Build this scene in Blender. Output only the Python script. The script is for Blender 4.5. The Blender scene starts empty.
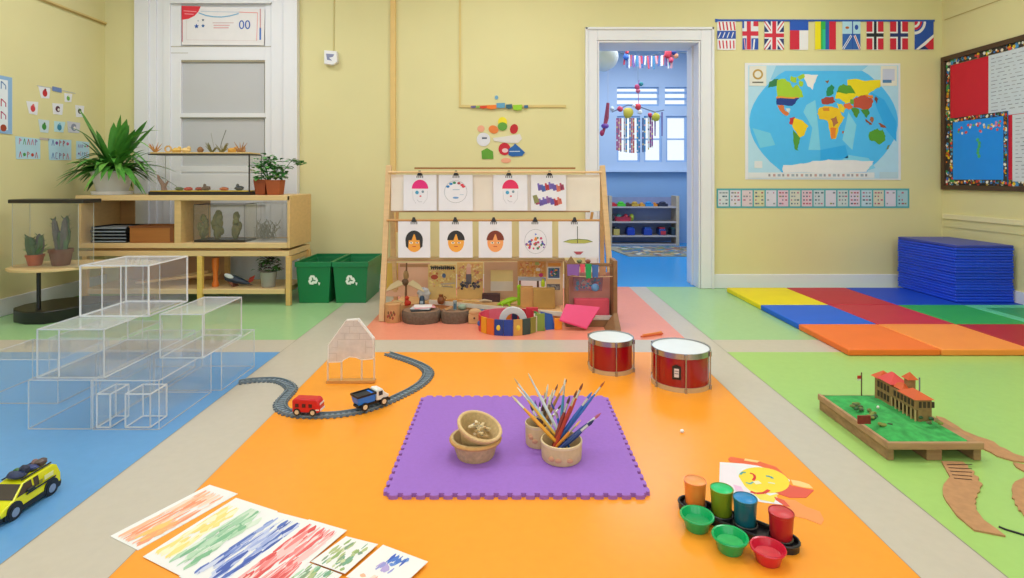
import bpy, bmesh, math, random
from mathutils import Vector, Matrix
R = random.Random(7)
PI = math.pi
scene = bpy.context.scene
COL = scene.collection
FL, CX, CY, H = 565.0, 510.0, 178.0, 1.1      # focal length in pixels, principal point, camera height

# ---------- measuring helpers: where things stand, read off the photograph ----------
def W(px, py, Y):
    return Vector(((px-CX)/FL*Y, Y, H-(py-CY)/FL*Y))
def F(px, py, z=0.0):
    Y = (H-z)*FL/(py-CY)
    return Vector(((px-CX)/FL*Y, Y, z))
def XS(px, Y): return (px-CX)/FL*Y
def ZS(py, Y): return H-(py-CY)/FL*Y

# ---------- materials ----------
_m = {}
def lin(c):
    c /= 255.0
    return c/12.92 if c <= .04045 else ((c+.055)/1.055)**2.4
def rgb(h):
    if isinstance(h, str):
        h = h.lstrip('#'); h = (int(h[0:2],16), int(h[2:4],16), int(h[4:6],16))
    return tuple(lin(c) for c in h)+(1,)
def mat(h, rough=.55, metal=0, var=.06, scale=12, bump=0, kind='plain', spec=.5, coat=0, alpha=1):
    key = (h, rough, metal, var, scale, bump, kind, spec, coat, alpha)
    if key in _m: return _m[key]
    m = bpy.data.materials.new('%s_%s' % (kind, str(h).strip('#()').replace(', ', '_')))
    m.use_nodes = True
    nt = m.node_tree; N = nt.nodes; L = nt.links
    b = N['Principled BSDF']
    c = rgb(h)
    b.inputs['Base Color'].default_value = c
    b.inputs['Roughness'].default_value = rough
    b.inputs['Metallic'].default_value = metal
    b.inputs['Specular IOR Level'].default_value = spec
    b.inputs['Coat Weight'].default_value = coat
    tc = N.new('ShaderNodeTexCoord')
    if var > 0:
        mp = N.new('ShaderNodeMapping'); L.new(tc.outputs['Object'], mp.inputs['Vector'])
        no = N.new('ShaderNodeTexNoise'); no.inputs['Scale'].default_value = scale; no.inputs['Detail'].default_value = 4
        if kind == 'wood':
            mp.inputs['Scale'].default_value = (1, 6, 14); no.inputs['Scale'].default_value = 3
        L.new(mp.outputs['Vector'], no.inputs['Vector'])
        mx = N.new('ShaderNodeMix'); mx.data_type = 'RGBA'
        L.new(no.outputs['Fac'], mx.inputs[0])
        mx.inputs[6].default_value = tuple(v*(1-var*1.6) for v in c[:3])+(1,)
        mx.inputs[7].default_value = tuple(min(1, v*(1+var*1.6)) for v in c[:3])+(1,)
        L.new(mx.outputs[2], b.inputs['Base Color'])
        if bump:
            bp = N.new('ShaderNodeBump'); bp.inputs['Strength'].default_value = bump; bp.inputs['Distance'].default_value = .004
            L.new(no.outputs['Fac'], bp.inputs['Height']); L.new(bp.outputs['Normal'], b.inputs['Normal'])
    if alpha < 1: b.inputs['Alpha'].default_value = alpha
    _m[key] = m
    return m
def wood(h, rough=.5, var=.1): return mat(h, rough, var=var, kind='wood')
def clear(name, tint, face, gloss=.06):
    """thin clear plastic or glass: mostly see-through, a little milky, a little shiny"""
    key = ('clear', name)
    if key in _m: return _m[key]
    m = bpy.data.materials.new(name); m.use_nodes = True
    nt = m.node_tree; N = nt.nodes; L = nt.links; N.clear()
    out = N.new('ShaderNodeOutputMaterial')
    tr = N.new('ShaderNodeBsdfTransparent'); tr.inputs[0].default_value = (1,1,1,1)
    df = N.new('ShaderNodeBsdfDiffuse'); df.inputs[0].default_value = rgb(tint)
    gl = N.new('ShaderNodeBsdfGlossy'); gl.inputs['Roughness'].default_value = .05
    no = N.new('ShaderNodeTexNoise'); no.inputs['Scale'].default_value = 5
    mr = N.new('ShaderNodeMapRange'); mr.inputs[3].default_value = face*.6; mr.inputs[4].default_value = face*1.4
    L.new(no.outputs['Fac'], mr.inputs[0])
    m1 = N.new('ShaderNodeMixShader'); L.new(mr.outputs[0], m1.inputs[0]); L.new(tr.outputs[0], m1.inputs[1]); L.new(df.outputs[0], m1.inputs[2])
    lw = N.new('ShaderNodeLayerWeight'); lw.inputs[0].default_value = .5
    pw = N.new('ShaderNodeMath'); pw.operation = 'POWER'; L.new(lw.outputs['Facing'], pw.inputs[0]); pw.inputs[1].default_value = 4
    ml = N.new('ShaderNodeMath'); ml.operation = 'MULTIPLY_ADD'; L.new(pw.outputs[0], ml.inputs[0]); ml.inputs[1].default_value = .4; ml.inputs[2].default_value = .02
    m2 = N.new('ShaderNodeMixShader'); L.new(ml.outputs[0], m2.inputs[0]); L.new(m1.outputs[0], m2.inputs[1]); L.new(gl.outputs[0], m2.inputs[2])
    L.new(m2.outputs[0], out.inputs[0])
    _m[key] = m
    return m
def glow(name, h, e):
    m = bpy.data.materials.new(name); m.use_nodes = True
    b = m.node_tree.nodes['Principled BSDF']
    b.inputs['Base Color'].default_value = rgb(h); b.inputs['Emission Color'].default_value = rgb(h); b.inputs['Emission Strength'].default_value = e
    return m

# ---------- mesh builder ----------
WORLD = {}                                   # where a parent stands when its parts are built
class MB:
    def __init__(s, M=None):
        s.v, s.f, s.m, s.mats = [], [], [], []
        s.M = M or Matrix.Identity(4)
    def mi(s, m):
        if m not in s.mats: s.mats.append(m)
        return s.mats.index(m)
    def add(s, vs, fs, m):
        n = len(s.v); i = s.mi(m)
        s.v += [s.M @ Vector(p) for p in vs]
        for f in fs: s.f.append([n+k for k in f]); s.m.append(i)
        return s
    def box(s, x0, x1, y0, y1, z0, z1, m):
        vs = [(x0,y0,z0),(x1,y0,z0),(x1,y1,z0),(x0,y1,z0),(x0,y0,z1),(x1,y0,z1),(x1,y1,z1),(x0,y1,z1)]
        return s.add(vs, [(0,3,2,1),(4,5,6,7),(0,1,5,4),(1,2,6,5),(2,3,7,6),(3,0,4,7)], m)
    def hexa(s, lo, hi, m):                  # two quads
        return s.add(list(lo)+list(hi), [(0,3,2,1),(4,5,6,7),(0,1,5,4),(1,2,6,5),(2,3,7,6),(3,0,4,7)], m)
    def bar(s, p0, p1, w, t, m, up=(0,0,1)):
        p0, p1 = Vector(p0), Vector(p1); d = (p1-p0).normalized(); up = Vector(up)
        if abs(d.dot(up)) > .98: up = Vector((0,1,0))
        a = d.cross(up).normalized()*w/2; b = a.cross(d).normalized()*t/2
        return s.hexa([p0-a-b, p0+a-b, p0+a+b, p0-a+b], [p1-a-b, p1+a-b, p1+a+b, p1-a+b], m)
    def cyl(s, p0, p1, r0, m, r1=None, n=16, caps=True):
        p0, p1 = Vector(p0), Vector(p1); r1 = r0 if r1 is None else r1
        d = (p1-p0).normalized(); u = Vector((0,0,1)) if abs(d.z) < .9 else Vector((1,0,0))
        a = d.cross(u).normalized(); b = d.cross(a)
        vs = []
        for p, r in ((p0,r0),(p1,r1)):
            for k in range(n):
                t = 2*PI*k/n; vs.append(p+(a*math.cos(t)+b*math.sin(t))*r)
        fs = [(k,(k+1)%n,n+(k+1)%n,n+k) for k in range(n)]
        if caps: fs += [tuple(range(n-1,-1,-1)), tuple(range(n,2*n))]
        return s.add(vs, fs, m)
    def lathe(s, prof, c, m, n=28, sx=1, sy=1, M=None, caps=True):
        M = M or Matrix.Identity(4); c = Vector(c); vs, fs = [], []
        for r, z in prof:
            for k in range(n):
                t = 2*PI*k/n; vs.append(c + M @ Vector((r*sx*math.cos(t), r*sy*math.sin(t), z)))
        for i in range(len(prof)-1):
            for k in range(n):
                fs.append((i*n+k, i*n+(k+1)%n, (i+1)*n+(k+1)%n, (i+1)*n+k))
        if caps and prof[0][0] > 1e-5: fs.append(tuple(range(n-1,-1,-1)))
        if caps and prof[-1][0] > 1e-5: fs.append(tuple((len(prof)-1)*n+k for k in range(n)))
        return s.add(vs, fs, m)
    def tube(s, pts, r, m, n=8, closed=False):
        pts = [Vector(p) for p in pts]; rs = r if isinstance(r, (list, tuple)) else [r]*len(pts)
        vs, fs = [], []; N = len(pts); a = None
        for i, p in enumerate(pts):
            d = (pts[(i+1) % N]-pts[i-1]) if closed else (pts[min(i+1,N-1)]-pts[max(i-1,0)])
            d.normalize()
            if a is None: a = d.cross(Vector((0,0,1)) if abs(d.z) < .9 else Vector((1,0,0))).normalized()
            a = (a - d*a.dot(d)).normalized(); b = d.cross(a)
            for k in range(n):
                t = 2*PI*k/n; vs.append(p+(a*math.cos(t)+b*math.sin(t))*rs[i])
        for i in range(N if closed else N-1):
            j = (i+1) % N
            for k in range(n): fs.append((i*n+k, i*n+(k+1)%n, j*n+(k+1)%n, j*n+k))
        if not closed: fs += [tuple(range(n-1,-1,-1)), tuple((N-1)*n+k for k in range(n))]
        return s.add(vs, fs, m)
    def ell(s, c, r, m, n=14, k=8, jit=0, M=None):
        if not isinstance(r, (tuple, list)): r = (r,r,r)
        c = Vector(c); vs, fs = [], []
        for i in range(k+1):
            ph = PI*i/k
            for j in range(n):
                t = 2*PI*j/n; q = 1+R.uniform(-jit, jit) if 0 < i < k else 1
                p = Vector((r[0]*math.sin(ph)*math.cos(t)*q, r[1]*math.sin(ph)*math.sin(t)*q, r[2]*math.cos(ph)*q))
                if M: p = M @ p
                vs.append(c+p)
        for i in range(k):
            for j in range(n): fs.append((i*n+j, i*n+(j+1)%n, (i+1)*n+(j+1)%n, (i+1)*n+j))
        return s.add(vs, fs, m)
    def poly(s, pts, z, m):
        return s.add([(p[0], p[1], z) for p in pts], [tuple(range(len(pts)))], m)
    def rect(s, x0, y0, x1, y1, z, m): return s.poly([(x0,y0),(x1,y0),(x1,y1),(x0,y1)], z, m)
    def prism(s, pts, z0, z1, m):
        n = len(pts)
        fs = [tuple(range(n-1,-1,-1)), tuple(range(n,2*n))]+[(k,(k+1)%n,n+(k+1)%n,n+k) for k in range(n)]
        return s.add([(p[0],p[1],z0) for p in pts]+[(p[0],p[1],z1) for p in pts], fs, m)
    def disc(s, x, y, r, z, m, ry=None, a0=0, a1=360, n=22):
        ry = r if ry is None else ry
        full = a1-a0 >= 360
        pts = [(x+r*math.cos(math.radians(a0+(a1-a0)*k/n)), y+ry*math.sin(math.radians(a0+(a1-a0)*k/n))) for k in range(n if full else n+1)]
        return s.poly(pts, z, m)
    def line(s, pts, w, z, m):
        for (x0,y0),(x1,y1) in zip(pts, pts[1:]):
            dx, dy = x1-x0, y1-y0; l = math.hypot(dx, dy) or 1; nx, ny = -dy/l*w/2, dx/l*w/2
            s.poly([(x0+nx,y0+ny),(x1+nx,y1+ny),(x1-nx,y1-ny),(x0-nx,y0-ny)], z, m)
        return s
    def text(s, t, x, y, size, z, m, sx=1):
        cu = bpy.data.curves.new('t', 'FONT'); cu.body = t; cu.size = size; cu.align_x = 'CENTER'; cu.align_y = 'CENTER'
        o = bpy.data.objects.new('t', cu); COL.objects.link(o)
        me = bpy.data.meshes.new_from_object(o)
        flip = -1 if s.M.to_3x3().determinant() < 0 else 1
        s.add([(x+v.co.x*sx, y+v.co.y*flip, z) for v in me.vertices], [tuple(p.vertices) for p in me.polygons], m)
        bpy.data.objects.remove(o); bpy.data.meshes.remove(me); bpy.data.curves.remove(cu)
        return s
    def build(s, name, parent=None, label=None, cat=None, group=None, kind=None, bevel=0, angle=35, recalc=True):
        xs = [p.x for p in s.v]; ys = [p.y for p in s.v]; zs = [p.z for p in s.v]
        c = Vector(((min(xs)+max(xs))/2, (min(ys)+max(ys))/2, min(zs)))
        me = bpy.data.meshes.new(name)
        me.from_pydata([p-c for p in s.v], [], s.f)
        for m in s.mats: me.materials.append(m)
        me.polygons.foreach_set('material_index', s.m)
        if recalc:
            bm = bmesh.new(); bm.from_mesh(me); bmesh.ops.recalc_face_normals(bm, faces=bm.faces); bm.to_mesh(me); bm.free()
        me.polygons.foreach_set('use_smooth', [True]*len(me.polygons))
        me.set_sharp_from_angle(angle=math.radians(angle))
        me.update()
        o = bpy.data.objects.new(name, me); COL.objects.link(o)
        if parent is not None:
            o.parent = parent; o.location = c-WORLD[parent.name]
        else:
            o.location = c
        WORLD[o.name] = c
        tag(o, label, cat, group, kind)
        if bevel:
            b = o.modifiers.new('bevel', 'BEVEL'); b.width = bevel; b.segments = 2; b.limit_method = 'ANGLE'; b.angle_limit = math.radians(50)
        return o
def tag(o, label=None, cat=None, group=None, kind=None):
    for k, v in (('label',label),('category',cat),('group',group),('kind',kind)):
        if v: o[k] = v
    return o
def thing(name, label, cat, loc=(0,0,0), group=None):
    o = bpy.data.objects.new(name, None); COL.objects.link(o); o.location = loc; o.empty_display_size = .05
    WORLD[o.name] = Vector(loc)
    return tag(o, label, cat, group)
def dup(root, loc=None, rotz=None, label=None, group=None, mats=None):
    def rec(o, p):
        c = o.copy(); COL.objects.link(c)
        if p is not None: c.parent = p
        for ch in list(o.children): rec(ch, c)
        return c
    r = rec(root, None)
    if loc is not None: r.location = loc
    if rotz is not None: r.rotation_euler = (0,0,rotz)
    if label: r['label'] = label
    if group: r['group'] = group
    return r
def facing(Y):                               # a plane at distance Y facing the room; x, y are photo pixels there, z is metres out
    k = Y/FL
    return Matrix(((k,0,0,-CX*k),(0,0,-1,Y),(0,-k,0,H+CY*k),(0,0,0,1)))
LWX, RWX, BWY, CEIL = -4.05, 4.32, 5.65, 3.4
def left_wall():                             # x = world Y, y = world Z, z out into the room
    return Matrix(((0,0,1,LWX),(1,0,0,0),(0,1,0,0),(0,0,0,1)))
def right_wall():                            # x = -world Y
    return Matrix(((0,0,-1,RWX),(-1,0,0,0),(0,1,0,0),(0,0,0,1)))
def LP(px, py): Y = -LWX*FL/(CX-px); return (Y, ZS(py, Y))
def RP(px, py): Y = RWX*FL/(px-CX); return (-Y, ZS(py, Y))
def ground(z): return Matrix.Translation((0,0,z))
def G(pts, z=0): return [tuple(F(x,y,z)[:2]) for x,y in pts]

WHITE = mat('#eaebf0', .5, var=.02); PAPER = mat('#e8e8ef', .8, var=.02); BLACK = mat('#191a1c', .4, var=.02)
def C(h, r=.6): return mat(h, r, var=.03)

# ================= camera =================
cam_d = bpy.data.cameras.new('camera'); cam = bpy.data.objects.new('camera', cam_d); COL.objects.link(cam)
cam.location = (0,0,H); cam.rotation_euler = (PI/2,0,0)
cam_d.sensor_width = 36; cam_d.lens = FL/1024*36
cam_d.shift_x = (512-CX)/1024; cam_d.shift_y = -(289-CY)/1024; cam_d.clip_start = .05
scene.camera = cam
scene.cycles.transparent_max_bounces = 64
vs = scene.view_settings; vs.view_transform = 'Standard'; vs.look = 'None'; vs.exposure = 0.1; vs.gamma = 1; vs.use_curve_mapping = False

# ================= room =================
YEL = mat('#dfd7a2', .75, var=.025, scale=2, bump=.05)
TRIMW = mat('#e6e7ee', .45, var=.015, scale=3)
def struct(name, mb, **k): return mb.build(name, kind='structure', **k)
lino = dict(rough=.26, var=.03, scale=30, spec=.4)
def LN(h): return mat(h, **lino)
c_blue, c_beige, c_orange, c_lime = LN('#649fd8'), LN('#c8c0b2'), LN('#ffa232'), LN('#a6d074')
c_green, c_pink = LN('#9fcb92'), LN('#ee957a')
fl = MB()
xs = [LWX-.1, -1.45, -1.105, 1.13, 1.37, RWX+.1]
for i, m in enumerate([c_blue, c_beige, c_orange, c_beige, c_lime]): fl.rect(xs[i], -2.6, xs[i+1], 3.57, 0, m)
fl.rect(xs[0], 3.57, xs[5], 3.84, 0, c_beige)
xs = [LWX-.1, -1.45, -1.06, 1.2, 1.37, RWX+.1]
for i, m in enumerate([c_green, c_beige, c_pink, c_beige, c_green]): fl.rect(xs[i], 3.84, xs[i+1], BWY+.06, 0, m)
seam = C('#8d8778')
for x in (-1.45, 1.37): fl.rect(x-.002, -2.6, x+.002, 5.6, .0004, seam)
for a in (-1.105, 1.13): fl.rect(a-.001, -2.6, a+.001, 3.57, .0004, seam)
for x0, x1, y0, y1 in ((LWX,RWX,-2.6,5.7),): fl.box(x0, x1, y0, y1, -.12, -.002, seam)
struct('floor', fl)
nf = MB(); nf.box(.2, 3.8, BWY+.06, 10.2, -.12, 0, LN('#2f9ade')); struct('floor_next_room', nf)

wl = MB(); wl.box(LWX-.15, LWX, -2.6, BWY+.35, 0, CEIL, YEL); struct('wall_left', wl)
wr = MB(); wr.box(RWX, RWX+.15, -2.6, BWY+.35, 0, CEIL, YEL); struct('wall_right', wr)
DX0, DX1, DZ = .87, 1.90, 2.47
wb = MB()
wb.box(LWX, DX0, BWY, BWY+.35, 0, CEIL, YEL); wb.box(DX1, RWX, BWY, BWY+.35, 0, CEIL, YEL); wb.box(DX0, DX1, BWY, BWY+.35, DZ, CEIL, YEL)
struct('wall_back', wb)
ce = MB(); ce.box(LWX, RWX, -2.6, BWY+.35, CEIL, CEIL+.1, mat('#f2f1ec', .8, var=.01)); struct('ceiling', ce)
wf = MB()                                    # wall behind the camera, with three openings invented for the fill lights
fill_openings = [(-3.2,-1.4), (-.9,.9), (1.4,3.2)]
wf.box(LWX, RWX, -2.75, -2.6, 0, .8, YEL); wf.box(LWX, RWX, -2.75, -2.6, 2.9, CEIL, YEL)
ex = [LWX]+[v for w in fill_openings for v in w]+[RWX]
for i in range(0, len(ex), 2): wf.box(ex[i], ex[i+1], -2.75, -2.6, .8, 2.9, YEL)
struct('wall_front', wf)

# door surround
dc = MB()
dc.box(.75, DX0, BWY-.03, BWY, 0, 2.60, TRIMW); dc.box(DX1, 2.03, BWY-.03, BWY, 0, 2.60, TRIMW); dc.box(DX0, DX1, BWY-.03, BWY, DZ, 2.60, TRIMW)
dc.box(.75, .775, BWY-.045, BWY-.03, 0, 2.60, TRIMW); dc.box(2.005, 2.03, BWY-.045, BWY-.03, 0, 2.60, TRIMW); dc.box(.75, 2.03, BWY-.045, BWY-.03, 2.575, 2.60, TRIMW)
dc.box(DX1-.02, DX1-.002, BWY-.02, BWY+.36, 0, DZ-.002, TRIMW); dc.box(DX0+.002, DX0+.02, BWY-.02, BWY+.36, 0, DZ-.002, TRIMW); dc.box(DX0+.02, DX1-.02, BWY-.02, BWY+.36, DZ-.02, DZ-.002, TRIMW)
dc.box(DX1-.035, DX1-.02, BWY+.15, BWY+.2, 0, DZ-.02, TRIMW); dc.box(DX0+.02, DX0+.035, BWY+.15, BWY+.2, 0, DZ-.02, TRIMW)
struct('door_1', dc, bevel=.004)
bb = MB(); bb.box(2.03, RWX, BWY-.02, BWY, 0, .14, TRIMW); bb.box(-2.1, .75, BWY-.02, BWY, 0, .14, TRIMW); struct('baseboard_back', bb, bevel=.005)
bl = MB(); bl.box(LWX, LWX+.02, -2.6, BWY, 0, .14, TRIMW); struct('baseboard_left', bl, bevel=.005)
br = MB(); br.box(RWX-.02, RWX, -2.6, BWY-.02, 0, .14, TRIMW); struct('baseboard_right', br, bevel=.005)
# yellow wall strips and rails
YD = mat('#d9c382', .7, var=.03)
t1 = MB(facing(BWY)); t1.prism([(391,-200),(396,-200),(396,289),(391,289)], 0, .03, mat('#e2c07c', .7, var=.03)); struct('trim_1', t1)
t2 = MB(facing(BWY)); t2.prism([(459,-160),(461,-160),(461,105),(459,105)], 0, .012, YD); t2.prism([(459,105),(566,105),(566,107.5),(459,107.5)], 0, .014, YD); struct('trim_2', t2)
t3 = MB(right_wall()); t3.prism([(-5.62,.70),(-2,.70),(-2,.745),(-5.62,.745)], 0, .02, mat('#e9e0b4', .6, var=.02)); t3.prism([(-5.62,.62),(-2,.62),(-2,.70),(-5.62,.70)], 0, .008, YEL); struct('trim_3', t3)
t4 = MB(left_wall()); p, q = LP(106, 25), LP(30, -4)
t4.line([q, p], .02, .012, mat('#b39a5a', .6, var=.03)); t4.line([(q[0], q[1]+.012), (p[0], p[1]+.012)], .016, .02, YD)
struct('trim_4', t4)
t5 = MB(right_wall()); p, q = RP(945, 20), RP(1024, 4)
t5.line([p, (p[0]+2, p[1]+.0)], .008, .004, mat('#b8a56a', .6)); struct('trim_5', t5)

# tall white window with frosted panes
FROST = mat('#c2c3c8', .35, var=.03, scale=2, spec=.3)
wn = MB(facing(BWY))
def wr_(x0, y0, x1, y1, d, m=TRIMW, b=0):
    k = (BWY-d)/BWY; x0, x1 = CX+(x0-CX)*k, CX+(x1-CX)*k; y0, y1 = CY+(y0-CY)*k, min(289, CY+(y1-CY)*k)
    wn.prism([(x0,y0),(x1,y0),(x1,y1),(x0,y1)], b, d, m)
wr_(134,-90,148,289,.07); wr_(148,-90,156,289,.05); wr_(156,-90,163,289,.035); wr_(163,-90,170,289,.05)
wr_(283,-90,297,289,.07); wr_(271,-90,283,289,.05)
wr_(170,-90,271,1,.05); wr_(170,1,271,3,.075)
for a in ((170,3,181,289),(265,3,271,289),(181,46,265,60),(181,113,265,118),(181,166,265,172),(181,174,265,205),(181,250,265,289)): wr_(*a, .035)
wr_(181,3,265,46,.02); wr_(181,172,265,174,.022); wr_(181,205,265,250,.022)
for a in ((170,46,271,47),(170,52.6,188,53.2)): wr_(*a, .037, mat('#b5b0a6',.6))
wr_(180,60,266,62,.032, mat('#a39b86',.6)); wr_(180,117,266,118.3,.037, mat('#9a9a90',.6))
win = struct('window_1', wn, bevel=.002)
pn = MB(facing(BWY)); pn.prism([(181,62),(265,62),(265,113),(181,113)], .004, .012, FROST); pn.build('pane', win)
pn = MB(facing(BWY)); pn.prism([(181,118),(265,118),(265,166),(181,166)], .004, .012, FROST); pn.build('pane', win)

# ================= the next room =================
NB1, NB2 = mat('#bccfe8', .8, var=.03, scale=2), mat('#8fb2da', .8, var=.03, scale=2)
NY = 9.6; k = NY/FL
def nx(px): return XS(px, NY)
def nz(py): return ZS(py, NY)
nl = MB(); nl.box(.2, .35, BWY+.35, NY+.2, 0, 3.3, NB1); struct('wall_next_left', nl)
nr = MB(); nr.box(3.6, 3.75, BWY+.35, NY+.2, 0, 3.3, NB1); struct('wall_next_right', nr)
nc = MB(); nc.box(.2, 3.75, BWY+.35, NY+.2, 3.3, 3.4, NB1); struct('ceiling_next_room', nc)
nb = MB()
o_lo = [(617,640),(644,662),(666,687)]; o_hi = [(617,659),(665,687)]
nb.box(.35, 3.6, NY, NY+.15, 0, nz(172), NB2)
nb.box(.35, 3.6, NY, NY+.15, nz(172), nz(162), NB1)
def course(z0, z1, opens):
    x = .35
    for a, b in opens: nb.box(x, nx(a), NY, NY+.15, z0, z1, NB1); x = nx(b)
    nb.box(x, 3.6, NY, NY+.15, z0, z1, NB1)
course(nz(162), nz(116), o_lo); nb.box(.35, 3.6, NY, NY+.15, nz(116), nz(106), NB1)
course(nz(106), nz(87), o_hi); nb.box(.35, 3.6, NY, NY+.15, nz(87), 3.3, NB1)
nb.box(.35, 3.6, NY-.1, NY, nz(172), nz(170), mat('#c4d8f2', .6))
struct('wall_next_back', nb)
GL2 = clear('window_glass', '#e8f2ff', .04)
for n, (a, b) in enumerate(o_lo):
    w = MB(); x0, x1, z0, z1 = nx(a), nx(b), nz(162), nz(116); fm = mat('#9fc0e8', .5)
    for q in ((x0,x0+.03,z0,z1),(x1-.03,x1,z0,z1),(x0+.03,x1-.03,z0,z0+.03),(x0+.03,x1-.03,z1-.03,z1),(x0+.03,x1-.03,(z0+z1)/2-.012,(z0+z1)/2+.012)): w.box(q[0],q[1],NY+.03,NY+.07,q[2],q[3],fm)
    wo = struct('window_%d' % (n+2), w); p_ = MB(); p_.box(x0+.03,x1-.03,NY+.045,NY+.05,z0+.03,z1-.03,GL2); p_.build('pane', wo)
for n, (a, b) in enumerate(o_hi):
    w = MB(); x0, x1, z0, z1 = nx(a), nx(b), nz(106), nz(87)
    for q in range(3):
        zz = z0+(z1-z0)*q/3
        w.box(x0, x1, NY+.03, NY+.08, zz, zz+.035, mat('#8fb6e2', .5))
    w.box(x0, x1, NY+.03, NY+.08, z1-.02, z1, mat('#8fb6e2', .5))
    struct('window_%d' % (n+5), w)

# ================= light: ceiling fittings, sky through the far windows, added front fill =================
wd = bpy.data.worlds.new('world'); scene.world = wd; wd.use_nodes = True
wd.node_tree.nodes['Background'].inputs[0].default_value = (.86,.93,1,1); wd.node_tree.nodes['Background'].inputs[1].default_value = 1.1
def area(name, loc, rot, sx, sy, e, c=(1,1,1)):
    d = bpy.data.lights.new(name, 'AREA'); d.shape = 'RECTANGLE'; d.size = sx; d.size_y = sy; d.energy = e; d.color = c
    o = bpy.data.objects.new(name, d); COL.objects.link(o); o.location = loc; o.rotation_euler = rot
    return o
LAMP = {.4: 11, 2.4: 20, 4.3: 18}
for x in (-2.6, 0, 2.6):
    for y in (.4, 2.4, 4.3):
        t = thing('ceiling_lamp', 'white ceiling light panel above the classroom', 'ceiling lamp', (x,y,CEIL-.06), 'ceiling light panels')
        m = MB(); m.box(x-.62,x+.62,y-.17,y+.17,CEIL-.05,CEIL-.001,WHITE); m.build('housing', t)
        m = MB(); m.box(x-.58,x+.58,y-.14,y+.14,CEIL-.058,CEIL-.05,glow('lamp_diffuser','#fffdf6',1.0)); m.build('diffuser', t)
        area('lamp_light', (x,y,CEIL-.075), (0,0,0), 1.2, .6, LAMP[y], (.97,.985,1))
for a, b in fill_openings: area('front_fill', ((a+b)/2,-2.55,1.85), (PI/2,0,0), b-a, 2.1, 15, (.93,.97,1))  # fill lights added behind the camera to brighten the room
area('next_room_light', (2,7.6,3.2), (0,0,0), 2, 2, 62, (.9,.95,1))
# ================= left wall papers =================
def lw_card(pts, draw, name, label, cat, group=None, base=None):
    q = [LP(*p) for p in pts]; m = MB(left_wall()); m.prism(q, .001, .003, base or PAPER)
    cx = sum(a[0] for a in q)/4; cy = sum(a[1] for a in q)/4; w = max(a[0] for a in q)-min(a[0] for a in q)
    draw(m, cx, cy, w); return m.build(name, label=label, cat=cat, group=group)
def d_blob(c1, c2='#5a8a3a'):
    def f(m, x, y, w):
        m.disc(x, y-.005, w*.2, .0036, C(c1), ry=w*.24); m.disc(x+w*.03, y+w*.2, w*.09, .0040, C(c2), n=8)
    return f
CG = 'small picture cards on the left wall'
def d_mark(c1):
    def f(m, x, y, w):
        m.disc(x, y, w*.22, .0036, C(c1), a0=40, a1=320); m.disc(x+w*.05, y-w*.04, w*.1, .0040, C('#ece6e0'))
    return f
lw_card([(38,86),(50,88),(49,98.5),(41,98)], d_blob('#c0202a','#902028'), 'picture_card', 'white card with a red fruit hanging from the left end of the card string', 'card', CG)
lw_card([(64,93),(72,94),(71,102),(64.5,102)], d_blob('#6fae4a','#d8e8c0'), 'picture_card', 'white card with a green round figure hanging from the right end of the string', 'card', CG)
lw_card([(26,101),(38,102),(37,115),(29,113.5)], d_blob('#d04048','#e07070'), 'picture_card', 'tilted white picture card with a red triangle-like figure, leftmost of the small cards', 'card', CG)
lw_card([(52,103),(63,104),(62,115),(53,114)], d_mark('#5c2e3e'), 'picture_card', 'white picture card with a dark curled figure, middle of the second row of cards', 'card', CG)
lw_card([(75,105),(84,106),(83,117),(76,117)], d_mark('#4a4438'), 'picture_card', 'white picture card with a dark round figure, rightmost of the second row of cards', 'card', CG)
lw_card([(38,119),(49,120.5),(48,133),(40,132)], d_blob('#3f8f3c','#3a7a3a'), 'picture_card', 'pale card with a green leaf figure in the lowest row of small cards', 'card', CG, C('#cfe0ea'))
lw_card([(54,121),(65,122),(63,132.5),(54,131.5)], d_blob('#3a8fb0','#80c0d8'), 'picture_card', 'pale blue card with a teal figure in the lowest row of small cards', 'card', CG, C('#bfe4f0'))
lw_card([(67,121),(80,123),(79,133),(68,132.5)], d_mark('#8890a8'), 'picture_card', 'pale lilac card half hidden behind the leaning leaf of the potted plant', 'card', CG, C('#cfd0dc'))
m = MB(left_wall()); m.line([LP(36.5,85.5),LP(56,89),LP(75,93.5)], .006, .004, C('#b8bcc4'))
a, b = LP(52,88.5), LP(61,90.5); m.prism([(a[0],a[1]+.02),(b[0],b[1]+.02),(b[0],b[1]-.02),(a[0],a[1]-.02)], .003, .006, C('#6c86bd'))
m.build('card_string', label='thin string with a small blue label holding two picture cards on the left wall', cat='string')
def letters(m, x, y, w, cols, rows=2, n=5, s=.2):
    for r_ in range(rows):
        for i in range(n):
            px, py = x+w*(.8*(i+.5)/n-.4), y+w*.22*(rows/2-.5-r_)*2
            h = w*s*.5; cm = C(R.choice(cols)); sh = R.choice((0,1,2,3))
            if sh == 0: m.line([(px-h*.5,py-h),(px,py+h),(px+h*.5,py-h)], w*.022, .004, cm)
            elif sh == 1: m.line([(px-h*.4,py-h),(px-h*.4,py+h),(px+h*.4,py+h*.4),(px-h*.4,py)], w*.022, .004, cm)
            elif sh == 2: m.line([(px+h*.4,py+h),(px-h*.4,py+h),(px-h*.4,py-h),(px+h*.4,py-h)], w*.022, .004, cm)
            else: m.disc(px, py, h*.6, .004, cm, n=10)
cols = ['#c0392b','#3b5fae','#d06a8a','#4a9a50','#7a4a9a','#555555']
def blue_sheet(m, x, y, w): letters(m, x, y, w, cols)
BP = C('#b9dcee')
lw_card([(15,136),(40,139),(40,159),(16,159)], blue_sheet, 'letter_sheet', 'pale blue letter sheet on the left wall, nearest the framed chart', 'sheet', 'pale blue letter sheets', BP)
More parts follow.
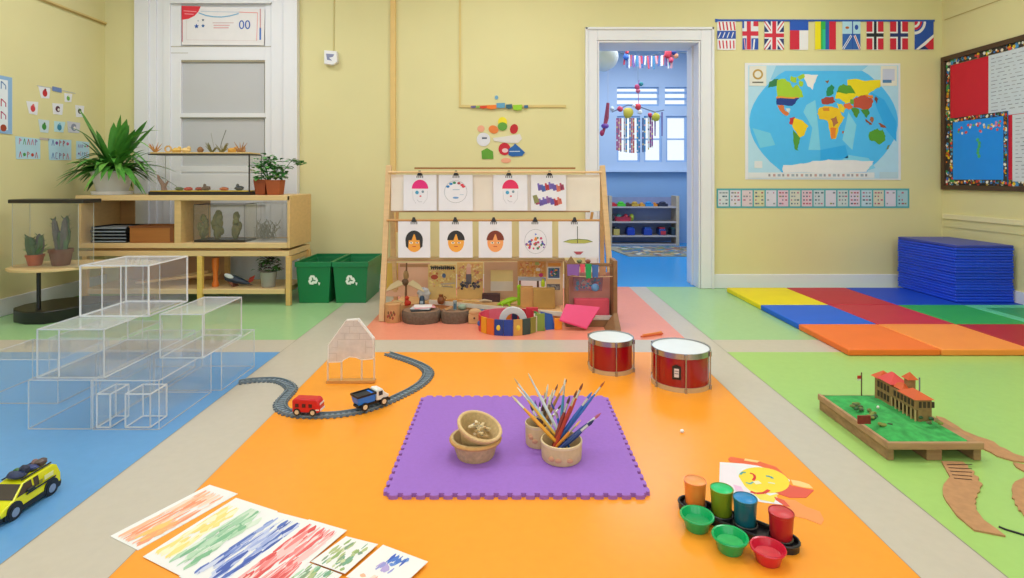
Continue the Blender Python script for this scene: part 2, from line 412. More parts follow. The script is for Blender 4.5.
lw_card([(48,138.5),(71,140),(71,160),(49,160)], blue_sheet, 'letter_sheet', 'pale blue letter sheet in the middle of the row on the left wall', 'sheet', 'pale blue letter sheets', BP)
lw_card([(76,141),(89,142),(89,158),(76,159)], blue_sheet, 'letter_sheet', 'pale blue letter sheet half covered by the leaves of the tall potted plant', 'sheet', 'pale blue letter sheets', BP)
m = MB(left_wall()); m.line([LP(39,138.5),LP(49,139.5)], .02, .003, C('#c9b8b8')); m.build('paper_strip', label='short grey paper strip joining two pale blue letter sheets', cat='strip')
def chart(m, x, y, w):
    m.prism([(3.92,1.455),(4.59,1.455),(4.59,1.915),(3.92,1.915)], .002, .006, C('#8db4dc'))
    m.rect(3.95,1.485,4.55,1.885,.0065, C('#e4ecf4'))
    for r_, (z, cs) in enumerate(((1.84,['#5d86b8','#6a9a6a']),(1.70,['#b83a60','#c04a50']),(1.60,['#b04a7a','#a04050']),(1.50,['#a04028','#4f9a48']))):
        for i in range(7):
            xx = 4.0+i*.085
            if r_ == 3: m.disc(xx, z, .028, .007, C(cs[i % 2]))
            else:
                m.line([(xx-.02,z-.03),(xx-.02,z+.03),(xx+.02,z+.0),(xx+.02,z-.03)], .009, .007, C(cs[i % 2]))
lw_card([(0,77),(12,78),(12,134),(0,133)], chart, 'wall_chart', 'large blue-edged letter chart on the left wall at the picture edge', 'poster')
# poster on the window top
fp = MB(facing(BWY-.04))
o_ = 1.0
fp.prism([(182,6),(265,9),(264,45.5),(182,45)], 0, .006, C('#e6e3e6'))
fp.poly([(182,6),(201,6.5),(199,11.5),(195,16),(189,19),(182,20)], .007, C('#dc2f40'))
fp.line([(184,11),(197,12)], .8, .008, C('#f29aa2')); fp.line([(185,14),(194,14.5)], .8, .008, C('#f29aa2'))
fp.line([(199,13),(206,15.6),(214,17),(222,17.2),(230,16.2),(239,13.8)], 1.1, .008, C('#7fb2d6'))
fp.line([(201,11.5),(219,12),(240,12.4)], .6, .008, C('#b9c8da')); fp.line([(239,12.3),(258,13)], .7, .008, C('#e88a8a')); fp.line([(258,13),(257,41)], .7, .008, C('#e6a4a8'))
fp.line([(187,20),(187,40),(257,41)], .35, .008, C('#d9c9cc')); fp.line([(182.7,20),(182.7,42)], .9, .008, C('#c9707a')); fp.line([(260.6,9),(260.6,29)], .8, .008, C('#c77a84')); fp.line([(260.6,28),(260.6,40)], 1.6, .008, C('#3f70c4'))
for x, y, r_, c_ in ((197,26.5,2.2,'#2d56a8'),(203.5,26,1.8,'#2f6aa6'),(203.5,20.3,1.4,'#63758c'),(198.6,21,.8,'#8a96a8')):
    pts = []
    for i in range(10):
        a = PI*2*i/10; q = r_*(1.15 if i % 2 == 0 else .55); pts.append((x+q*math.sin(a), y-q*math.cos(a)))
    fp.poly(pts, .009, C(c_))
for y, x0, x1, c_ in ((23,213,234,'#d3bcc0'),(25.5,214,230,'#dba6ac'),(28,214,229,'#d99aa2')): fp.line([(x0,y),(x1,y)], .9, .008, C(c_))
fp.text('00', 245, 25.4, 12.5, .009, C('#3560b4'), sx=.95)
fp.build('notice_poster', label='white notice poster with a red corner and large blue 00 above the tall window', cat='poster')

# white box on the wall with its cable
t = thing('wall_sensor', 'small white sensor box on the yellow wall with a thin cable above', 'sensor box', W(332.5,66,BWY))
m = MB(facing(BWY)); m.prism([(326,51.5),(338.5,52.5),(339,63),(335,66),(326,65)], 0, .06, WHITE); m.poly([(328,55),(336,55.5),(335,58),(331,59),(334,62),(329,61)], .061, C('#8a90b4')); m.build('housing', t, bevel=.004)
m = MB(); m.tube([W(333.5,52,BWY-.006), W(334.5,-60,BWY-.006)], .006, mat('#cfc48c',.7)); m.build('cable', t)

# ================= shelving, left =================
SH = wood('#d6b379', .45); SHD = wood('#bb905a', .5); SHE = wood('#e0c08a', .45)
SF, SB = 4.86, 5.38
def ux(px): return XS(px, SF)
def uz(py): return ZS(py, SF)
XL, XR = -3.72, -1.895
lu = thing('open_shelf_unit', 'pale wooden open shelf unit below the tall window', 'shelf', ((XL+XR)/2, 5.1, uz(248)))
def part(parent, name, m, x0, x1, y0, y1, z0, z1, bevel=.003, label=None):
    q = MB(); q.box(x0,x1,y0,y1,z0,z1,m); return q.build(name, parent, bevel=bevel, label=label)
part(lu, 'top_board', SHE, XL-.02, XR, SF, SB, uz(200.5), uz(195.3))
part(lu, 'shelf_board', SHE, XL, XR-.024, SF+.005, SB, uz(248.3), uz(243.3))
part(lu, 'side_panel', SH, XR-.022, XR+.002, SF, SB, uz(248.3), uz(195.8))
part(lu, 'side_panel', SH, XL, XL+.022, SF+.01, SB, uz(243.3), uz(200.5))
part(lu, 'divider', SH, ux(173.5), ux(180), SF+.01, SB-.02, uz(243.3), uz(200.5))
part(lu, 'back_panel', SHD, XL+.022, XS(136,SB), SB-.02, SB-.006, uz(243.3), uz(200.5))
ll = thing('low_shelf_table', 'pale wooden low shelf table carrying the open shelf unit', 'shelf', ((XL+XR)/2, 5.1, 0))
TZ = uz(251.0)
m = MB(); m.box(XL,XR-.01,SF+.01,SB,uz(256.5),TZ,SHE); m.build('table_board', ll, bevel=.003)
part(ll, 'bottom_shelf', SHE, XL+.03, XR-.05, SF+.02, SB-.03, uz(294.5), uz(289.5))
for x in (XL+.03, ux(196.5), XR-.038):
    for y in (SF+.005, SB-.05): part(ll, 'leg', wood('#e3bd62' if x == ux(196.5) and y < 5 else '#d9b06c',.45), x, x+.042, y, y+.04, 0, uz(256.5))
part(ll, 'side_rail', SH, XR-.035, XR-.02, SF+.045, SB-.05, uz(263), uz(257.5))
part(ll, 'back_panel', wood('#bf8f66',.6), XL+.08, ux(196.5), SB-.045, SB-.035, uz(289.5)+.001, uz(256.5)-.002)
for i, (zz) in enumerate((.1475,)):
    for a, b, y0, y1, zc, c_ in ((-3.3,-2.6,5.0,5.06,.02,'#caa06a'),(-3.2,-2.75,5.12,5.17,.02,'#d3b080')):
        m = MB(); m.bar((a,y0,zz+.03),(b,y1,zz+.1),.05,.02,wood(c_)); m.build('wood_offcut', label='%s wooden strip lying on the low shelf behind the clear boxes' % ('long' if a == -3.3 else 'short'), cat='wood strip')
# strip between shelf unit and table: two low runners
m = MB(); m.box(XL+.1,XR-.1,SF+.05,SB-.05,TZ,uz(248.4),SHD); m.build('runner', lu)

# flat trays stacked on the shelf
z = uz(243.3)+.001
for i in range(5):
    t = thing('paper_tray', 'black letter tray beside the brown box, %s' % ['bottom of its stack','second from the bottom of its stack','middle one of its stack','second from the top of its stack','topmost of its stack'][i], 'tray', (ux(110),5.05,z), 'black letter trays')
    m = MB(); x0, x1 = ux(88)+.0, ux(124); y0, y1 = SF+.02+R.uniform(0,.02), SF+.32
    m.box(x0,x1,y0,y1,z,z+.006,BLACK); m.box(x0,x0+.006,y0,y1,z+.006,z+.027,BLACK); m.box(x1-.006,x1,y0,y1,z+.006,z+.027,BLACK); m.box(x0+.006,x1-.006,y1-.006,y1,z+.006,z+.027,BLACK)
    m.build('tray_body', t)
    m = MB(); m.box(x0+.012,x1-.012,y0+.004,y1-.012,z+.0065,z+.0065+.008,mat('#9aa6b4',.6)); m.build('paper_pile', t)
    z += .0285
t = thing('wooden_box', 'long brown wooden box with an open top on the shelf', 'box', (ux(150),5.0,uz(243.3)+.001))
x0, x1, y0, y1, z0, z1 = ux(128.5), ux(172.5), SF+.015, SF+.3, uz(243.3)+.001, uz(226.5)
bw = wood('#a4672e', .5)
m = MB(); m.box(x0,x1,y0,y1,z0,z0+.012,bw)
m.box(x0,x1,y0,y0+.012,z0+.012,z1,bw); m.box(x0,x1,y1-.012,y1,z0+.012,z1,bw); m.box(x0,x0+.012,y0+.012,y1-.012,z0+.012,z1,bw); m.box(x1-.012,x1,y0+.012,y1-.012,z0+.012,z1,bw); m.build('box_body', t, bevel=.002)
m = MB(); m.box(x0-.004,x1+.004,y0-.004,y0+.004,z1-.012,z1+.004,wood('#7a4420')); m.box(x1-.03,x1-.004,y0-.002,y0,z0+.01,z1-.012,wood('#7a4420')); m.build('trim_edge', t)

# glass tanks on the shelf
GLS = clear('tank_glass', '#dfe6e6', .025); BLK = mat('#26211f', .4)
def tank(name, label, cat, x0, x1, y0, y1, z0, z1, edge=BLK, ew=.008, lid=False, basez=.02, group=None, basem=None):
    t = thing(name, label, cat, ((x0+x1)/2,(y0+y1)/2,z0), group)
    m = MB(); m.box(x0,x1,y0,y1,z0,z0+basez,basem or edge); m.build('tank_base', t, bevel=.002)
    m = MB()
    for a in ((x0,x1,y0,y0+.003),(x0,x1,y1-.003,y1),(x0,x0+.003,y0+.003,y1-.003),(x1-.003,x1,y0+.003,y1-.003)): m.box(*a,z0+basez,z1,GLS)
    m.build('glass_pane', t)
    m = MB()
    for x in (x0,x1):
        for y in (y0,y1): m.bar((x,y,z0+basez),(x,y,z1),ew*.6,ew*.6,edge)
    for a, b in (((x0,y0),(x1,y0)),((x1,y0),(x1,y1)),((x1,y1),(x0,y1)),((x0,y1),(x0,y0))): m.bar((a[0],a[1],z1),(b[0],b[1],z1),ew,ew,edge)
    m.build('edge_frame', t)
    return t
z0 = uz(243.3)+.001
tank('glass_tank', 'small glass tank with a black base holding cactus stems on the shelf', 'glass tank', ux(190), ux(241), SF+.06, SF+.3, z0, uz(205), ew=.004)
tank('glass_tank', 'glass tank with thin pale edges holding grey twigs at the right end of the shelf', 'glass tank', ux(242.5), ux(284), SF+.06, SF+.36, z0, uz(204), edge=mat('#8d8f8c',.3), ew=.003, basez=.004, basem=mat('#cfd0cc',.4))
def cactus(base, h, cm, n=6, seed=1, spread=.5):
    rr = random.Random(seed); m = MB(); b = Vector(base)
    m.ell(b+Vector((0,0,h*.25)), (h*.13,h*.13,h*.27), cm, jit=.08)
    top = b+Vector((0,0,h*.4))
    for i in range(n):
        a = rr.uniform(0,2*PI); q = top+Vector((math.cos(a)*h*.12*spread*2, math.sin(a)*h*.08, rr.uniform(-.15,.35)*h))
        m.ell(q, (h*.1*rr.uniform(.7,1.2),h*.08,h*.16*rr.uniform(.8,1.2)), cm, n=9, k=6, jit=.12)
    m.ell(b+Vector((h*.03,0,h*.82)), (h*.12,h*.1,h*.16), cm, n=10, k=6, jit=.15)
    return m
CM = mat('#6e6a44', .8, var=.25, scale=60)
for px, h, s_, d in ((199,.20,1,'leftmost'),(214,.27,2,'tallest, middle'),(232,.22,4,'rightmost')):
    t = 'dried grey-green cactus stem in the small glass tank, %s of three' % d
    cactus((ux(px)*1.02, SF+.16, z0+.021), h*1.12 if d != 'tallest, middle' else .26, CM, 7, s_).build('cactus', label=t, cat='cactus')
m = MB(); rr = random.Random(5)
for i in range(44):
    c = Vector((ux(264)*1.03+rr.uniform(-.09,.09), SF+.2+rr.uniform(-.06,.06), z0+.02)); p = [c]
    for j in range(5): p.append(p[-1]+Vector((rr.uniform(-.035,.035), rr.uniform(-.02,.02), rr.uniform(.0,.05))))
    for v_ in p: v_.x = min(max(v_.x, ux(245)*1.0+.02), ux(281)-.01)
    m.tube(p, .0028, mat('#8f8c80',.8), n=5)
m.build('twig_bundle', label='tangle of thin grey twigs inside the right glass tank', cat='twigs', kind='stuff')

# long glass display case on top
TT = uz(195.3)+.001
x0, x1, y0, y1 = ux(146), ux(248), SF+.03, SF+.27
zc0, zc1 = TT, ZS(153.5, SF+.03)
t = thing('display_case', 'long glass display case with black trays on top of the shelf unit', 'display case', ((x0+x1)/2,SF+.15,TT))
m = MB(); m.box(x0,x1,y0,y1,TT,TT+.03,BLK); m.box(x0+.01,x1-.01,y0+.004,y1-.01,TT+.03,TT+.037,mat('#e6b82a',.9,var=.3,scale=80)); m.build('bottom_tray', t, bevel=.002)
m = MB(); m.box(x0-.004,x1,y0,y1,zc1-.012,zc1,BLK); m.box(x0+.01,x1-.01,y0+.01,y1-.01,zc1,zc1+.012,mat('#dcbc7c',.9,var=.25,scale=80)); m.build('top_tray', t, bevel=.002)
m = MB()
for a in ((x0,x1,y0,y0+.003),(x0,x1,y1-.003,y1),(x0,x0+.003,y0+.003,y1-.003),(x1-.003,x1,y0+.003,y1-.003)): m.box(*a,TT+.038,zc1-.013,GLS)
m.build('glass_pane', t)
m = MB(); m.bar((x1-.003,y0,TT+.03),(x1-.003,y0,zc1-.012),.009,.009,BLK); m.bar((x1-.003,y1,TT+.03),(x1-.003,y1,zc1-.012),.007,.007,mat('#6f7076',.4)); m.bar((x0+.003,y1,TT+.03),(x0+.003,y1,zc1-.012),.005,.005,mat('#a9aaa8',.4)); m.build('corner_post', t)
rr = random.Random(3)
shells = [(157,'spiky','#c08a52'),(167,'ring','#cfa768'),(178,'round','#d9b25e'),(189,'flat','#e0c184'),(198,'block','#8f6a4a'),(212,'spiky','#6f6a3e'),(221,'spiky','#7c7442'),(231,'round','#cf9a3e'),(239,'round','#b98a64'),(243,'spiky','#a8794e')]
for i, (px, kd, c_) in enumerate(shells):
    c = Vector((0,0,0)); at_ = Vector((XS(px,SF+.15), SF+.15+rr.uniform(-.05,.05), zc1+.0125)); m = MB(Matrix.Translation(at_) @ Matrix.Scale(1.25,4)); cm = mat(c_, .7, var=.2, scale=50)
    if kd == 'spiky':
        for j in range(11):
            a = rr.uniform(0,2*PI); m.cyl(c, c+Vector((math.cos(a)*.045, math.sin(a)*.03, rr.uniform(.03,.075))), .007, cm, r1=.001, n=5)
    elif kd == 'block': m.ell(c+Vector((0,0,.022)), (.024,.02,.024), cm, n=8, k=4, jit=.12)
    elif kd == 'ring': m.tube([c+Vector((.022*math.cos(k*.7),.006,.026+.022*math.sin(k*.7))) for k in range(9)], .006, cm, closed=True)
    else: m.ell(c+Vector((0,0,.016)), (.034,.022,.019), cm, n=11, k=6, jit=.15); m.ell(c+Vector((.02,0,.03)), (.012,.012,.014), cm, jit=.1)
    m.build({'spiky':'air_plant','ring':'shell_ring','round':'seashell','flat':'seashell','block':'stone'}[kd], label='%s %s on top of the display case, %s' % ({'#c08a52':'orange-brown spiky','#cfa768':'tan ring-shaped','#d9b25e':'golden lumpy','#e0c184':'pale flat','#8f6a4a':'dark brown square','#6f6a3e':'olive spiky','#7c7442':'olive-yellow spiky','#cf9a3e':'orange','#b98a64':'pinkish brown','#a8794e':'small brown spiky'}[c_], {'spiky':'dried plant','ring':'shell piece','round':'shell','flat':'shell','block':'stone'}[kd], ['at its left end','second from the left','third from the left','left of the dark stone','near the middle','just right of the middle','below the long thin stem','third from the right','second from the right','at its right end'][i]), cat={'spiky':'plant','ring':'shell','round':'shell','flat':'shell','block':'stone'}[kd])
m = MB(); c = W(219,151,SF+.18); m.tube([(c.x,SF+.18,zc1+.013), W(222,141,SF+.18), W(226,130,SF+.18)], .0035, C('#7c7c70')); m.tube([(c.x-.03,SF+.18,zc1+.013), W(213,143,SF+.18), W(211,133,SF+.18)], .002, C('#9a9a8e')); m.build('thin_stem', label='long thin grey stem rising from the top tray of the display case', cat='stem')
low = [(163,'coral','#8d6a5a'),(178,'y','#5f6b3a'),(187,'r','#c4402c'),(198,'r','#a33a26'),(205,'b','#6d5544'),(223,'r','#c8692e'),(238,'b','#3e4248')]
for i, (px, kd, c_) in enumerate(low):
    c = Vector((0,0,0)); m = MB(Matrix.Translation((XS(px,SF+.1), SF+.12, TT+.0375)) @ Matrix.Scale(1.3 if kd != 'coral' else 1.0,4)); cm = mat(c_, .7, var=.2, scale=50)
    if kd == 'coral':
        m.tube([c, c+Vector((-.01,0,.05)), c+Vector((-.045,0,.10)), c+Vector((-.06,0,.14))], [.024,.02,.014,.006], cm); m.tube([c+Vector((0,0,.03)), c+Vector((.035,0,.085))], [.014,.006], cm)
    elif kd == 'b': m.ell(c+Vector((0,0,.015)), (.03,.02,.017), cm, jit=.15); m.ell(c+Vector((-.01,0,.034)), (.01,.01,.012), cm)
    else: m.ell(c+Vector((0,0,.011)), (.028,.018,.012), cm, jit=.2)
    m.build('coral' if kd == 'coral' else 'stone', label=['brown branching coral at the left end','olive green stone','bright red stone','dark red stone','brown lumpy stone with a small knob','orange stone','dark grey stone at the right end'][i]+' in the lower tray of the display case', cat='coral' if kd == 'coral' else 'stone')

# ---- plants ----
LEAF = mat('#4c9034', .45, var=.35, scale=9); LEAF2 = mat('#6aa544', .45, var=.3, scale=12); LEAFD = mat('#356a2a', .5, var=.3, scale=12)
def blade(m, b, az, L_, w, up, droop, cm, n=7, tw=0):
    b = Vector(b); d = Vector((math.cos(az), math.sin(az), 0)); s_ = Vector((-math.sin(az+tw), math.cos(az+tw), 0)); vs = []; fs = []
    for i in range(n+1):
        t = i/n; out = L_*(t*math.cos(up)+.25*droop*t*t); z = L_*(t*math.sin(up)-droop*t*t*.75)
        ww = w*(math.sin(PI*min(1,(t*.88+.1)))**.7)*.5 if t < 1 else .0008
        c = b+d*out+Vector((0,0,z)); vs += [c-s_*ww+Vector((0,0,ww*.35)), c, c+s_*ww+Vector((0,0,ww*.35))]
    for i in range(n):
        for j in (0,1): fs.append((3*i+j, 3*i+j+1, 3*i+j+4, 3*i+j+3))
    m.add(vs, fs, cm)
pc = Vector((XS(112.5,5.1), 5.1, TT))
t = thing('potted_plant', 'large leafy green plant in a white pot at the left of the shelf top', 'plant', pc)
m = MB(); m.lathe([(.125,0),(.155,.0),(.163,.03),(.15,.03),(.12,.012)], pc, WHITE); m.build('saucer', t)
m = MB(); m.lathe([(.11,.013),(.12,.03),(.163,.19),(.17,.195),(.17,.21),(.155,.21),(.15,.17)], pc, mat('#dcdad8',.45,var=.03)); m.lathe([(0.0,.172),(.15,.17)], pc, mat('#4b3a2a',.9)); m.build('pot', t)
m = MB(); rr = random.Random(11)
top = pc+Vector((0,0,.2))
for i in range(120):
    az = rr.uniform(0,2*PI); u = rr.uniform(.6,1.4); L_ = rr.uniform(.28,.5)
    if math.cos(az) < -.3: L_ = min(L_, .27/abs(math.cos(az)))
    blade(m, top+Vector((math.cos(az)*.08*rr.random(), math.sin(az)*.08*rr.random(), -.02)), az, L_, rr.uniform(.035,.07), u, rr.uniform(.4,1.5), rr.choice((LEAF,LEAF,LEAF2,LEAFD)))
for px, py, w in ((91,106,.11),(98,122,.10),(121,118,.10),(124,124,.09),(142,119,.09),(137,127,.10),(113,122,.08),(106,130,.10),(131,128,.09),(116,114,.05),(150,124,.06),(88,132,.07),(100,138,.09)):
    q = W(px,py,5.05); d = q-top; hor = math.hypot(d.x,d.y); L_ = d.length*1.05
    blade(m, top, math.atan2(d.y,d.x), L_, w, math.asin(min(.99,d.z/L_)), .03, LEAF)
for px, py, w, dr in ((68,126,.05,.3),(161,132,.035,.4),(61,171,.04,.9),(66,165,.035,.9),(80,176,.045,.95),(74,168,.04,.9),(143,181,.045,1.1),(147,179,.04,1.1),(157,173,.035,.8),(98,172,.05,.8),(108,170,.05,.9),(118,172,.05,.9),(127,176,.05,.8),(72,158,.04,.7),(78,150,.04,.6),(153,150,.04,.6),(148,160,.04,.8),(90,165,.045,.8)):
    q = W(px,py,5.0); d = q-top; hor = math.hypot(d.x,d.y)
    dr *= 1.7
    up = min([i*.02 for i in range(0,68)], key=lambda u_: abs(hor/(math.cos(u_)+.25*dr)*(math.sin(u_)-.75*dr)-d.z))
    L2 = hor/(math.cos(up)+.25*dr)
    blade(m, top, math.atan2(d.y,d.x), L2, w, up, dr, rr.choice((LEAF,LEAF2)), n=12)
m.build('foliage', t, recalc=False)

def round_leaves(m, c, rad, n, size, mats_, rr, flat=.7, zmin=0):
    for i in range(n):
        a = rr.uniform(0,2*PI); e = rr.uniform(-.25,1.3); r_ = rr.uniform(.45,1)
        p = Vector(c)+Vector((rad[0]*math.cos(a)*math.cos(e)*r_, rad[1]*math.sin(a)*math.cos(e)*r_, rad[2]*math.sin(e)*r_))
        p.z = max(p.z, c[2]+zmin)
        az = rr.uniform(0,2*PI); blade(m, p, az, size*rr.uniform(.7,1.3), size*.75, rr.uniform(-.4,.7), .3, rr.choice(mats_), n=4)
t = thing('potted_plant', 'bushy green ivy in square terracotta pots at the right end of the shelf top', 'plant', (ux(270),SF+.16,TT))
m = MB()
TC = mat('#a8562c', .7, var=.08); TC2 = mat('#984a26', .7, var=.08)
def sqpot(m, x, y, z, w0, w1, h, cm):
    m.hexa([(x-w0,y-w0,z),(x+w0,y-w0,z),(x+w0,y+w0,z),(x-w0,y+w0,z)], [(x-w1,y-w1,z+h),(x+w1,y-w1,z+h),(x+w1,y+w1,z+h),(x-w1,y+w1,z+h)], cm)
sqpot(m, XS(262,SF+.13), SF+.13, TT, .04, .055, .135, TC2); m.build('pot', t, bevel=.003)
m = MB(); sqpot(m, XS(275.5,SF+.13), SF+.13, TT, .052, .064, .13, TC); m.build('pot', t, bevel=.003)
m = MB(); rr = random.Random(4); cc = (XS(269,SF+.13), SF+.13, TT+.15)
IV = [mat('#3c8a3a',.45,var=.3), mat('#67ad5a',.45,var=.3), mat('#2b6a30',.5,var=.3)]
round_leaves(m, cc, (.16,.12,.22), 170, .05, IV, rr)
for i in range(14):
    a = rr.uniform(0,PI*2); m.tube([(cc[0],cc[1],cc[2]-.03),(cc[0]+.09*math.cos(a),cc[1]+.07*math.sin(a),cc[2]+.1)], .003, IV[2], n=4)
q = [W(282,173,SF+.1), W(292,160,SF+.06), W(302,163,SF+.05)]; m.tube([cc]+q, .003, IV[2], n=5)
for v_ in q[0:]+[(q[0]+q[1])/2, (q[1]+q[2])/2]: round_leaves(m, v_-Vector((0,0,.02)), (.03,.03,.03), 7, .045, IV, rr)
m.build('foliage', t, recalc=False)

# things on the low shelf
LZ = uz(289.5)+.001
m = MB(); c = Vector((XS(215.5,SF+.14), SF+.14, LZ)); m.lathe([(.028,0),(.03,.02),(.021,.05),(.02,.12),(.026,.16),(.03,.2),(.028,.25),(.0,.255)], c, mat('#e0762a',.4,var=.05)); m.build('orange_bottle', label='tall narrow orange bottle standing on the low shelf', cat='bottle')
t = thing('toy_shark', 'dark blue and white toy creature with a red tail lying on the low shelf', 'toy', (XS(240,SF+.14),SF+.14,LZ))
m = MB(); a, b = W(227,277,SF+.14), W(249,286,SF+.14); b.z = max(b.z, LZ+.025); d = (b-a)
m.tube([a-d*.12, a, a+d*.35, a+d*.7, b], [.01,.034,.036,.026,.012], mat('#26364c',.35)); m.build('body', t)
m = MB(); m.ell(a+Vector((.03,-.025,.012)), (.045,.014,.02), C('#d9dde2'), M=Matrix.Rotation(.35,3,'Y')); m.build('belly_patch', t)
m = MB(); m.add([b-d*.05, b+Vector((.06,-.01,.075)), b+Vector((.035,.0,.02)), b+Vector((.0,.01,.05))], [(0,1,2),(0,2,3),(0,3,1),(1,3,2)], C('#9c2f26')); m.add([b, b+Vector((.05,0,-.015)), b+Vector((-.02,.02,-.012)), b+Vector((-.02,-.02,.0))], [(0,1,2),(0,2,3),(0,3,1),(1,3,2)], C('#2a2f38')); m.build('tail', t)
m = MB(); m.add([a+Vector((-.02,0,-.015)), Vector((a.x+.07,SF+.1,LZ)), Vector((a.x+.09,SF+.18,LZ)), a+Vector((.05,0,-.01))], [(0,1,2),(0,2,3),(0,3,1),(1,3,2)], C('#7d4a34')); m.build('fin', t)
t = thing('potted_plant', 'small bush with purple-green leaves in a grey pot on the low shelf', 'plant', (XS(268.5,SF+.12),SF+.12,LZ))
c = Vector((XS(268.5,SF+.12),SF+.12,LZ)); m = MB(); m.lathe([(.052,0),(.058,.01),(.07,.13),(.073,.135),(.06,.135),(.0,.125)], c, mat('#9d9b96',.7,var=.08)); m.build('pot', t)
m = MB(); rr = random.Random(9); round_leaves(m, (c.x,c.y,LZ+.15), (.115,.09,.15), 190, .035, [LEAFD, mat('#5b3a4c',.5,var=.3), mat('#47653a',.5,var=.3)], rr); m.build('foliage', t, recalc=False)

# ================= plant stand on the left =================
KB = mat('#141617', .35, var=.05)
foot = [(-3.78,4.30),(-3.64,4.235),(-3.50,4.24),(-3.42,4.34),(-3.38,4.48),(-3.25,4.58),(-3.12,4.64),(-3.0,4.72),(-3.02,4.82),(-3.3,4.84),(-3.62,4.82),(-3.8,4.7),(-3.87,4.5),(-3.85,4.38)]
t = thing('plant_table', 'low curved plant table with a black base and pale wooden top on the left', 'table', (-3.5,4.5,0))
m = MB(); m.prism(foot, 0, .095, KB); m.build('base', t, bevel=.008)
m = MB(); m.cyl((-3.62,4.34,.095),(-3.62,4.34,.386),.014,KB); m.build('pole', t)
m = MB(); m.cyl((-3.25,4.74,.095),(-3.25,4.74,.386),.014,KB); m.build('pole', t)
tt = [(-3.88,4.34),(-3.78,4.26),(-3.62,4.23),(-3.45,4.28),(-3.3,4.42),(-3.12,4.5),(-2.98,4.6),(-2.95,4.74),(-3.1,4.80),(-3.6,4.80),(-3.9,4.7),(-3.95,4.5)]
m = MB(); m.prism(tt, .386, .408, SHE); m.build('table_top', t, bevel=.004)
tank('glass_terrarium', 'tall glass terrarium with a black lid standing on the plant table', 'terrarium', -3.84, -3.33, 4.36, 4.52, .409, .915, edge=mat('#b9bdb8',.3), ew=.005, basez=.004, basem=mat('#c9b48c',.6))
tl = bpy.data.objects['glass_terrarium']
m = MB(); m.box(-3.86,-3.28,4.34,4.54,.905,.935,BLK); m.build('lid', tl, bevel=.005)
def potted_cactus(label, px, Y, pr, ph, h, pm, seed):
    c = Vector((XS(px,Y),Y,.414)); t = thing('potted_cactus', label, 'plant', c)
    m = MB(); m.lathe([(pr*.72,0),(pr*.78,.01),(pr,ph*.8),(pr*1.08,ph*.8),(pr*1.08,ph),(pr*.9,ph),(0,ph*.9)], c, pm); m.build('pot', t)
    m = MB(); rr = random.Random(seed)
    for i in range(9):
        a = rr.uniform(0,2*PI); r_ = pr*.55*rr.random(); hh = h*rr.uniform(.5,1)
        b = c+Vector((math.cos(a)*r_, math.sin(a)*r_, ph*.9)); e = b+Vector((math.cos(a)*pr*.7*rr.random(), math.sin(a)*pr*.3, hh))
        mm = (b+e)/2; m.tube([b, mm, e-(e-b)*.12, e], [.018,.026,.018,.004], mat(rr.choice(('#4f6b4c','#5e5a5c','#3e5c3e')), .7, var=.3, scale=50), n=7)
        for k_ in range(7):
            q = b+(e-b)*rr.uniform(.2,.95); a2 = rr.uniform(0,2*PI); blade(m, q, a2, .05, .014, rr.uniform(.3,1.1), 0, mat('#4b6a47',.6,var=.3), n=3)
    if h < .2:
        for i in range(14): blade(m, c+Vector((0,0,ph*.9)), rr.uniform(-.3,1.5)*2, .13, .022, rr.uniform(.3,1.2), .1, LEAF, n=5)
    m.build('cactus_stems', t, recalc=False); return t
potted_cactus('small cactus in a red clay pot inside the glass terrarium', 35, 4.44, .058, .085, .17, mat('#b05436',.7,var=.05), 1)
potted_cactus('tall dark cactus in a wide brown pot inside the glass terrarium', 61, 4.44, .076, .13, .28, mat('#6e4438',.7,var=.05), 2)

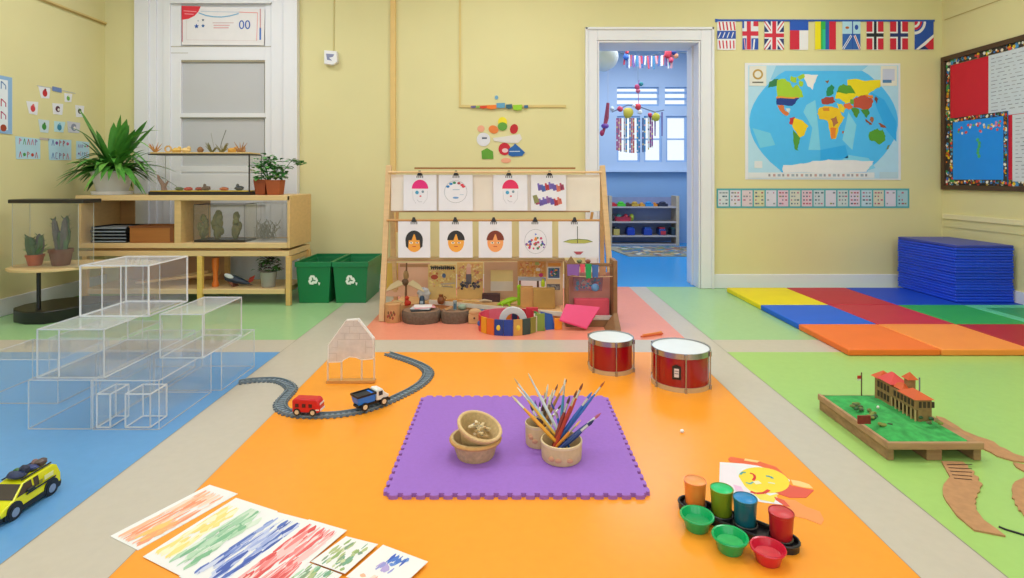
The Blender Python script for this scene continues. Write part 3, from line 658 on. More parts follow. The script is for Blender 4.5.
# ================= recycling crates =================
GR = mat('#0e7a46', .4, var=.05, scale=4); GRD = mat('#0c5c36', .5)
BY0, BY1, BH = 4.95, 5.50, .365
def crate(x0, x1, label):
    xc = (x0+x1)/2; t = thing('recycling_crate', label, 'crate', (xc,5.22,0), 'green recycling crates'); ti = .03
    bq = [(x0+ti,BY0+.02,0),(x1-ti,BY0+.02,0),(x1-ti,BY1-.03,0),(x0+ti,BY1-.03,0)]
    tq = [(x0+.008,BY0,BH-.03),(x1-.008,BY0,BH-.03),(x1-.008,BY1,BH-.03),(x0+.008,BY1,BH-.03)]
    ib = [(x0+ti+.008,BY0+.028,.008),(x1-ti-.008,BY0+.028,.008),(x1-ti-.008,BY1-.038,.008),(x0+ti+.008,BY1-.038,.008)]
    it = [(x0+.016,BY0+.008,BH-.03),(x1-.016,BY0+.008,BH-.03),(x1-.016,BY1-.008,BH-.03),(x0+.016,BY1-.008,BH-.03)]
    m = MB(); vs_ = bq+tq+it+ib
    fs = [(0,3,2,1)]+[(k,(k+1)%4,4+(k+1)%4,4+k) for k in range(4)]+[(4+k,4+(k+1)%4,8+(k+1)%4,8+k) for k in range(4)]+[(8+k,8+(k+1)%4,12+(k+1)%4,12+k) for k in range(4)]+[(12,13,14,15)]
    m.add(vs_, fs, GR); cb_ = m.build('crate_body', t, bevel=.004)
    m = MB()
    for a in ((x0,x1,BY0-.008,BY0+.006),(x0,x1,BY1-.006,BY1+.008),(x0,x0+.012,BY0+.006,BY1-.006),(x1-.012,x1,BY0+.006,BY1-.006)): m.box(*a,BH-.045,BH,GR)
    m.build('rim', t, bevel=.003)
    m = MB(facing(BY0+.004)); k_ = 565/BY0; cx = CX+(xc)*k_; cy = 280; s_ = 5.2; wm = C('#e4efe6')
    for q in range(3):
        a = 2*PI*q/3
        def rt(x, y): return (cx+(x*math.cos(a)-y*math.sin(a))*s_, cy+(x*math.sin(a)+y*math.cos(a))*s_)
        m.poly([rt(-.42,-.92), rt(.25,-.92), rt(.52,-.45), rt(.12,-.22), rt(-.08,-.52), rt(-.22,-.52), rt(-.45,-.2), rt(-.78,-.38)], .006, wm)
        m.poly([rt(.0,-.16), rt(.72,-.56), rt(.66,.12)], .0065, wm)
    m.poly([(cx+5.2,cy+2),(cx+7.4,cy+2.6),(cx+6.6,cy+5.2),(cx+5.8,cy+5)], .006, wm)
    m.build('recycling_symbol', cb_, label='white recycling symbol of three arrows')
crate(-1.885, -1.565, 'green recycling crate with a white symbol, beside the wooden shelf')
crate(-1.56, -1.238, 'green recycling crate with a white symbol, beside the wooden display rack')
# ================= clear boxes =================
ACR = clear('clear_plastic', '#eef2f8', .035); ACT = clear('clear_lid', '#f2f4fa', .2); EDG = mat('#f0f4f8', .25, var=0, alpha=.42); EDG2 = mat('#f4f6fa', .25, var=0, alpha=.9)  # ACT: milkier, whitish grazing reflection painted into the box tops
def clear_box(label, x0, x1, y0, y1, z0, z1, em=None, e=.004, div=()):
    em = em or EDG
    t = thing('clear_box', label, 'plastic box', ((x0+x1)/2,(y0+y1)/2,z0), 'stacked clear plastic boxes')
    g = .0008; x0 += g; x1 -= g; y0 += g; y1 -= g; z1 -= g; m = MB(); w = .003
    m.box(x0,x1,y0,y0+w,z0,z1,ACR); m.box(x0,x1,y1-w,y1,z0,z1,ACR); m.box(x0,x0+w,y0+w,y1-w,z0,z1,ACR); m.box(x1-w,x1,y0+w,y1-w,z0,z1,ACR)
    if z0 > .1: (m.box(x0+w,x1-w,y0+w,y1-w,z0,z0+w,ACR) if z0 > .1 else None)
    m.build('box_wall', t)
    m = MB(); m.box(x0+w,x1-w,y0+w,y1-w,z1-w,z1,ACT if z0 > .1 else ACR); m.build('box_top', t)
    for dx in div: m = MB(); m.box(x0+dx,x0+dx+.003,y0+w+.01,y1-w-.01,z0+w+.001,z1-w-.001,ACR); m.bar((x0+dx,y0+w+.01,z0+.004),(x0+dx,y0+w+.01,z1-.004),.004,.004,EDG2); m.bar((x0+dx,y1-w-.01,z0+.004),(x0+dx,y1-w-.01,z1-.004),.003,.003,EDG); m.build('divider', t)
    m = MB(); h = e/2
    P = lambda i, j, k: ((x0+h, x1-h)[i], (y0+h, y1-h)[j], (z0+h, z1-h)[k])
    for i in (0,1):
        for j in (0,1):
            m.bar(P(i,j,0), P(i,j,1), e, e, em); m.bar(P(i,0,j), P(i,1,j), e, e, em); m.bar(P(0,i,j), P(1,i,j), e, e, em)
    m.build('glued_edge', t)
    return t
h1, h2 = .218, .436
clear_box('clear plastic box on the very top of the stack', -2.06, -1.725, 2.70, 3.03, h2, .684, EDG2, .006, (.10,.19))
clear_box('clear plastic box directly under the topmost box, at the left of the second layer', -2.085, -1.785, 2.485, 3.08, h1, h2, mat('#f0f4f8', .25, var=0, alpha=.6), .005, (.09,))
clear_box('clear plastic box at the right of the second layer, near the wooden shelf', -1.715, -1.50, 2.76, 3.166, h1, h2, mat('#f0f4f8', .25, var=0, alpha=.6), .005)
clear_box('clear plastic box at the front left corner of the bottom layer', -2.11, -1.83, 2.47, 2.88, 0, h1)
clear_box('clear plastic box at the front right of the bottom layer, around the little boxes', -1.825, -1.53, 2.465, 2.9, 0, h1)
clear_box('clear plastic box at the back left of the bottom layer', -2.11, -1.83, 2.90, 3.29, 0, h1)
clear_box('clear plastic box at the back right corner of the bottom layer', -1.80, -1.49, 2.92, 3.30, 0, h1)
clear_box('clear plastic box standing apart at the far left near the picture edge', -2.62, -2.2, 2.75, 3.1, 0, h1)
clear_box('clear plastic box at the far left behind the others near the plant table', -2.55, -2.15, 3.12, 3.5, 0, h1)
clear_box('little clear box at the front of the stack, left of the two', -1.815, -1.75, 2.475, 2.6, .004, .155, EDG2, .005)
clear_box('little clear box at the front of the stack, right of the two', -1.69, -1.575, 2.475, 2.6, .004, .155, EDG2, .005)

# ================= mats, right =================
TH = .042
def fmat(label, x0, x1, y0, y1, c_, z=.0, edge=None):
    m = MB(); cm = mat(c_, .5, var=.05, scale=6, spec=.4); m.box(x0+.002,x1-.002,y0+.002,y1-.002,z,z+TH,cm)
    return m.build('foam_mat', label=label, cat='mat', group='coloured floor mats on the right', bevel=.008)
X = [2.09,2.665,3.235,3.785,4.30]; Y_ = [3.49,4.10,4.72,5.46]
fmat('bright yellow foam mat by the white baseboard', X[0],X[1],Y_[2],Y_[3],'#f6e000')
fmat('crimson foam mat against the wall between the yellow and blue mats', X[1],X[2],Y_[2],Y_[3],'#c01f3a')
fmat('blue foam mat against the wall left of the tall mat stack', X[2],X[3],Y_[2],Y_[3],'#0c46c8')
fmat('blue foam mat between the yellow and the orange mats', X[0],X[1],Y_[1],Y_[2],'#0f62dc')
fmat('crimson foam mat in the middle of the laid-out mats', X[1],X[2],Y_[1],Y_[2],'#c42a40')
fmat('bright green foam mat in front of the blue mat stack', X[2],X[3],Y_[1],Y_[2],'#2fa552')
fmat('deep orange foam mat at the near left corner of the laid-out mats', X[0],X[1],Y_[0],Y_[1],'#f4762a')
fmat('light orange foam mat at the near edge beside the deep orange one', X[1],X[2],Y_[0],Y_[1],'#fb9440')
fmat('dark red foam mat at the near edge beside the light orange one', X[2],X[3],Y_[0],Y_[1],'#b01e2c')
t = fmat('dark green foam mat with a mint border against the right wall', X[3],X[4],Y_[1],Y_[2],'#5fc79c')
m = MB(); m.box(X[3]+.09,X[4]-.03,Y_[1]+.05,Y_[2]-.12,TH,TH+.0015,mat('#2f9a62',.5)); m.build('centre_panel', t, label='dark green centre')
fmat('dark blue foam mat under the tall stack by the wall', X[3],X[4],Y_[2],Y_[3],'#0c3cb0')
fmat('brick red foam mat at the near right corner of the laid-out mats', X[3],X[4],Y_[0],Y_[1],'#a82430')
NB_ = 10; zz = TH+.001; th = (.528-TH)/NB_
order = ['at the bottom of the tall stack','second from the bottom of the tall stack','third from the bottom of the tall stack','fourth from the bottom of the tall stack','just below the gap in the tall stack','just above the gap in the tall stack','fourth from the top of the tall stack','third from the top of the tall stack','second from the top of the tall stack','topmost of the tall stack']
for i in range(NB_):
    jx, jy = R.uniform(-.004,.004), R.uniform(-.004,.004); x0, x1, y0, y1 = 3.785+jx, 4.285+jx, 4.80+jy, 5.52+jy
    cm = mat('#0d44dc' if i % 2 else '#0f49e2', .45, var=.05); t = thing('folded_mat', 'folded royal blue gym mat, '+order[i], 'mat', ((x0+x1)/2,(y0+y1)/2,zz), 'folded blue mats in the stack')
    m = MB(); m.box(x0,x1,y0,y1,zz,zz+th*.47,cm); m.build('lower_half', t, bevel=.007)
    m = MB(); m.box(x0+.002,x1-.002,y0+.003,y1,zz+th*.475,zz+th-.001,cm if i < NB_-1 else mat('#3040a8',.4,var=.05)); m.build('upper_half', t, bevel=.007)
    zz += th

# ================= back wall, right: flags, map, card strip =================
t = thing('flag_bunting', 'string of nine small national flags hanging above the world map', 'bunting', W(825,50,BWY))
m = MB(facing(BWY)); m.prism([(715,19),(719,19.5),(934,20),(934,21.8),(719,21.5),(715,22.5)], .004, .010, C('#1f55b4')); m.build('string', t)
RD, BL, WH, NV = C('#cf1f3c'), C('#1f4fae'), C('#eceaf0'), C('#20306e')
def flag(x0, x1, draw, label, y1=50.3):
    m = MB(facing(BWY)); m.prism([(x0,21.3),(x1,21.3),(x1-.2,y1-.4),((x0+x1)/2,y1),(x0+.2,y1-.6)], .004, .007, WH)
    draw(m, x0, x1, 21.5, y1-.6); m.build('flag', t, label=label)
def q_(m, x0, y0, x1, y1, c_, z=.008): m.rect(x0,y0,x1,y1,z,c_)
def jack(m, x0, x1, y0, y1):
    q_(m,x0,y0,x1,y1,NV); cx, cy = (x0+x1)/2,(y0+y1)/2; w = (x1-x0)
    for a, b in (((x0,y0),(x1,y1)),((x1,y0),(x0,y1))):
        dx, dy = w*.14, 0
        m.poly([(a[0],a[1]),(a[0]+(dx if a[0]==x0 else -dx),a[1]),(b[0],b[1]-w*.2),(b[0],b[1]),(b[0]-(dx if b[0]==x1 else -dx),b[1]),(a[0],a[1]+w*.2)], .0084, WH)
        m.line([a,b], w*.055, .0088, RD)
    q_(m,cx-w*.17,y0,cx+w*.17,y1,WH,.0092); q_(m,x0,cy-w*.17,x1,cy+w*.17,WH,.0095)
    q_(m,cx-w*.10,y0,cx+w*.10,y1,RD,.0100); q_(m,x0,cy-w*.10,x1,cy+w*.10,RD,.0103)
def f1(m,x0,x1,y0,y1):
    for i in range(5): m.line([(x0+2+i*3.6,y0+.5),(x0+3.2+i*3.6,y0+9)],1.4,.008,RD); m.line([(x0+2+i*3.6,y1-9),(x0+3+i*3.4,y1-1)],1.3,.008,RD)
    q_(m,x0,y0+9.5,x1,y0+17.5,BL,.0084)
    for i in range(4): m.line([(x0+1+i*4.4,y0+16.5),(x0+3.5+i*4.2,y0+11)],.9,.0088,WH)
def f2(m,x0,x1,y0,y1):
    q_(m,x0,y0,x1,y1,C('#e3e4ec')); q_(m,x0+4.5,y0,x0+8.5,y1,RD,.0084); q_(m,x0,y0+10,x1,y0+14.5,RD,.0088)
    q_(m,x0+.2,y0+17,x0+4,y1,BL,.0092); q_(m,x0+9,y0+17,x1,y1,BL,.0092); m.line([(x0+12,y0+18),(x0+11,y1)],1.6,.0096,WH); m.line([(x0+2,y0+18),(x0+3,y1)],1,.0096,C('#e6a0a8')); q_(m,x0+11,y0,x1,y0+5,RD,.0092); q_(m,x0,y0,x0+1.8,y0+7,BL,.0092)
def f4(m,x0,x1,y0,y1): q_(m,x0,y0,x1,y0+9,C('#1a56c0')); q_(m,x0,y0+9,x0+9.5,y1,RD)
def f5(m,x0,x1,y0,y1):
    w = (x1-x0)
    for i,(a,b,c_) in enumerate(((0,.28,'#f0e010'),(.28,.5,'#2eb04a'),(.5,.68,'#1f5fae'),(.68,1,'#d01a3a'))): q_(m,x0+a*w,y0,x0+b*w,y1,C(c_))
    q_(m,x0+.36*w,y0+8,x0+.5*w,y1,C('#28c090'),.0084)
def f6(m,x0,x1,y0,y1):
    q_(m,x0,y0,x1,y0+12.5,C('#b4dcf2')); m.disc(x0+4.8,y0+6.4,1.9,.0084,C('#b8663a'),ry=1.3); q_(m,x0+9.5,y0,x0+10.6,y1,BL,.0088); m.disc(x0+14,y0+6,1.8,.0084,BL,ry=2.6)
    jack_c = C('#2a62b4'); q_(m,x0,y0+12.5,x1,y1,jack_c); m.line([(x0+.5,y1-.5),(x0+9,y0+14)],2.2,.0084,WH); m.line([(x0+.5,y1-.5),(x0+9,y0+14)],.8,.0088,jack_c); m.line([(x0+17.5,y1-.5),(x0+12,y0+14)],2.2,.0084,WH); m.line([(x0+17.5,y1-.5),(x0+12,y0+14)],.8,.0088,RD)
def nord(cc):
    def f(m,x0,x1,y0,y1):
        w = x1-x0; q_(m,x0,y0,x1,y1,RD); a = x0+w*.35; b = a+w*.32
        q_(m,a,y0,b,y1,WH,.0084); q_(m,x0,y0+10.5,x1,y0+17,WH,.0086); q_(m,a+1.4,y0,b-1.4,y1,cc,.0089); q_(m,x0,y0+12,x1,y0+15.5,cc,.0092)
    return f
def f9(m,x0,x1,y0,y1):
    q_(m,x0,y0,x1,y1,BL)
    for r_, c_ in ((11.5,WH),(9,BL),(7.5,RD),(5.5,WH),(3.4,RD)): m.poly([(x0,y0)]+[(x0+r_*math.cos(a*PI/24),y0+r_*math.sin(a*PI/24)*1.15) for a in range(13)], .0084+.0003*(12-r_)/2, c_)
    m.poly([(x1,y0+13),(x1,y1),(x0+1,y1)], .0090, WH); m.poly([(x1,y0+16),(x1,y1),(x0+6,y1)], .0094, RD); m.poly([(x0+4,y1),(x0+10,y1-4),(x0+14,y1)], .0098, NV)
flag(717,735.5,f1,'blue, white and red flag with star shapes'); flag(742,758,f2,'white and blue flag with a red cross'); flag(764,783.5,jack,'blue flag with red and white crossing bars')
flag(789.5,808,f4,'flag with a blue top over red and white halves'); flag(814.5,835.5,f5,'flag striped yellow, green, blue and red'); flag(842,860,f6,'light blue flag with crossing bars below')
flag(866,883,nord(C('#1d2430')),'red flag with a black and white cross'); flag(889.5,907.5,nord(NV),'red flag with a blue and white cross'); flag(914,933,f9,'blue flag with curved red and white bands')

# world map
m = MB(facing(BWY)); z = .0056
m.prism([(744.6,63),(900,63.5),(900.5,180),(745,179.5)], .002, .005, C('#e6e6ee')); m.rect(748,65.5,898,178.5,z,C('#b4dcf4'))
m.poly([(776,65.5),(868,65.5),(860,72),(770,80)], z+.0003, C('#8ccbf0'))
oc, oc2 = C('#4cbcfc'), C('#2cacf6')
ocp = [(785,71),(862,71)]+[(862+35.6*math.sin(PI*(k_+.5)/14*1.0)**.8, 71+102*(k_+.5)/14) for k_ in range(14)]+[(866,173),(782,173)]+[(785-36*math.sin(PI*(k_+.5)/14)**.8, 71+102*(k_+.5)/14) for k_ in range(13,-1,-1)]
m.poly(ocp, z+.0006, oc)
m.poly([(870,92),(884,100),(896,122),(896,142),(886,130),(878,112)], z+.0009, oc2); m.poly([(806,105),(815,100),(818,128),(820,150),(808,150),(812,128),(803,112)], z+.0009, C('#7fd2f4')); m.poly([(820,150),(845,145),(848,158),(820,160)], z+.0009, oc2); m.poly([(752,128),(770,133),(775,145),(760,148)], z+.0009, C('#72cdf2')); m.poly([(848,112),(856,125),(852,150),(842,140)], z+.0009, C('#84d4f4')); m.poly([(838,163),(848,155),(868,158),(875,168),(862,172)], z+.0009, C('#7fd2f4'))
def rough(p, seed):
    rr = random.Random(seed); out = list(p)
    for amp in (.9,.45):
        q = []
        for a, b in zip(out, out[1:]+out[:1]):
            l = math.hypot(b[0]-a[0], b[1]-a[1]); d = rr.uniform(-1,1)*min(amp, l*.16); q.append(a)
            if l > 1.2: q.append(((a[0]+b[0])/2-(b[1]-a[1])/l*d, (a[1]+b[1])/2+(b[0]-a[0])/l*d))
        out = q
    return out
lands = [
 ([(767,88),(769,82),(774,79),(778,79),(777,86),(771,87)],'#2f7d4a'),([(777,80),(785,79),(790,83),(793,88),(797,84),(799,88),(802,92),(803,97),(797,99),(777,96.5)],'#a4cc30'),
 ([(791,76),(797,77),(796,83),(790,81)],'#a4cc30'),([(797,77),(804,74),(805,77),(799,80)],'#a4cc30'),([(799,81),(803,82),(802,87),(799,86)],'#a4cc30'),
 ([(804,74.5),(818,75),(815,82),(812,90),(807,86),(804,79)],'#ece9ea'),([(776,96.5),(798,97),(799,99),(776,99)],'#e89a3a'),([(776,98.5),(794,99),(799,98),(796,101),(792,106),(776,104.5)],'#163a8c'),
 ([(777,105),(784,106),(785,111),(789,114),(787,116),(781,112)],'#d9763a'),([(785,108),(790,109),(789,113)],'#cfe0e4'),
 ([(789,118),(794,117),(796,121),(792,125),(789,124)],'#c03038'),([(794,118),(801,120),(808,126),(806,130),(803,136),(799,138),(795,131),(792,125)],'#f2cf1c'),
 ([(793,130),(800,138),(799,143),(797,149),(798,151),(794,148),(793,138)],'#4f9a36'),
 ([(822,104),(821,99),(826,97),(833,97),(835,102),(829,104)],'#a8433a'),([(826,96),(827,88),(831,84.5),(834,87),(833,94),(829,96)],'#1f8a5a'),([(824,81),(828,80),(827,84)],'#8a5a3a'),
 ([(835,99),(836,92),(840,88),(847,86),(847,80),(856,79),(866,81),(880,80),(881,85),(877,88),(869,93),(866,97),(856,96),(851,101),(845,104),(841,100)],'#efd91a'),
 ([(836,92.6),(839,86),(843,84),(850,85.5),(855,93.8),(846,94)],'#5a9e2c'),([(817,114),(819,108),(824,106),(834,107.5),(839,109),(841,115),(844,118),(840,124),(838,128),(837,134),(835,139),(831,139),(829,130),(827,121),(819,119)],'#efc41e'),
 ([(822,108),(829,107),(829,111),(823,111)],'#d8892c'),([(830,119),(836,116),(838,123),(833,127)],'#b07048'),([(830,128),(836,128),(835,138),(831,139)],'#e8822a'),([(841.5,131),(843.5,131),(842.5,134)],'#b8603a'),
 ([(836,103),(841,104),(846,108),(843,113),(839,110)],'#e8cf2c'),([(843,104),(850,103),(853,107),(848,110),(844,108)],'#e8703a'),([(850,99),(854,100),(854,105),(850,104)],'#6aa83a'),
 ([(853,107),(853,99),(858,97),(864,95),(870,98),(873,101),(871,107),(868,110),(861,109)],'#c0503a'),([(864,95),(872,95),(874,100),(870,98)],'#e08a2a'),
 ([(851,108),(858,109),(859,113),(856,118),(853,113)],'#4f8f30'),([(860,110),(868,109),(869,114),(866,118),(863,114)],'#3f8a3a'),
 ([(865,119),(869,122),(872,124),(869,125),(865,121)],'#8a4a34'),([(870,117),(873,118),(872,123),(869,120)],'#a8633a'),([(877,123),(883,125),(886,128),(880,127)],'#9a5030'),([(875,96),(878,99),(876,104),(874,100)],'#7a4038'),
 ([(868,136),(869,132),(874,129.5),(877,128.5),(879,130.5),(882,129.5),(885,136),(885,140),(879,144.5),(874,141),(869,140)],'#56a02c'),([(887,146),(890,144),(888,149),(885,150)],'#7a8a4a'),
 ([(782,170),(783,165),(800,163.5),(812,161),(828,159.5),(850,160),(873,161),(869,167),(866,172),(783,172.5)],'#e6e6ec')]
for i, (p, c_) in enumerate(lands): m.poly(rough(p, i), z+.0012+.00004*i, C(c_))
m.rect(748,172.5,874,178,z+.003,C('#dfe3ea'))
for i in range(22): m.rect(768+i*4.6,174,770+i*4.6+(i%3)*.5,176.5,z+.0033,C(['#9a9aa4','#c2a0a0','#a0b0c0'][i%3]))
m.rect(879,172,897,178,z+.003,C('#b9d6e6')); m.rect(754,161,762,168,z+.003,C('#dfe4ea'))
m.rect(749,66,766,86,z+.003,C('#e4e2da')); m.disc(757.5,74.5,5.2,z+.0033,C('#b9964a')); m.disc(757.5,74.5,3.4,z+.0036,C('#e4e2da')); m.line([(752,82.5),(763,82.5)],1.4,z+.0036,C('#6a6a60'))
m.rect(880,66,896.5,86,z+.003,C('#e4e2da')); m.rect(882,69,894,81,z+.0033,C('#c4cbe4')); m.rect(882,80,891,83,z+.0036,C('#4a80b4'))
m.build('world_map', label='large laminated world map poster on the yellow wall', cat='map', recalc=True)

# strip of cards under the map
t = thing('card_strip', 'long strip of small printed cards with blue borders under the world map', 'card strip', W(812,208,BWY))
m = MB(facing(BWY)); m.prism([(716.5,188.5),(909,188.5),(909,208),(716.5,208)], .002, .004, C('#4fa6b4')); m.build('backing_strip', t)
ccs = ['#d0d8e2','#d6d4e4','#dccad4','#d2d2b0','#d6d4e6','#dcc0d4','#d0d2c8','#dcc0d0','#c4d0da','#d6d2e4','#c4d2d6','#d8cce0','#bcd4e6','#d2d0c0','#d8d2e6','#a4cad8']
for i, c_ in enumerate(ccs):
    x0 = 718+i*11.93; m = MB(facing(BWY)); m.prism([(x0,190.3),(x0+10.4,190.3),(x0+10.4,206.3),(x0,206.3)], .0042, .0052, C(c_))
    rr = random.Random(i)
    for r_ in range(4):
        for q in range(3):
            if rr.random() < (.85 if i not in (4,9,14) else .25): m.rect(x0+1.2+q*3, 192+r_*3.6, x0+1.2+q*3+rr.uniform(1,2.6), 193.5+r_*3.6, .0056, C(rr.choice(['#6a6f86','#b05a7a','#4a5a7a','#8a8a60','#a04a5a'] if i % 2 else ['#3f5f74','#8a94a0','#b0668a'])))
    m.build('card', t)

# bulletin board on the right wall
t = thing('bulletin_board', 'large bulletin board with a dark frame and speckled border on the right wall', 'notice board', (RWX-.03,4.9,.98))
def RB(pts, z0, z1, cm, name, extra=None, label=None, bevel=0):
    m = MB(right_wall()); m.prism(pts, z0, z1, cm)
    if extra: extra(m)
    return m.build(name, t, label=label, bevel=bevel)
a0, a1, zb, zt = -5.63, -3.6, .985, 2.30
m = MB(right_wall()); fr_ = wood('#4c3524')
for q in ((a0,zb,a1,zb+.045),(a0,zt-.045,a1,zt),(a0,zb+.045,a0+.045,zt-.045),(a1-.045,zb+.045,a1,zt-.045)): m.prism([(q[0],q[1]),(q[2],q[1]),(q[2],q[3]),(q[0],q[3])], 0, .03, fr_)
m.build('frame', t, bevel=.003)
def speck(m, x0, y0, x1, y1, z, s_=.03, horiz=True):
    rr = random.Random(int(x0*100)); cs = ['#e8c020','#d84030','#3f9a50','#3070c0','#eeeadc','#d87820','#e8e0d0','#4a90c8','#28303a']
    m.rect(x0,y0,x1,y1,z,C('#3a3430'))
    n = int(max(x1-x0,y1-y0)/s_*1.4)
    for i in range(n):
        for j in range(2):
            cx = rr.uniform(x0+.01,x1-.01); cy = rr.uniform(y0+.01,y1-.01); m.disc(cx,cy,s_*rr.uniform(.25,.5),z+.0006+.0001*(i%5),C(rr.choice(cs)),n=6)
m = MB(right_wall()); bi = .045
speck(m,a0+bi,zb+bi,a0+bi+.05,zt-bi,.012,.04); speck(m,a0+bi+.05,zb+bi,a1-bi,zb+bi+.05,.012,.04); speck(m,a0+bi+.05,zt-bi-.05,a1-bi,zt-bi,.012,.04); m.build('speckled_border', t)
RB([(a0+.1,zb+.1),(a1-bi,zb+.1),(a1-bi,zt-.1),(a0+.1,zt-.1)], .004, .010, C('#d01230'), 'red_backing')
def wp(x0, y0, x1, y1, seed):
    def f(m):
        rr = random.Random(seed); y = y1-.04
        while y > y0+.03:
            x = x0+.03
            while x < x1-.05:
                w = rr.uniform(.02,.07); m.rect(x,y,min(x+w,x1-.02),y+.006,.0145,C(rr.choice(['#8d94a8','#a4a8b4','#7f8796']))); x += w+rr.uniform(.015,.04)
            y -= .033
    return f
g = RP(990,114); x0 = g[0]; zlo = 1.1+64/FL*4.65
RB([(x0,1.645),(a1-.06,1.645),(a1-.06,2.2),(x0,2.2)], .011, .014, C('#cfd9e4'), 'white_sheet', wp(x0,1.645,a1-.06,2.2,3), label='white sheet with rows of small writing at the top')
g2 = RP(1014,114)[0]
RB([(g2,1.07),(a1-.06,1.07),(a1-.06,1.64),(g2,1.64)], .011, .014, C('#d2d8e2'), 'white_sheet', wp(g2,1.07,a1-.06,1.64,5), label='white sheet with writing below the larger one')
bx0, bx1 = RP(952,186)[0], RP(1010,186)[0]
def bd(m):
    rr = random.Random(2)
    m.rect(bx0+.04,1.085,bx1-.04,1.64,.0225,C('#1590f6'))
    for i in range(34): m.disc(rr.uniform(bx0+.06,bx1-.05), 1.54+rr.uniform(-.03,.06), .013, .0228+.00005*i, C(rr.choice(['#d84a50','#5fb070','#e8c060','#e08ab0','#f0e8e0','#d84a50'])), n=7)
    for i in range(6): m.disc((bx0+bx1)/2+.02+rr.uniform(-.01,.01), 1.30+i*.03, .018, .0232+.00005*i, C('#48b070'), n=7)
    speck(m,bx0,1.045,bx1,1.085,.0225,.03); speck(m,bx0,1.64,bx1,1.68,.0225,.03); speck(m,bx0,1.085,bx0+.04,1.64,.0225,.03); speck(m,bx1-.04,1.085,bx1,1.64,.0225,.03)
RB([(bx0,1.045),(bx1,1.045),(bx1,1.68),(bx0,1.68)], .015, .022, C('#2080d0'), 'blue_poster', bd, label='blue poster with small figures and a speckled border')

# middle wall: coloured cut-outs
def cut(pts, c_, label, z0=.002, z1=.006, extra=None, cat='wall decoration', name='paper_cutout'):
    m = MB(facing(BWY)); m.prism(pts, z0, z1, C(c_))
    if extra: extra(m)
    m.build(name, label=label, cat=cat, group='cut-outs on the wall above the rack')
def oval(cx, cy, rx, ry, n=16, rot=0): return [(cx+rx*math.cos(2*PI*i/n)*math.cos(rot)-ry*math.sin(2*PI*i/n)*math.sin(rot), cy+rx*math.cos(2*PI*i/n)*math.sin(rot)+ry*math.sin(2*PI*i/n)*math.cos(rot)) for i in range(n)]
cut(oval(502.5,122,4.6,5), '#f2e02a', 'yellow round cut-out at the top of the wall group')
cut(oval(502.5,126.5,4.8,4.2), '#5fa03a', 'green round cut-out overlapping the yellow one', .0065, .009)
cut(oval(493.5,129.5,5,4,rot=.3), '#e8803a', 'orange oval cut-out on the wall'); cut(oval(481,128.8,3.6,3.4), '#eba88a', 'pale peach cut-out on the wall at the left')
cut(oval(514,129,4,5,rot=.3), '#c01c28', 'dark red oval cut-out on the wall'); cut(oval(483.5,139.5,6.8,6.8,22), '#dfe0ea', 'white round plate cut-out with a small dark mark', extra=lambda m: (m.rect(482,137.3,487,139,.0066,C('#505870'))))
cut([(493,138),(508,136),(520,134),(522,139),(518,143),(508,143),(494,141)], '#e2dedb', 'long white cut-out in the middle of the wall group')
cut([(481.5,151),(487,148),(493,151.5),(493.5,159),(482,159)], '#5fa02e', 'green house-shaped cut-out on the wall')
cut(oval(504.5,149,6,6.2), '#c81e34', 'red round cut-out with a pale pink mouth on the wall', extra=lambda m: m.disc(505,150.5,3,.0066,C('#f0c8cc'),ry=2.2))
cut([(508.5,155),(508.5,149),(513,146),(515,143.5),(519,147),(525,152.5),(522,156),(512,156.5)], '#1c62b0', 'blue hat-shaped cut-out on the wall', .0065, .009, extra=lambda m: m.line([(509.5,151.5),(520,151.3)],.7,.0095,C('#cfe0f0')))
cut(oval(506,160.5,5,2.6), '#eda888', 'small peach cut-out just above the rack rod')
cut(oval(496.5,97.5,1.8,2), '#6fa8cc', 'small blue dot stuck above the wall rail')
for x0, x1, y, h_, c_, lb in ((471,476,107,1.4,'#6a6090','purple'),(476,480,107,1.2,'#8ab84a','green'),(480,487,107.2,2,'#d8421e','red'),(487,496.5,107.2,3.2,'#ee7a22','orange'),(496.5,505,105.6,4.2,'#5f9fc4','blue-grey'),(506,512,106.6,3.6,'#2b6076','dark teal'),(513,522,107.6,4.6,'#94cc28','lime green'),(524,528,106.8,2.2,'#33628e','dark blue')):
    m = MB(facing(BWY)); m.prism([(x0,y-h_/2),(x1,y-h_/2-.4),(x1,y+h_/2),((x0+x1)/2,y+h_/2+.8),(x0,y+h_/2)], .015, .025, C(c_)); m.build('paper_fish', label='small %s paper piece stuck on the thin wall rail' % lb, cat='paper piece', group='paper pieces on the wall rail')
# ================= display rack =================
RW_ = wood('#dcb98a', .5); RW2 = wood('#c08f58', .5); RWD = wood('#a98660', .6)
YB, YT = 4.34, 4.50                      # the rack leans back: feet and head
def RY(z): return YB+(YT-YB)*z/1.2
def rp(px, py):                           # a point on the leaning front of the rack
    z = 0.6
    for _ in range(8): z = ZS(py, RY(z))
    return W(px, py, RY(z))
t = rack = thing('display_rack', 'tall pale wooden display rack leaning back, hung with drawings', 'rack', (-.1,4.5,0))
m = MB(); m.bar((-.985,YB,0),(-.965,YT,1.20),.042,.03,RW_,up=(0,1,0)); m.build('post', t, bevel=.003)
m = MB(); m.bar((.80,YB+.03,0),(.735,YT,1.20),.042,.03,RW_,up=(0,1,0)); m.build('post', t, bevel=.003)
for x0, x1 in ((-.985,-.965),(.80,.735)):
    m = MB(); m.bar((x0,YB+.55,0),(x1,YT+.035,1.17),.035,.025,RW_,up=(0,1,0)); m.build('rear_post', t, bevel=.003)
def rod(px0, px1, py, r_, m_, name='hanging_rod'):
    a, b = rp(px0,py), rp(px1,py); a.y -= .03; b.y -= .03; m = MB(); m.cyl(a, b, r_, m_, n=10); m.build(name, t)
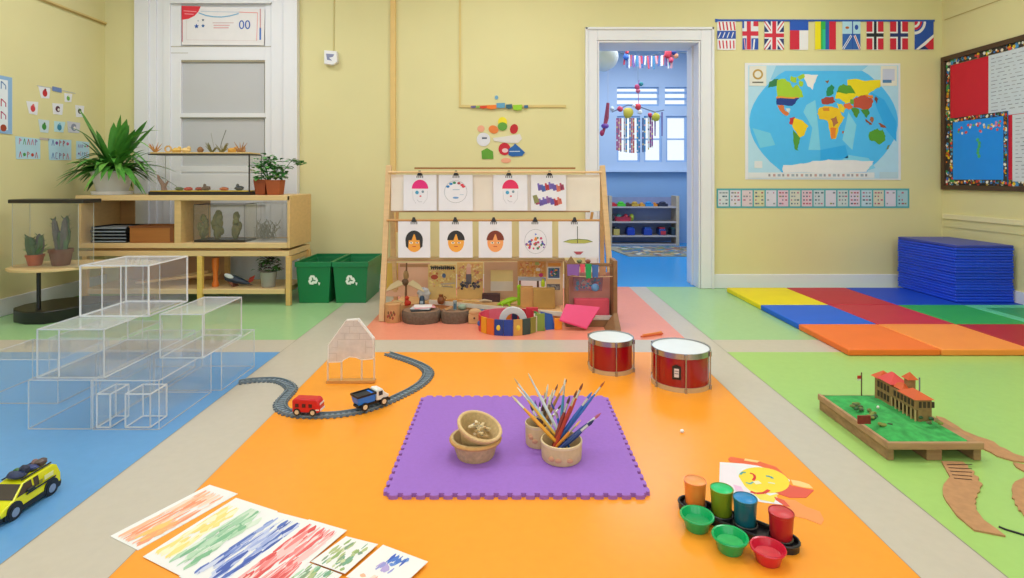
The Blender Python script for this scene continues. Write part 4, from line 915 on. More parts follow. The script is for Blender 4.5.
rod(389, 601, 172.3, .010, RW_); rod(387.5, 599, 220, .009, RW2)
m = MB(); a, b = rp(415,168.3), rp(575,168.3); a.y -= .02; b.y -= .02; m.bar(a, b, .016, .014, wood('#9c6a34')); m.build('top_batten', t)
def panel(px0, px1, y0, y1, cm, name, dy=.0, th=.008, label=None):
    a, b, c, d = rp(px0,y1), rp(px1,y1), rp(px1,y0), rp(px0,y0); o = Vector((0,dy,0)); th = Vector((0,th,0))
    m = MB(); m.hexa([a+o,b+o,b+o+th,a+o+th],[d+o,c+o,c+o+th,d+o+th],cm); return m.build(name, t, label=label)
panel(391, 600, 174.5, 211, mat('#e6dcd0',.6,var=.03), 'hanging_panel')
m = MB(); a, b = rp(391,211.5), rp(590,211.5); m.bar(a, b, .012, .012, RWD); m.build('panel_edge', t)
m = MB(); a = rp(386,260); b = rp(565,260); sz = a.z
m.box(a.x,b.x+.0,RY(.45)+.01,RY(.45)+.14,sz-.012,sz+.008,wood('#b8966c')); m.build('shelf_board', t, bevel=.002)
for px, w_ in ((398,.03),(592,.03)):
    a, b = rp(px,212), rp(px-1 if px < 500 else px-6,246 if px > 500 else 232); a.y -= .022; b.y -= .022; m = MB(); m.bar(a, b, .022, .01, wood('#b5854a')); m.build('brace', t)

# binder clips and drawings
skin = C('#f0a040'); hairb = C('#26262a'); hairr = C('#7a2f1a'); pk = C('#e0207a'); pk2 = C('#e0245e')
def face_pink(c_):
    def f(m,x,y,w):
        m.disc(x,y-6,8.2,.0022,c_,a0=180,a1=360,ry=9); m.disc(x-3,y-2.2,1.8,.0022,C('#3f9ac4')); m.disc(x+2.8,y-3,1.3,.0022,C('#7a93a4')); m.disc(x+.4,y+1.4,1.1,.0022,C('#d05a6a'),ry=.8); m.line([(x-3,y+5),(x-1,y+7),(x+2,y+7)],.5,.0022,C('#b9b9c4'))
        m.line([(x-7.4,y-4),(x-7,y+4),(x-4,y+9)],.3,.0022,C('#b8b8c4')); m.line([(x+7.4,y-4),(x+7,y+4),(x+3,y+9)],.3,.0022,C('#b8b8c4'))
    return f
def face(hair, sk='#f0a040', by='#c0503a'):
    def f(m,x,y,w):
        m.disc(x,y+1,8,.0022,C(sk),ry=9.6); m.disc(x,y-1.2,8.7,.0026,hair,a0=180,a1=360,ry=9.6)
        if hair is hairb and w: m.poly([(x-8.7,y-1.4),(x-8.2,y+5),(x-6,y+7),(x-5.4,y-1.4)],.0030,hair); m.poly([(x+8.7,y-1.4),(x+8.2,y+5),(x+6,y+7),(x+5.4,y-1.4)],.0030,hair)
        m.poly([(x-.4,y-7),(x+.6,y-7),(x+2.4,y-1),(x-2.6,y-1)],.0034,C(sk)); m.disc(x-3,y+1.4,1.7,.0036,C('#f4ead8'),ry=1.1); m.disc(x+3,y+1.4,1.7,.0036,C('#f4ead8'),ry=.8); m.disc(x-3,y+1.4,.7,.0040,hairb); m.disc(x+3,y+1.4,.7,.0040,hairb); m.line([(x-1.8,y+5),(x+1.8,y+5)],.8,.0034,C(by))
    return f
def ring_d(m,x,y,w):
    for a in range(24):
        a0, a1 = a*15, a*15+15; m.line([(x+11.3*math.cos(math.radians(a0)),y-3+11*math.sin(math.radians(a0))),(x+11.3*math.cos(math.radians(a1)),y-3+11*math.sin(math.radians(a1)))],.35,.0022,C('#9aa0ac'))
    for a, c_ in ((215,'#2a78c0'),(240,'#2a88c8'),(262,'#3a8a6a'),(290,'#a8384a'),(312,'#d84050'),(325,'#d84050')): m.disc(x+9.5*math.cos(math.radians(a)),y-3+9*math.sin(math.radians(a)),1.8,.0024,C(c_),ry=1.3,n=8)
    m.line([(x-3,y-5),(x+4,y-5)],.6,.0024,C('#8fb0c8')); m.disc(x,y+3,3,.0024,C('#6f9ad0'),ry=1); m.line([(x+4,y),(x+8,y)],.5,.0024,C('#9ab8d0'))
def words(m,x,y,w):
    rr = random.Random(8)
    for r_ in range(2):
        for i in range(7):
            px = x-12+i*3.7+(2 if r_ == 0 else -1)*.8; py = y-8+r_*14+1.2*math.sin(i*1.6)
            c_ = rr.choice(['#b0486a','#7a68c0','#5a78c8','#c0404a','#9a6ab0','#e07a6a']); m.line([(px,py-3.4),(px+1,py+3.8),(px+2.2,py-2),(px+3.2,py+3.4)],1.9,.0022,C(c_))
    m.poly([(x-16,y+1),(x-12,y),(x-9,y+7),(x-14,y+9)],.0026,C('#8a8a58'))
def dots(m,x,y,w):
    rr = random.Random(12)
    for a in range(24):
        a0, a1 = a*15, a*15+15; m.line([(x+11*math.cos(math.radians(a0)),y+12*math.sin(math.radians(a0))),(x+11*math.cos(math.radians(a1)),y+12*math.sin(math.radians(a1)))],.35,.0022,C('#a4a8b4'))
    for i in range(34): m.disc(x+rr.uniform(-9,9),y+rr.uniform(-4,7),rr.uniform(.8,1.4),.0024+.00003*i,C(rr.choice(['#3a5ab0','#c0503a','#7a4a9a','#e08a3a','#4f7a5a','#c4406a'])),n=7)
    m.disc(x,y-7,1.4,.0026,C('#5a7ad0'),n=3)
def umbrella(m,x,y,w):
    m.line([(x-1,y-15),(x-1,y+2)],.7,.0026,C('#3a3a3c')); m.poly([(x-15,y+.5),(x-9,y-1.5),(x,y-2.5),(x+9,y-1.5),(x+14,y+.5),(x+6,y+2),(x-7,y+2)],.0024,C('#b4b45a')); m.line([(x-15,y+.5),(x-9,y-1.5),(x,y-2.2),(x+9,y-1.5),(x+14,y+.5)],.6,.0028,C('#5f7a3a')); m.poly([(x-5,y+10),(x+5,y+10),(x+2,y+13),(x-2,y+13)],.003,C('#b8505a'))
def drawing(px0, px1, y0, y1, dr, label, cx, hairflag=1, clip='binder clip'):
    a, b, c, d = rp(px0,y1), rp(px1,y1), rp(px1,y0), rp(px0,y0); o = Vector((0,-.034 if y0 > 215 else -.018,0)); ym = (a.y+d.y)/2
    t = thing('child_drawing', label, 'drawing', (a+b)/2+o, 'drawings clipped to the rack')
    # local frame on the leaning sheet: x, y are photo pixels
    ux_ = (b-a)/(px1-px0); uy_ = (a-d)/(y1-y0); n_ = ux_.cross(uy_).normalized()
    if n_.y > 0: n_ = -n_
    org = d+o-ux_*px0-uy_*y0
    M = Matrix(((ux_.x,uy_.x,n_.x,org.x),(ux_.y,uy_.y,n_.y,org.y),(ux_.z,uy_.z,n_.z,org.z),(0,0,0,1)))
    m = MB(M); m.prism([(px0,y0),(px1,y0),(px1,y1),(px0,y1)], 0, .0015, C('#e4e3ec')); pp_ = m.build('paper', t)
    m = MB(M); dr(m, (px0+px1)/2, (y0+y1)/2+2, hairflag)
    for i in range(4): m.rect(cx-3.5+i*1.9,y0+.8,cx-2.5+i*1.9,y0+3,.0022,C('#70747c'))
    m.build('artwork', pp_)
    t2 = thing('binder_clip', 'black binder clip holding the '+label.split(' clipped')[0], 'clip', rp(cx,y0)+o, 'black clips on the rack')
    m = MB(M); m.prism([(cx-2,y0-.8),(cx+2,y0-.8),(cx+1,y0-4),(cx-1,y0-4)], .003, .020, BLACK); m.build('clip_body', t2)
    m = MB(M); m.prism([(cx-2.6,y0+.6),(cx+2.6,y0+.6),(cx+2.6,y0-.8),(cx-2.6,y0-.8)], .003, .008, BLACK); m.build('clip_jaw', t2)
T = 'clipped to the upper rod'; U = 'clipped to the lower rod'
drawing(404,437,175,210.5,face_pink(pk),'drawing of a face with a magenta hat '+T,420.5)
drawing(439,473,175,210.5,ring_d,'drawing of a circle with blue and red marks '+T,456.5)
drawing(493.5,527.5,175,210.5,face_pink(pk2),'drawing of a face with a crimson hat '+T,509)
drawing(531,566,175,210.5,words,'drawing of two rows of colourful lettering '+T,549.5)
drawing(399,431,221,257,face(hairb,'#eda23e'),'drawing of a round face with black bobbed hair '+U,415)
drawing(440,473,221,257,face(hairb,'#efa640'),'drawing of an orange face with short black hair '+U,456,0)
drawing(479,512,221,257,face(hairr,'#f0a060'),'drawing of an orange face with red-brown hair '+U,494)
drawing(519,552,221,257,dots,'drawing of a circle filled with small coloured marks '+U,535)
drawing(558,598,221,257,umbrella,'drawing of a wide green shape on a thin stem '+U,574)

# ---- things on and under the rack shelf ----
def upright(px0, px1, y0, y1, Y, th, cm, name, label, cat, extra=None, bevel=.0015, floor=None):
    m = MB(facing(Y)); m.prism([(px0,y0),(px1,y0),(px1,y1),(px0,y1)], -th, 0, cm)
    if extra: extra(m)
    return m.build(name, label=label, cat=cat, bevel=0)
# long low plinth the boards stand on
PL = wood('#e0b078', .6)
t = thing('display_plinth', 'long low wooden plinth with a pale front edge under the display rack', 'plinth', (0,4.5,0))
pt = [(-.93,4.42),(-.66,4.66),(-.66,4.67),(.40,4.23),(.40,4.27),(.40,4.85),(-.93,4.85)]
A, B = Vector((-.66,4.645,0)), Vector((.395,4.22,0))
m = MB(); m.prism([(-.93,4.44),(-.66,4.645),(.395,4.22),(.395,4.88),(-.93,4.88)], .0, .085, PL); m.build('plinth_top', t)
m = MB(); m.bar(A+Vector((0,-.012,.085)), B+Vector((0,-.012,.085)), .02, .03, mat('#e6dccb',.5)); m.build('front_edge', t)
PZ = .0855
def base_y(Y): return CY+(H-PZ)*FL/Y
def std(px0, px1, ytop, Y, th, cm, name, label, cat, extra=None): return upright(px0, px1, ytop, base_y(Y)-.05, Y, th, cm, name, label, cat, extra)
def coll(cols, n, seed, px0, px1, y0, y1, s_=1.6):
    def f(m):
        rr = random.Random(seed)
        for i in range(n):
            x, y = rr.uniform(px0+s_,px1-s_), rr.uniform(y0+s_,y1-s_); a = rr.uniform(0,PI); w, h_ = s_*rr.uniform(.4,1), s_*rr.uniform(.3,.7)
            p = [(x+u*w*math.cos(a)-v*h_*math.sin(a), y+u*w*math.sin(a)+v*h_*math.cos(a)) for u, v in ((-1,-1),(1,-1),(1,1),(-1,1))]
            m.poly(p, .001+.00002*i, C(rr.choice(cols)))
    return f
std(386,430,263,4.84,.02,mat('#e0b498',.7,var=.06),'cardboard_sheet','plain pinkish brown cardboard panel at the left of the rack','panel', lambda m: (m.rect(386,263,398,290,.001,C('#cfae4e')), m.rect(400,264,430,267,.001,C('#b58a62'))))
def b1(m):
    coll(['#ecd070','#f0dc90','#dcc07a','#e4b890','#f2e4a4','#dca060'],90,1,428,456,266,288)(m)
    rr = random.Random(3)
    for i in range(12): x = 431+i*2; m.line([(x,265.5+rr.uniform(0,1)),(x+.8,269.5)],1.3,.004,C('#1f2c2e')); m.line([(x,266+rr.uniform(0,2.5)),(x+2,267+rr.uniform(0,1.5))],1.1,.0042,C('#24343a'))
    m.disc(434.5,277,3.6,.005,C('#b8503a'),ry=2.4); m.disc(444,275.5,1.9,.005,C('#4a6a96'),ry=2.2); m.disc(437,273.5,1.2,.0054,C('#c87848')); m.line([(441,284),(455,283)],1.4,.005,C('#c8b8a8')); m.line([(442,286),(453,287)],1,.005,C('#a89888'))
std(428,456,264.5,4.74,.012,mat('#e2c684',.7,var=.1),'craft_board','yellow craft board with dark lettering and collage pieces under the rack shelf','craft board', b1)
def b2(m):
    coll(['#ecc884','#e0a06a','#f0d8a0','#cc8468','#dcbc88','#f0d880'],130,2,457,483,263,291)(m)
    m.rect(466.5,267,471,274,.005,C('#e8b8a8')); m.rect(466,274,471.5,284,.005,C('#6a6470')); m.disc(468.8,265.4,2,.0056,C('#eac8b0'))
    rr = random.Random(4)
    for i in range(40): m.disc(rr.uniform(461,479),rr.uniform(282,289),rr.uniform(.8,1.7),.006+.00003*i,C(rr.choice(['#3a3c42','#545862','#6a5a6a','#2c3036'])),n=6)
std(457,483,262.5,4.74,.012,mat('#e0bc78',.7,var=.1),'craft_board','gold craft board with a pink and grey figure under the rack shelf','craft board', b2)
t = thing('cardboard_window', 'cardboard frame with a pale yellow opening in the middle of the display', 'cardboard frame', W(500,294,4.72))
m = MB(facing(4.72))
for a in ((484,262,518,270),(484,270,490.5,base_y(4.72)),(513,270,518,base_y(4.72)),(490.5,291,513,base_y(4.72))): m.prism([(a[0],a[1]),(a[2],a[1]),(a[2],a[3]),(a[0],a[3])], -.012, 0, mat('#cfa888',.7,var=.06))
m.build('frame', t)
m = MB(facing(4.72)); m.prism([(490.5,270),(513,270),(513,281.5),(490.5,281.5)], -.012, -.008, mat('#ecd898',.7)); m.prism([(490.5,281.5),(513,281.5),(513,291),(490.5,291)], -.012, -.007, mat('#ddd2c4',.7)); m.build('infill', t)
m = MB(); a = W(482,291,4.62); b = W(500,291,4.62); m.box(a.x,b.x,4.62,4.69,PZ+.001,PZ+.062,mat('#4a2c30',.6,var=.3,scale=40)); m.build('dark_box', label='low dark reddish box beside the pale yellow opening', cat='box')
# lime frog
t = thing('toy_lizard', 'lime green toy lizard with dark spots on the plinth', 'toy', W(508,300,4.5))
lm = mat('#9ccf1a',.5,var=.12,scale=50); c = W(508,297,4.5); c.z = PZ+.001
m = MB(); m.tube([c+Vector((-.085,-.03,.012)),c+Vector((-.05,-.02,.02)),c+Vector((0,0,.034)),c+Vector((.04,.01,.045)),c+Vector((.075,.0,.05))],[.005,.016,.026,.022,.012],lm); m.build('body', t)
for dx in (-.035,.02):
    m = MB(); m.tube([c+Vector((dx,-.01,.02)),c+Vector((dx-.02,-.035,.022)),c+Vector((dx-.005,-.05,.004))],.007,lm); m.build('leg', t)
m = MB(); m.box(c.x+.075,c.x+.105,c.y-.0,c.y+.03,PZ+.001,PZ+.14,lm); m.ell((c.x+.09,c.y+.015,PZ+.145),(.02,.02,.018),lm); m.build('toy_post', label='short lime green post standing behind the toy lizard', cat='post')
# right-hand display
def b3(m): coll(['#e0a060','#e8b878','#d88848','#e8c898','#d07a5a','#e4b050'],140,5,518,545,261,278)(m); m.disc(541,275,2,.006,C('#c83a7a')); m.rect(536,268,540,271,.006,C('#e8e0d8')); m.rect(535,262,539,265,.0062,C('#a8b868'))
upright(517.5,546,260.5,278.5,4.60,.012,mat('#d8a468',.7,var=.1),'craft_board','orange craft board covered in small shapes above the grey lintel','craft board',b3)
m = MB(facing(4.58)); m.prism([(518,277),(546,277.5),(546,281),(518,280.5)],-.08,0,mat('#b9bfcc',.5)); m.prism([(519,281),(521,281),(521,290),(519,290)],-.03,-.02,C('#8a5a3a')); m.prism([(537,281),(539,281),(539,291),(537,291)],-.03,-.01,C('#5c3c34')); m.build('lintel_shelf', label='small grey shelf on dark posts below the orange craft board', cat='shelf')
def b4(m):
    m.rect(548,263,561,266,.001,C('#e0a048')); m.rect(547.5,267,560,279,.001,C('#dfe6ea')); m.rect(548.3,268,559.5,278,.0015,C('#4a6690'))
    coll(['#c83a3a','#3f9a6a','#4a6ac0','#e8a040','#e0e0ea','#2a4a5a'],46,6,548.3,559.3,268,277,1.2)(m)
    m.rect(547,284,560,290,.001,C('#76706e')); coll(['#8a8680','#5c5858','#a09a92'],40,7,547,560,284,290,1.2)(m)
std(546,563,261,4.5,.014,mat('#dfbf92',.6,var=.05),'framed_picture','pale framed board with a small colourful town picture beside the puppet theatre','picture',b4)
for px0, px1, y0, Y, c_, lb, sd in ((520.5,533,287.5,4.42,'#cf9a5c','plain tan cardboard box left of the printed one',1),(533.5,555,289,4.38,'#bd9450','printed brown cardboard box with green marks',2)):
    m = MB(); a, b = XS(px0,Y), XS(px1,Y); m.box(a,b,Y,Y+.07,PZ+.001,ZS(y0,Y),mat(c_,.7,var=.1)); MM = m; f_ = MB(facing(Y)); m.build('cardboard_box', label=lb, cat='box', bevel=.002)
    if sd == 2:
        pass
m = MB(); c = W(543,289,4.47); m.lathe([(.014,0),(.016,.005),(.016,.04),(.008,.05),(.008,.06),(0,.06)],(c.x,4.47,ZS(289,4.38)+.0015),mat('#b4cc20',.4)); m.build('lime_bottle', label='small lime yellow bottle standing on the printed cardboard box', cat='bottle')
# left cluster
c = W(406,292,4.62); c.z = PZ
t = thing('stick_bird', 'craft bird with pale spread wings on a brown stick, left of the craft boards', 'craft bird', c)
m = MB(); m.tube([c+Vector((0,0,.001)),c+Vector((0,0,.1)),c+Vector((.005,.0,.32))],[.012,.009,.006],C('#7c5a3c')); m.ell(c+Vector((-.005,-.005,.165)),(.028,.022,.03),C('#6a5038'),jit=.1); m.ell(c+Vector((.0,0,.22)),(.022,.018,.04),C('#a88a5c'),jit=.1); m.build('body', t)
for s_ in (-1,1):
    m = MB(); b = c+Vector((.01*s_,-.01,.15)); m.add([b,b+Vector((.05*s_,-.01,.035)),b+Vector((.11*s_,-.03,.0)),b+Vector((.15*s_,-.05,-.055)),b+Vector((.08*s_,-.03,-.03)),b+Vector((0,.006,-.006)),b+Vector((.05*s_,0,.028)),b+Vector((.11*s_,-.02,-.006)),b+Vector((.15*s_,-.04,-.06)),b+Vector((.08*s_,-.02,-.036))],[(0,1,2,3,4),(5,9,8,7,6),(0,5,6,1),(1,6,7,2),(2,7,8,3),(3,8,9,4),(4,9,5,0)],C('#e4d3a8')); m.build('wing', t)
c = W(407,299,4.5); c.z = PZ+.001; m = MB(); m.lathe([(.018,0),(.022,.02),(.012,.045),(.02,.06),(.0,.078)],c,mat('#c8341c',.5)); m.ell(c+Vector((.02,-.01,.02)),(.015,.012,.019),mat('#c8341c',.5)); m.build('red_figure', label='small bright red figure below the craft bird', cat='figure')
c = W(422,297,4.5); c.z = PZ+.001; m = MB(); m.lathe([(.022,0),(.024,.01),(.02,.06),(.012,.075),(.0,.077)],c,mat('#2c4460',.4)); m.box(c.x-.012,c.x+.012,c.y-.026,c.y-.02,.105+.0,.125,C('#b8c4d0')); m.build('blue_figure', label='small dark blue figure with a pale patch right of the red one', cat='figure')
c = W(424,285,4.7); c.z = PZ+.001; m = MB(); m.ell(c+Vector((0,0,.05)),(.05,.03,.05),mat('#d2d4dc',.8,var=.15,scale=30),jit=.25,n=18,k=10); m.build('crumpled_paper', label='crumpled pale grey paper ball at the left of the craft boards', cat='paper')
c = W(441,296,4.55); c.z = PZ+.001; t = thing('brown_jug', 'small brown jug in front of the yellow craft board', 'jug', c)
m = MB(); m.lathe([(.02,0),(.03,.02),(.028,.045),(.016,.06),(.02,.075),(.012,.075)],c,mat('#8a5028',.5,var=.1)); m.build('body', t); m = MB(); m.tube([c+Vector((.02,0,.065)),c+Vector((.042,0,.05)),c+Vector((.028,0,.025))],.004,mat('#8a5028',.5)); m.build('handle', t)
for i, (px, py, l_, c_, nm) in enumerate(((395,292,.10,'#d8c08a','pale straw'),(470,300,.14,'#d9b070','tan'),(484,303,.12,'#c8b49a','grey-brown'),(452,301,.16,'#cf9450','orange-brown'))):
    c = W(px,py,4.45+.03*i); m = MB(); z_ = PZ+.012; m.tube([(c.x-l_/2,4.55+.02*i,z_),(c.x,4.54+.02*i,z_+.012),(c.x+l_/2,4.56+.02*i,z_)],[.006,.011,.005],mat(c_,.8,var=.1)); m.build('driftwood', label='%s driftwood stick lying on the low plinth' % nm, cat='stick')

# cardboard tube, logs, papers in front
KC = mat('#c99a68', .7, var=.08)
c = F(393,321.5); t = thing('cardboard_drum', 'round cardboard container with a reddish print at the foot of the rack', 'container', c)
m = MB(); m.lathe([(.058,0),(.06,.003),(.06,.13),(.063,.132),(.063,.14),(.055,.14),(.052,.132),(0,.132)],c,KC); m.build('container_body', t)
m = MB(); 
for i in range(9):
    a = -PI/2-.5+i*.11; m.ell((c.x+.0605*math.cos(a),c.y+.0605*math.sin(a),.05+.02*math.sin(i*2)+.012*(i%3)),(.008,.003,.012),C(['#9a4a38','#7a5a38'][i%2]),n=7,k=5)
m.build('printed_mark', t)
BK = mat('#6c5c4e', .9, var=.35, scale=60, bump=1.0)
def log(px, py, rx, h_, label):
    c = F(px,py); t = thing('log_slice', label, 'log', c, 'bark-covered log slices'); m = MB(); n = 36; pr = []
    rr = random.Random(px); js = [1+rr.uniform(-.03,.03) for _ in range(n)]
    vs_ = []
    for r_, z_ in ((.96,0),(1,.02),(1.01,h_*.5),(1,h_-.01),(.95,h_)):
        for k_ in range(n): a = 2*PI*k_/n; vs_.append((c.x+rx*r_*js[k_]*math.cos(a), c.y+rx*.8*r_*js[k_]*math.sin(a), z_))
    m.add(vs_, [(i*n+k_, i*n+(k_+1)%n, (i+1)*n+(k_+1)%n, (i+1)*n+k_) for i in range(4) for k_ in range(n)]+[tuple(range(n-1,-1,-1))], BK); m.build('bark', t)
    m = MB(); m.prism([(c.x+rx*.94*js[k_]*math.cos(2*PI*k_/n), c.y+rx*.75*js[k_]*math.sin(2*PI*k_/n)) for k_ in range(n)], h_-.008, h_+.001, mat('#8f6f58',.8,var=.2,scale=30)); m.build('cut_face', t); return c
l1 = log(421.5,321,.148,.088,'wide dark log slice carrying papers, left of the smaller one')
l2 = log(455,321.5,.107,.088,'smaller dark log slice right of the wide one')
z = .0895
for i, (dx, dy, w, h_, a, c_, th_, lb) in enumerate(((-.005,-.02,.15,.10,.25,'#3a3f44',.012,'dark booklet at the bottom of the pile on the wide log'),(.0,-.01,.15,.11,-.1,'#c9ccd0',.006,'pale grey booklet in the pile on the wide log'),(.02,.0,.16,.11,.35,'#e8a0a8',.003,'pink paper sheet in the pile on the wide log'),(.01,.01,.14,.10,.1,'#e6dfe2',.003,'white paper sheet on top of the pile on the wide log'))):
    M = Matrix.Translation((l1.x+dx,l1.y+dy,z))@Matrix.Rotation(a,4,'Z'); m = MB(M); m.box(-w/2,w/2,-h_/2,h_/2,0,th_,C(c_)); m.build('paper_booklet' if i < 2 else 'paper_sheet', label=lb, cat='booklet' if i < 2 else 'paper', bevel=.001); z += th_+.0005
c = Vector((l2.x-.0,l2.y,.0895)); m = MB(); m.lathe([(.013,0),(.014,.004),(.014,.05),(.015,.052),(.015,.07),(0,.07)],c+Vector((-.0,0,0)),mat('#8fa0a4',.4)); m.box(c.x-.008,c.x+.008,c.y-.018,c.y-.012,.1,.14,C('#4a6a80')); m.build('small_tube', label='small grey tube standing on the smaller log slice', cat='tube')
m = MB(); c = Vector((l2.x+.055,l2.y,.0895)); m.ell(c+Vector((0,0,.022)),(.033,.024,.022),mat('#8ea08c',.6,var=.15),jit=.1); m.build('grey_stone', label='rounded grey-green stone on the smaller log slice', cat='stone')
m = MB(); c = Vector((l2.x-.05,l2.y-.03,.0895)); m.bar(c+Vector((-.02,0,.008)),c+Vector((.03,.01,.03)),.014,.014,KC); m.build('wood_chip', label='short tan wood chip on the smaller log slice', cat='wood chip')
# pale wooden fish shape & slate
c = F(475,324); t = thing('wooden_animal', 'pale wooden animal figure right of the smaller log slice', 'figure', c)
m = MB(); m.prism([(c.x-.05,c.y),(c.x+.05,c.y-.01),(c.x+.06,c.y+.03),(c.x-.05,c.y+.035)],0,.075,wood('#cfa672')); m.ell((c.x,c.y+.012,.085),(.05,.02,.03),wood('#c9a070'),jit=.05); m.build('body', t, bevel=.004)
m = MB(); m.disc; m.ell((c.x-.005,c.y-.007,.045),(.008,.004,.008),C('#5c4030')); m.build('eye', t)
m = MB(); M = Matrix.Translation((c.x+.015,c.y+.09,.001))@Matrix.Rotation(.2,4,'Z'); m = MB(M); m.box(-.05,.05,-.03,.03,0,.085,mat('#5f6f86',.6)); m.build('slate_block', label='blue-grey block standing behind the pale wooden animal', cat='block', bevel=.003)

# ring of coloured magnetic tiles
RCX, RCY, RX, RYY, FH = -.01, 4.12, .215, .185, .11
ring_t = thing('tile_fence', 'ring-shaped fence of coloured toy tiles on the pink floor', 'toy fence', (RCX,RCY,0))
tc_ = ['#cf9a50','#2f4a4a','#8a8a40','#e0d8cc','#7a9a40','#3f9a5a','#c83a4a','#d84050','#c83a4a','#e06a80','#dc7088','#dc7088','#e05a74','#d84a6a','#d0243c','#d8303a','#e8a020','#e06a28','#1c3c8c','#1a3a96']
n = len(tc_)
for i, c_ in enumerate(tc_):
    a0, a1 = -PI/2+.15+2*PI*i/n, -PI/2+.15+2*PI*(i+1)/n; p0 = Vector((RCX+RX*math.cos(a0),RCY+RYY*math.sin(a0),0)); p1 = Vector((RCX+RX*math.cos(a1),RCY+RYY*math.sin(a1),0))
    d = (p1-p0)*.02; m = MB(); m.bar(p0+d+Vector((0,0,FH/2+.001)),p1-d+Vector((0,0,FH/2+.001)),.012,FH,mat(c_,.35,var=.04)); 
    if i % 3 == 0: q = (p0+p1)/2; out = Vector(((q.x-RCX),(q.y-RCY),0)).normalized()*.0075; m.ell(q+out+Vector((0,0,FH*.5)),(.016,.004,.02),C(['#e8c840','#d8d8d0','#3a5aa0'][i//3%3]),n=8,k=5)
    m.build('tile', ring_t)
m = MB(); c = Vector((XS(513,4.02),4.02,0)); no_ = 14; ov = []; iv = []
for i in range(no_+1): a = PI*i/no_; ov.append((c.x+.10*math.cos(a), .085+.10*math.sin(a))); iv.append((c.x+.052*math.cos(a), .085+.052*math.sin(a)))
ov = [(c.x+.10,0)]+ov+[(c.x-.10,0)]; iv = [(c.x+.052,0)]+iv+[(c.x-.052,0)]
vs_ = [(x,c.y+y,z) for y in (-.012,.012) for x,z in ov+iv]; k_ = len(ov); fs = []
for i in range(k_-1):
    fs += [(i,i+1,k_+i+1,k_+i),(2*k_+i,3*k_+i,3*k_+i+1,2*k_+i+1),(i,2*k_+i,2*k_+i+1,i+1),(k_+i,k_+i+1,3*k_+i+1,3*k_+i)]
fs += [(0,k_,3*k_,2*k_),(k_-1,3*k_-1,4*k_-1,2*k_-1)]
m.add(vs_, fs, mat('#cfcfd6',.45,var=.03)); m.build('toy_arch', label='pale grey toy arch standing inside the ring of tiles', cat='toy arch', bevel=.003)
for (x,y,w,h_,c_,lb) in ((XS(508,4.2),4.2,.04,.1,'#c87828','orange'),(XS(513,4.2)+.012,4.2,.04,.11,'#1c2c58','navy blue'),(XS(519,4.2)+.018,4.2,.036,.105,'#2a8a90','teal')):
    m = MB(); m.box(x-w/2,x+w/2,y,y+.03,0,h_,mat(c_,.4)); m.build('toy_block', label=lb+' upright block seen through the toy arch', cat='block', bevel=.002)
m = MB(); c = F(531,327); m.box(c.x-.035,c.x+.055,4.22,4.25,0,.13,mat('#d83a4c',.4)); m.build('toy_block', label='red upright block at the back right inside the tile ring', cat='block', bevel=.002)
m = MB(); m.ell((XS(530,4.06),4.06,.04),(.026,.026,.04),mat('#3fae5a',.4)); m.build('toy_egg', label='green rounded toy inside the ring beside the arch', cat='toy')
t = thing('tile_wall', 'tall olive tile standing at the right end of the ring', 'tile', F(540,331))
c = F(540,331); m = MB(); m.prism([(c.x-.035,c.y-.01),(c.x+.035,c.y-.0),(c.x+.035,c.y+.012),(c.x-.035,c.y+.002)],0,.125,mat('#7f9a44',.4)); m.build('tile_panel', t, bevel=.002); m = MB(); m.box(c.x-.045,c.x-.036,c.y-.012,c.y+.004,0,.125,C('#e6dcd0')); m.build('tile_edge', t)
m = MB(); c = F(550,330); m.hexa([(c.x-.03,c.y,0.0),(c.x+.04,c.y+.02,0.0),(c.x+.04,c.y+.035,0),(c.x-.03,c.y+.015,0)],[(c.x-.07,c.y+.03,.125),(c.x+.02,c.y+.05,.10),(c.x+.02,c.y+.062,.10),(c.x-.07,c.y+.042,.125)],mat('#1c4ea0',.4)); m.build('blue_tile', label='blue tile leaning to the left beside the olive tile', cat='tile')
m = MB(); c = F(558,330); m.prism([(c.x-.025,c.y),(c.x+.03,c.y+.01),(c.x+.03,c.y+.03),(c.x-.025,c.y+.02)],0,.08,mat('#f0942a',.4)); m.build('yellow_tile', label='orange-yellow tile block between the ring and the pink folder', cat='tile', bevel=.002)

# ================= puppet theatre =================
TY = 4.17; TB = 4.31; WB = wood('#8a6440', .55, .15)
t = thing('puppet_theatre', 'small brown wooden puppet theatre at the right of the rack', 'puppet theatre', (.6,TY,0))
tx0, tx1, ttop = XS(566,TY), XS(617,TY), ZS(263,TY)
m = MB(); m.box(tx0,tx0+.022,TY,TB,0,ttop,WB); m.build('side_panel', t, bevel=.003)
m = MB(); m.prism([(0,0)]*3, 0,0,WB) if 0 else m.box(tx1-.03,tx1,TY-.02,TB,0,ttop+.02,WB); m.build('side_panel', t, bevel=.003)
m = MB(); m.box(tx0+.022,tx1-.03,TY+.01,TY+.03,ttop-.028,ttop-.004,WB); m.build('top_bar', t, bevel=.002)
m = MB(); m.box(tx0+.022,tx1-.03,TB-.012,TB,.06,ttop-.09,mat('#d8a094',.7,var=.1)); m.build('back_board', t)
m = MB(); m.hexa([(tx1-.10,TY-.16,0),(tx1,TY-.16,0),(tx1,TY-.02,0),(tx1-.10,TY-.02,0)],[(tx1-.04,TY-.14,.02),(tx1,TY-.14,.03),(tx1,TY-.02,.11),(tx1-.03,TY-.02,.11)],WB); m.build('foot', t)
m = MB(); m.box(tx0+.022,tx1-.03,TY+.0,TB-.013,.001,.05,WB); m.build('stage_floor', t)
m = MB(); m.tube([(tx0+.02,TY+.004,ttop-.095),((tx0+tx1)/2,TY-.0,ttop-.105),(tx1-.03,TY+.004,ttop-.10)],.003,C('#d8b890')); m.build('washing_line', t)
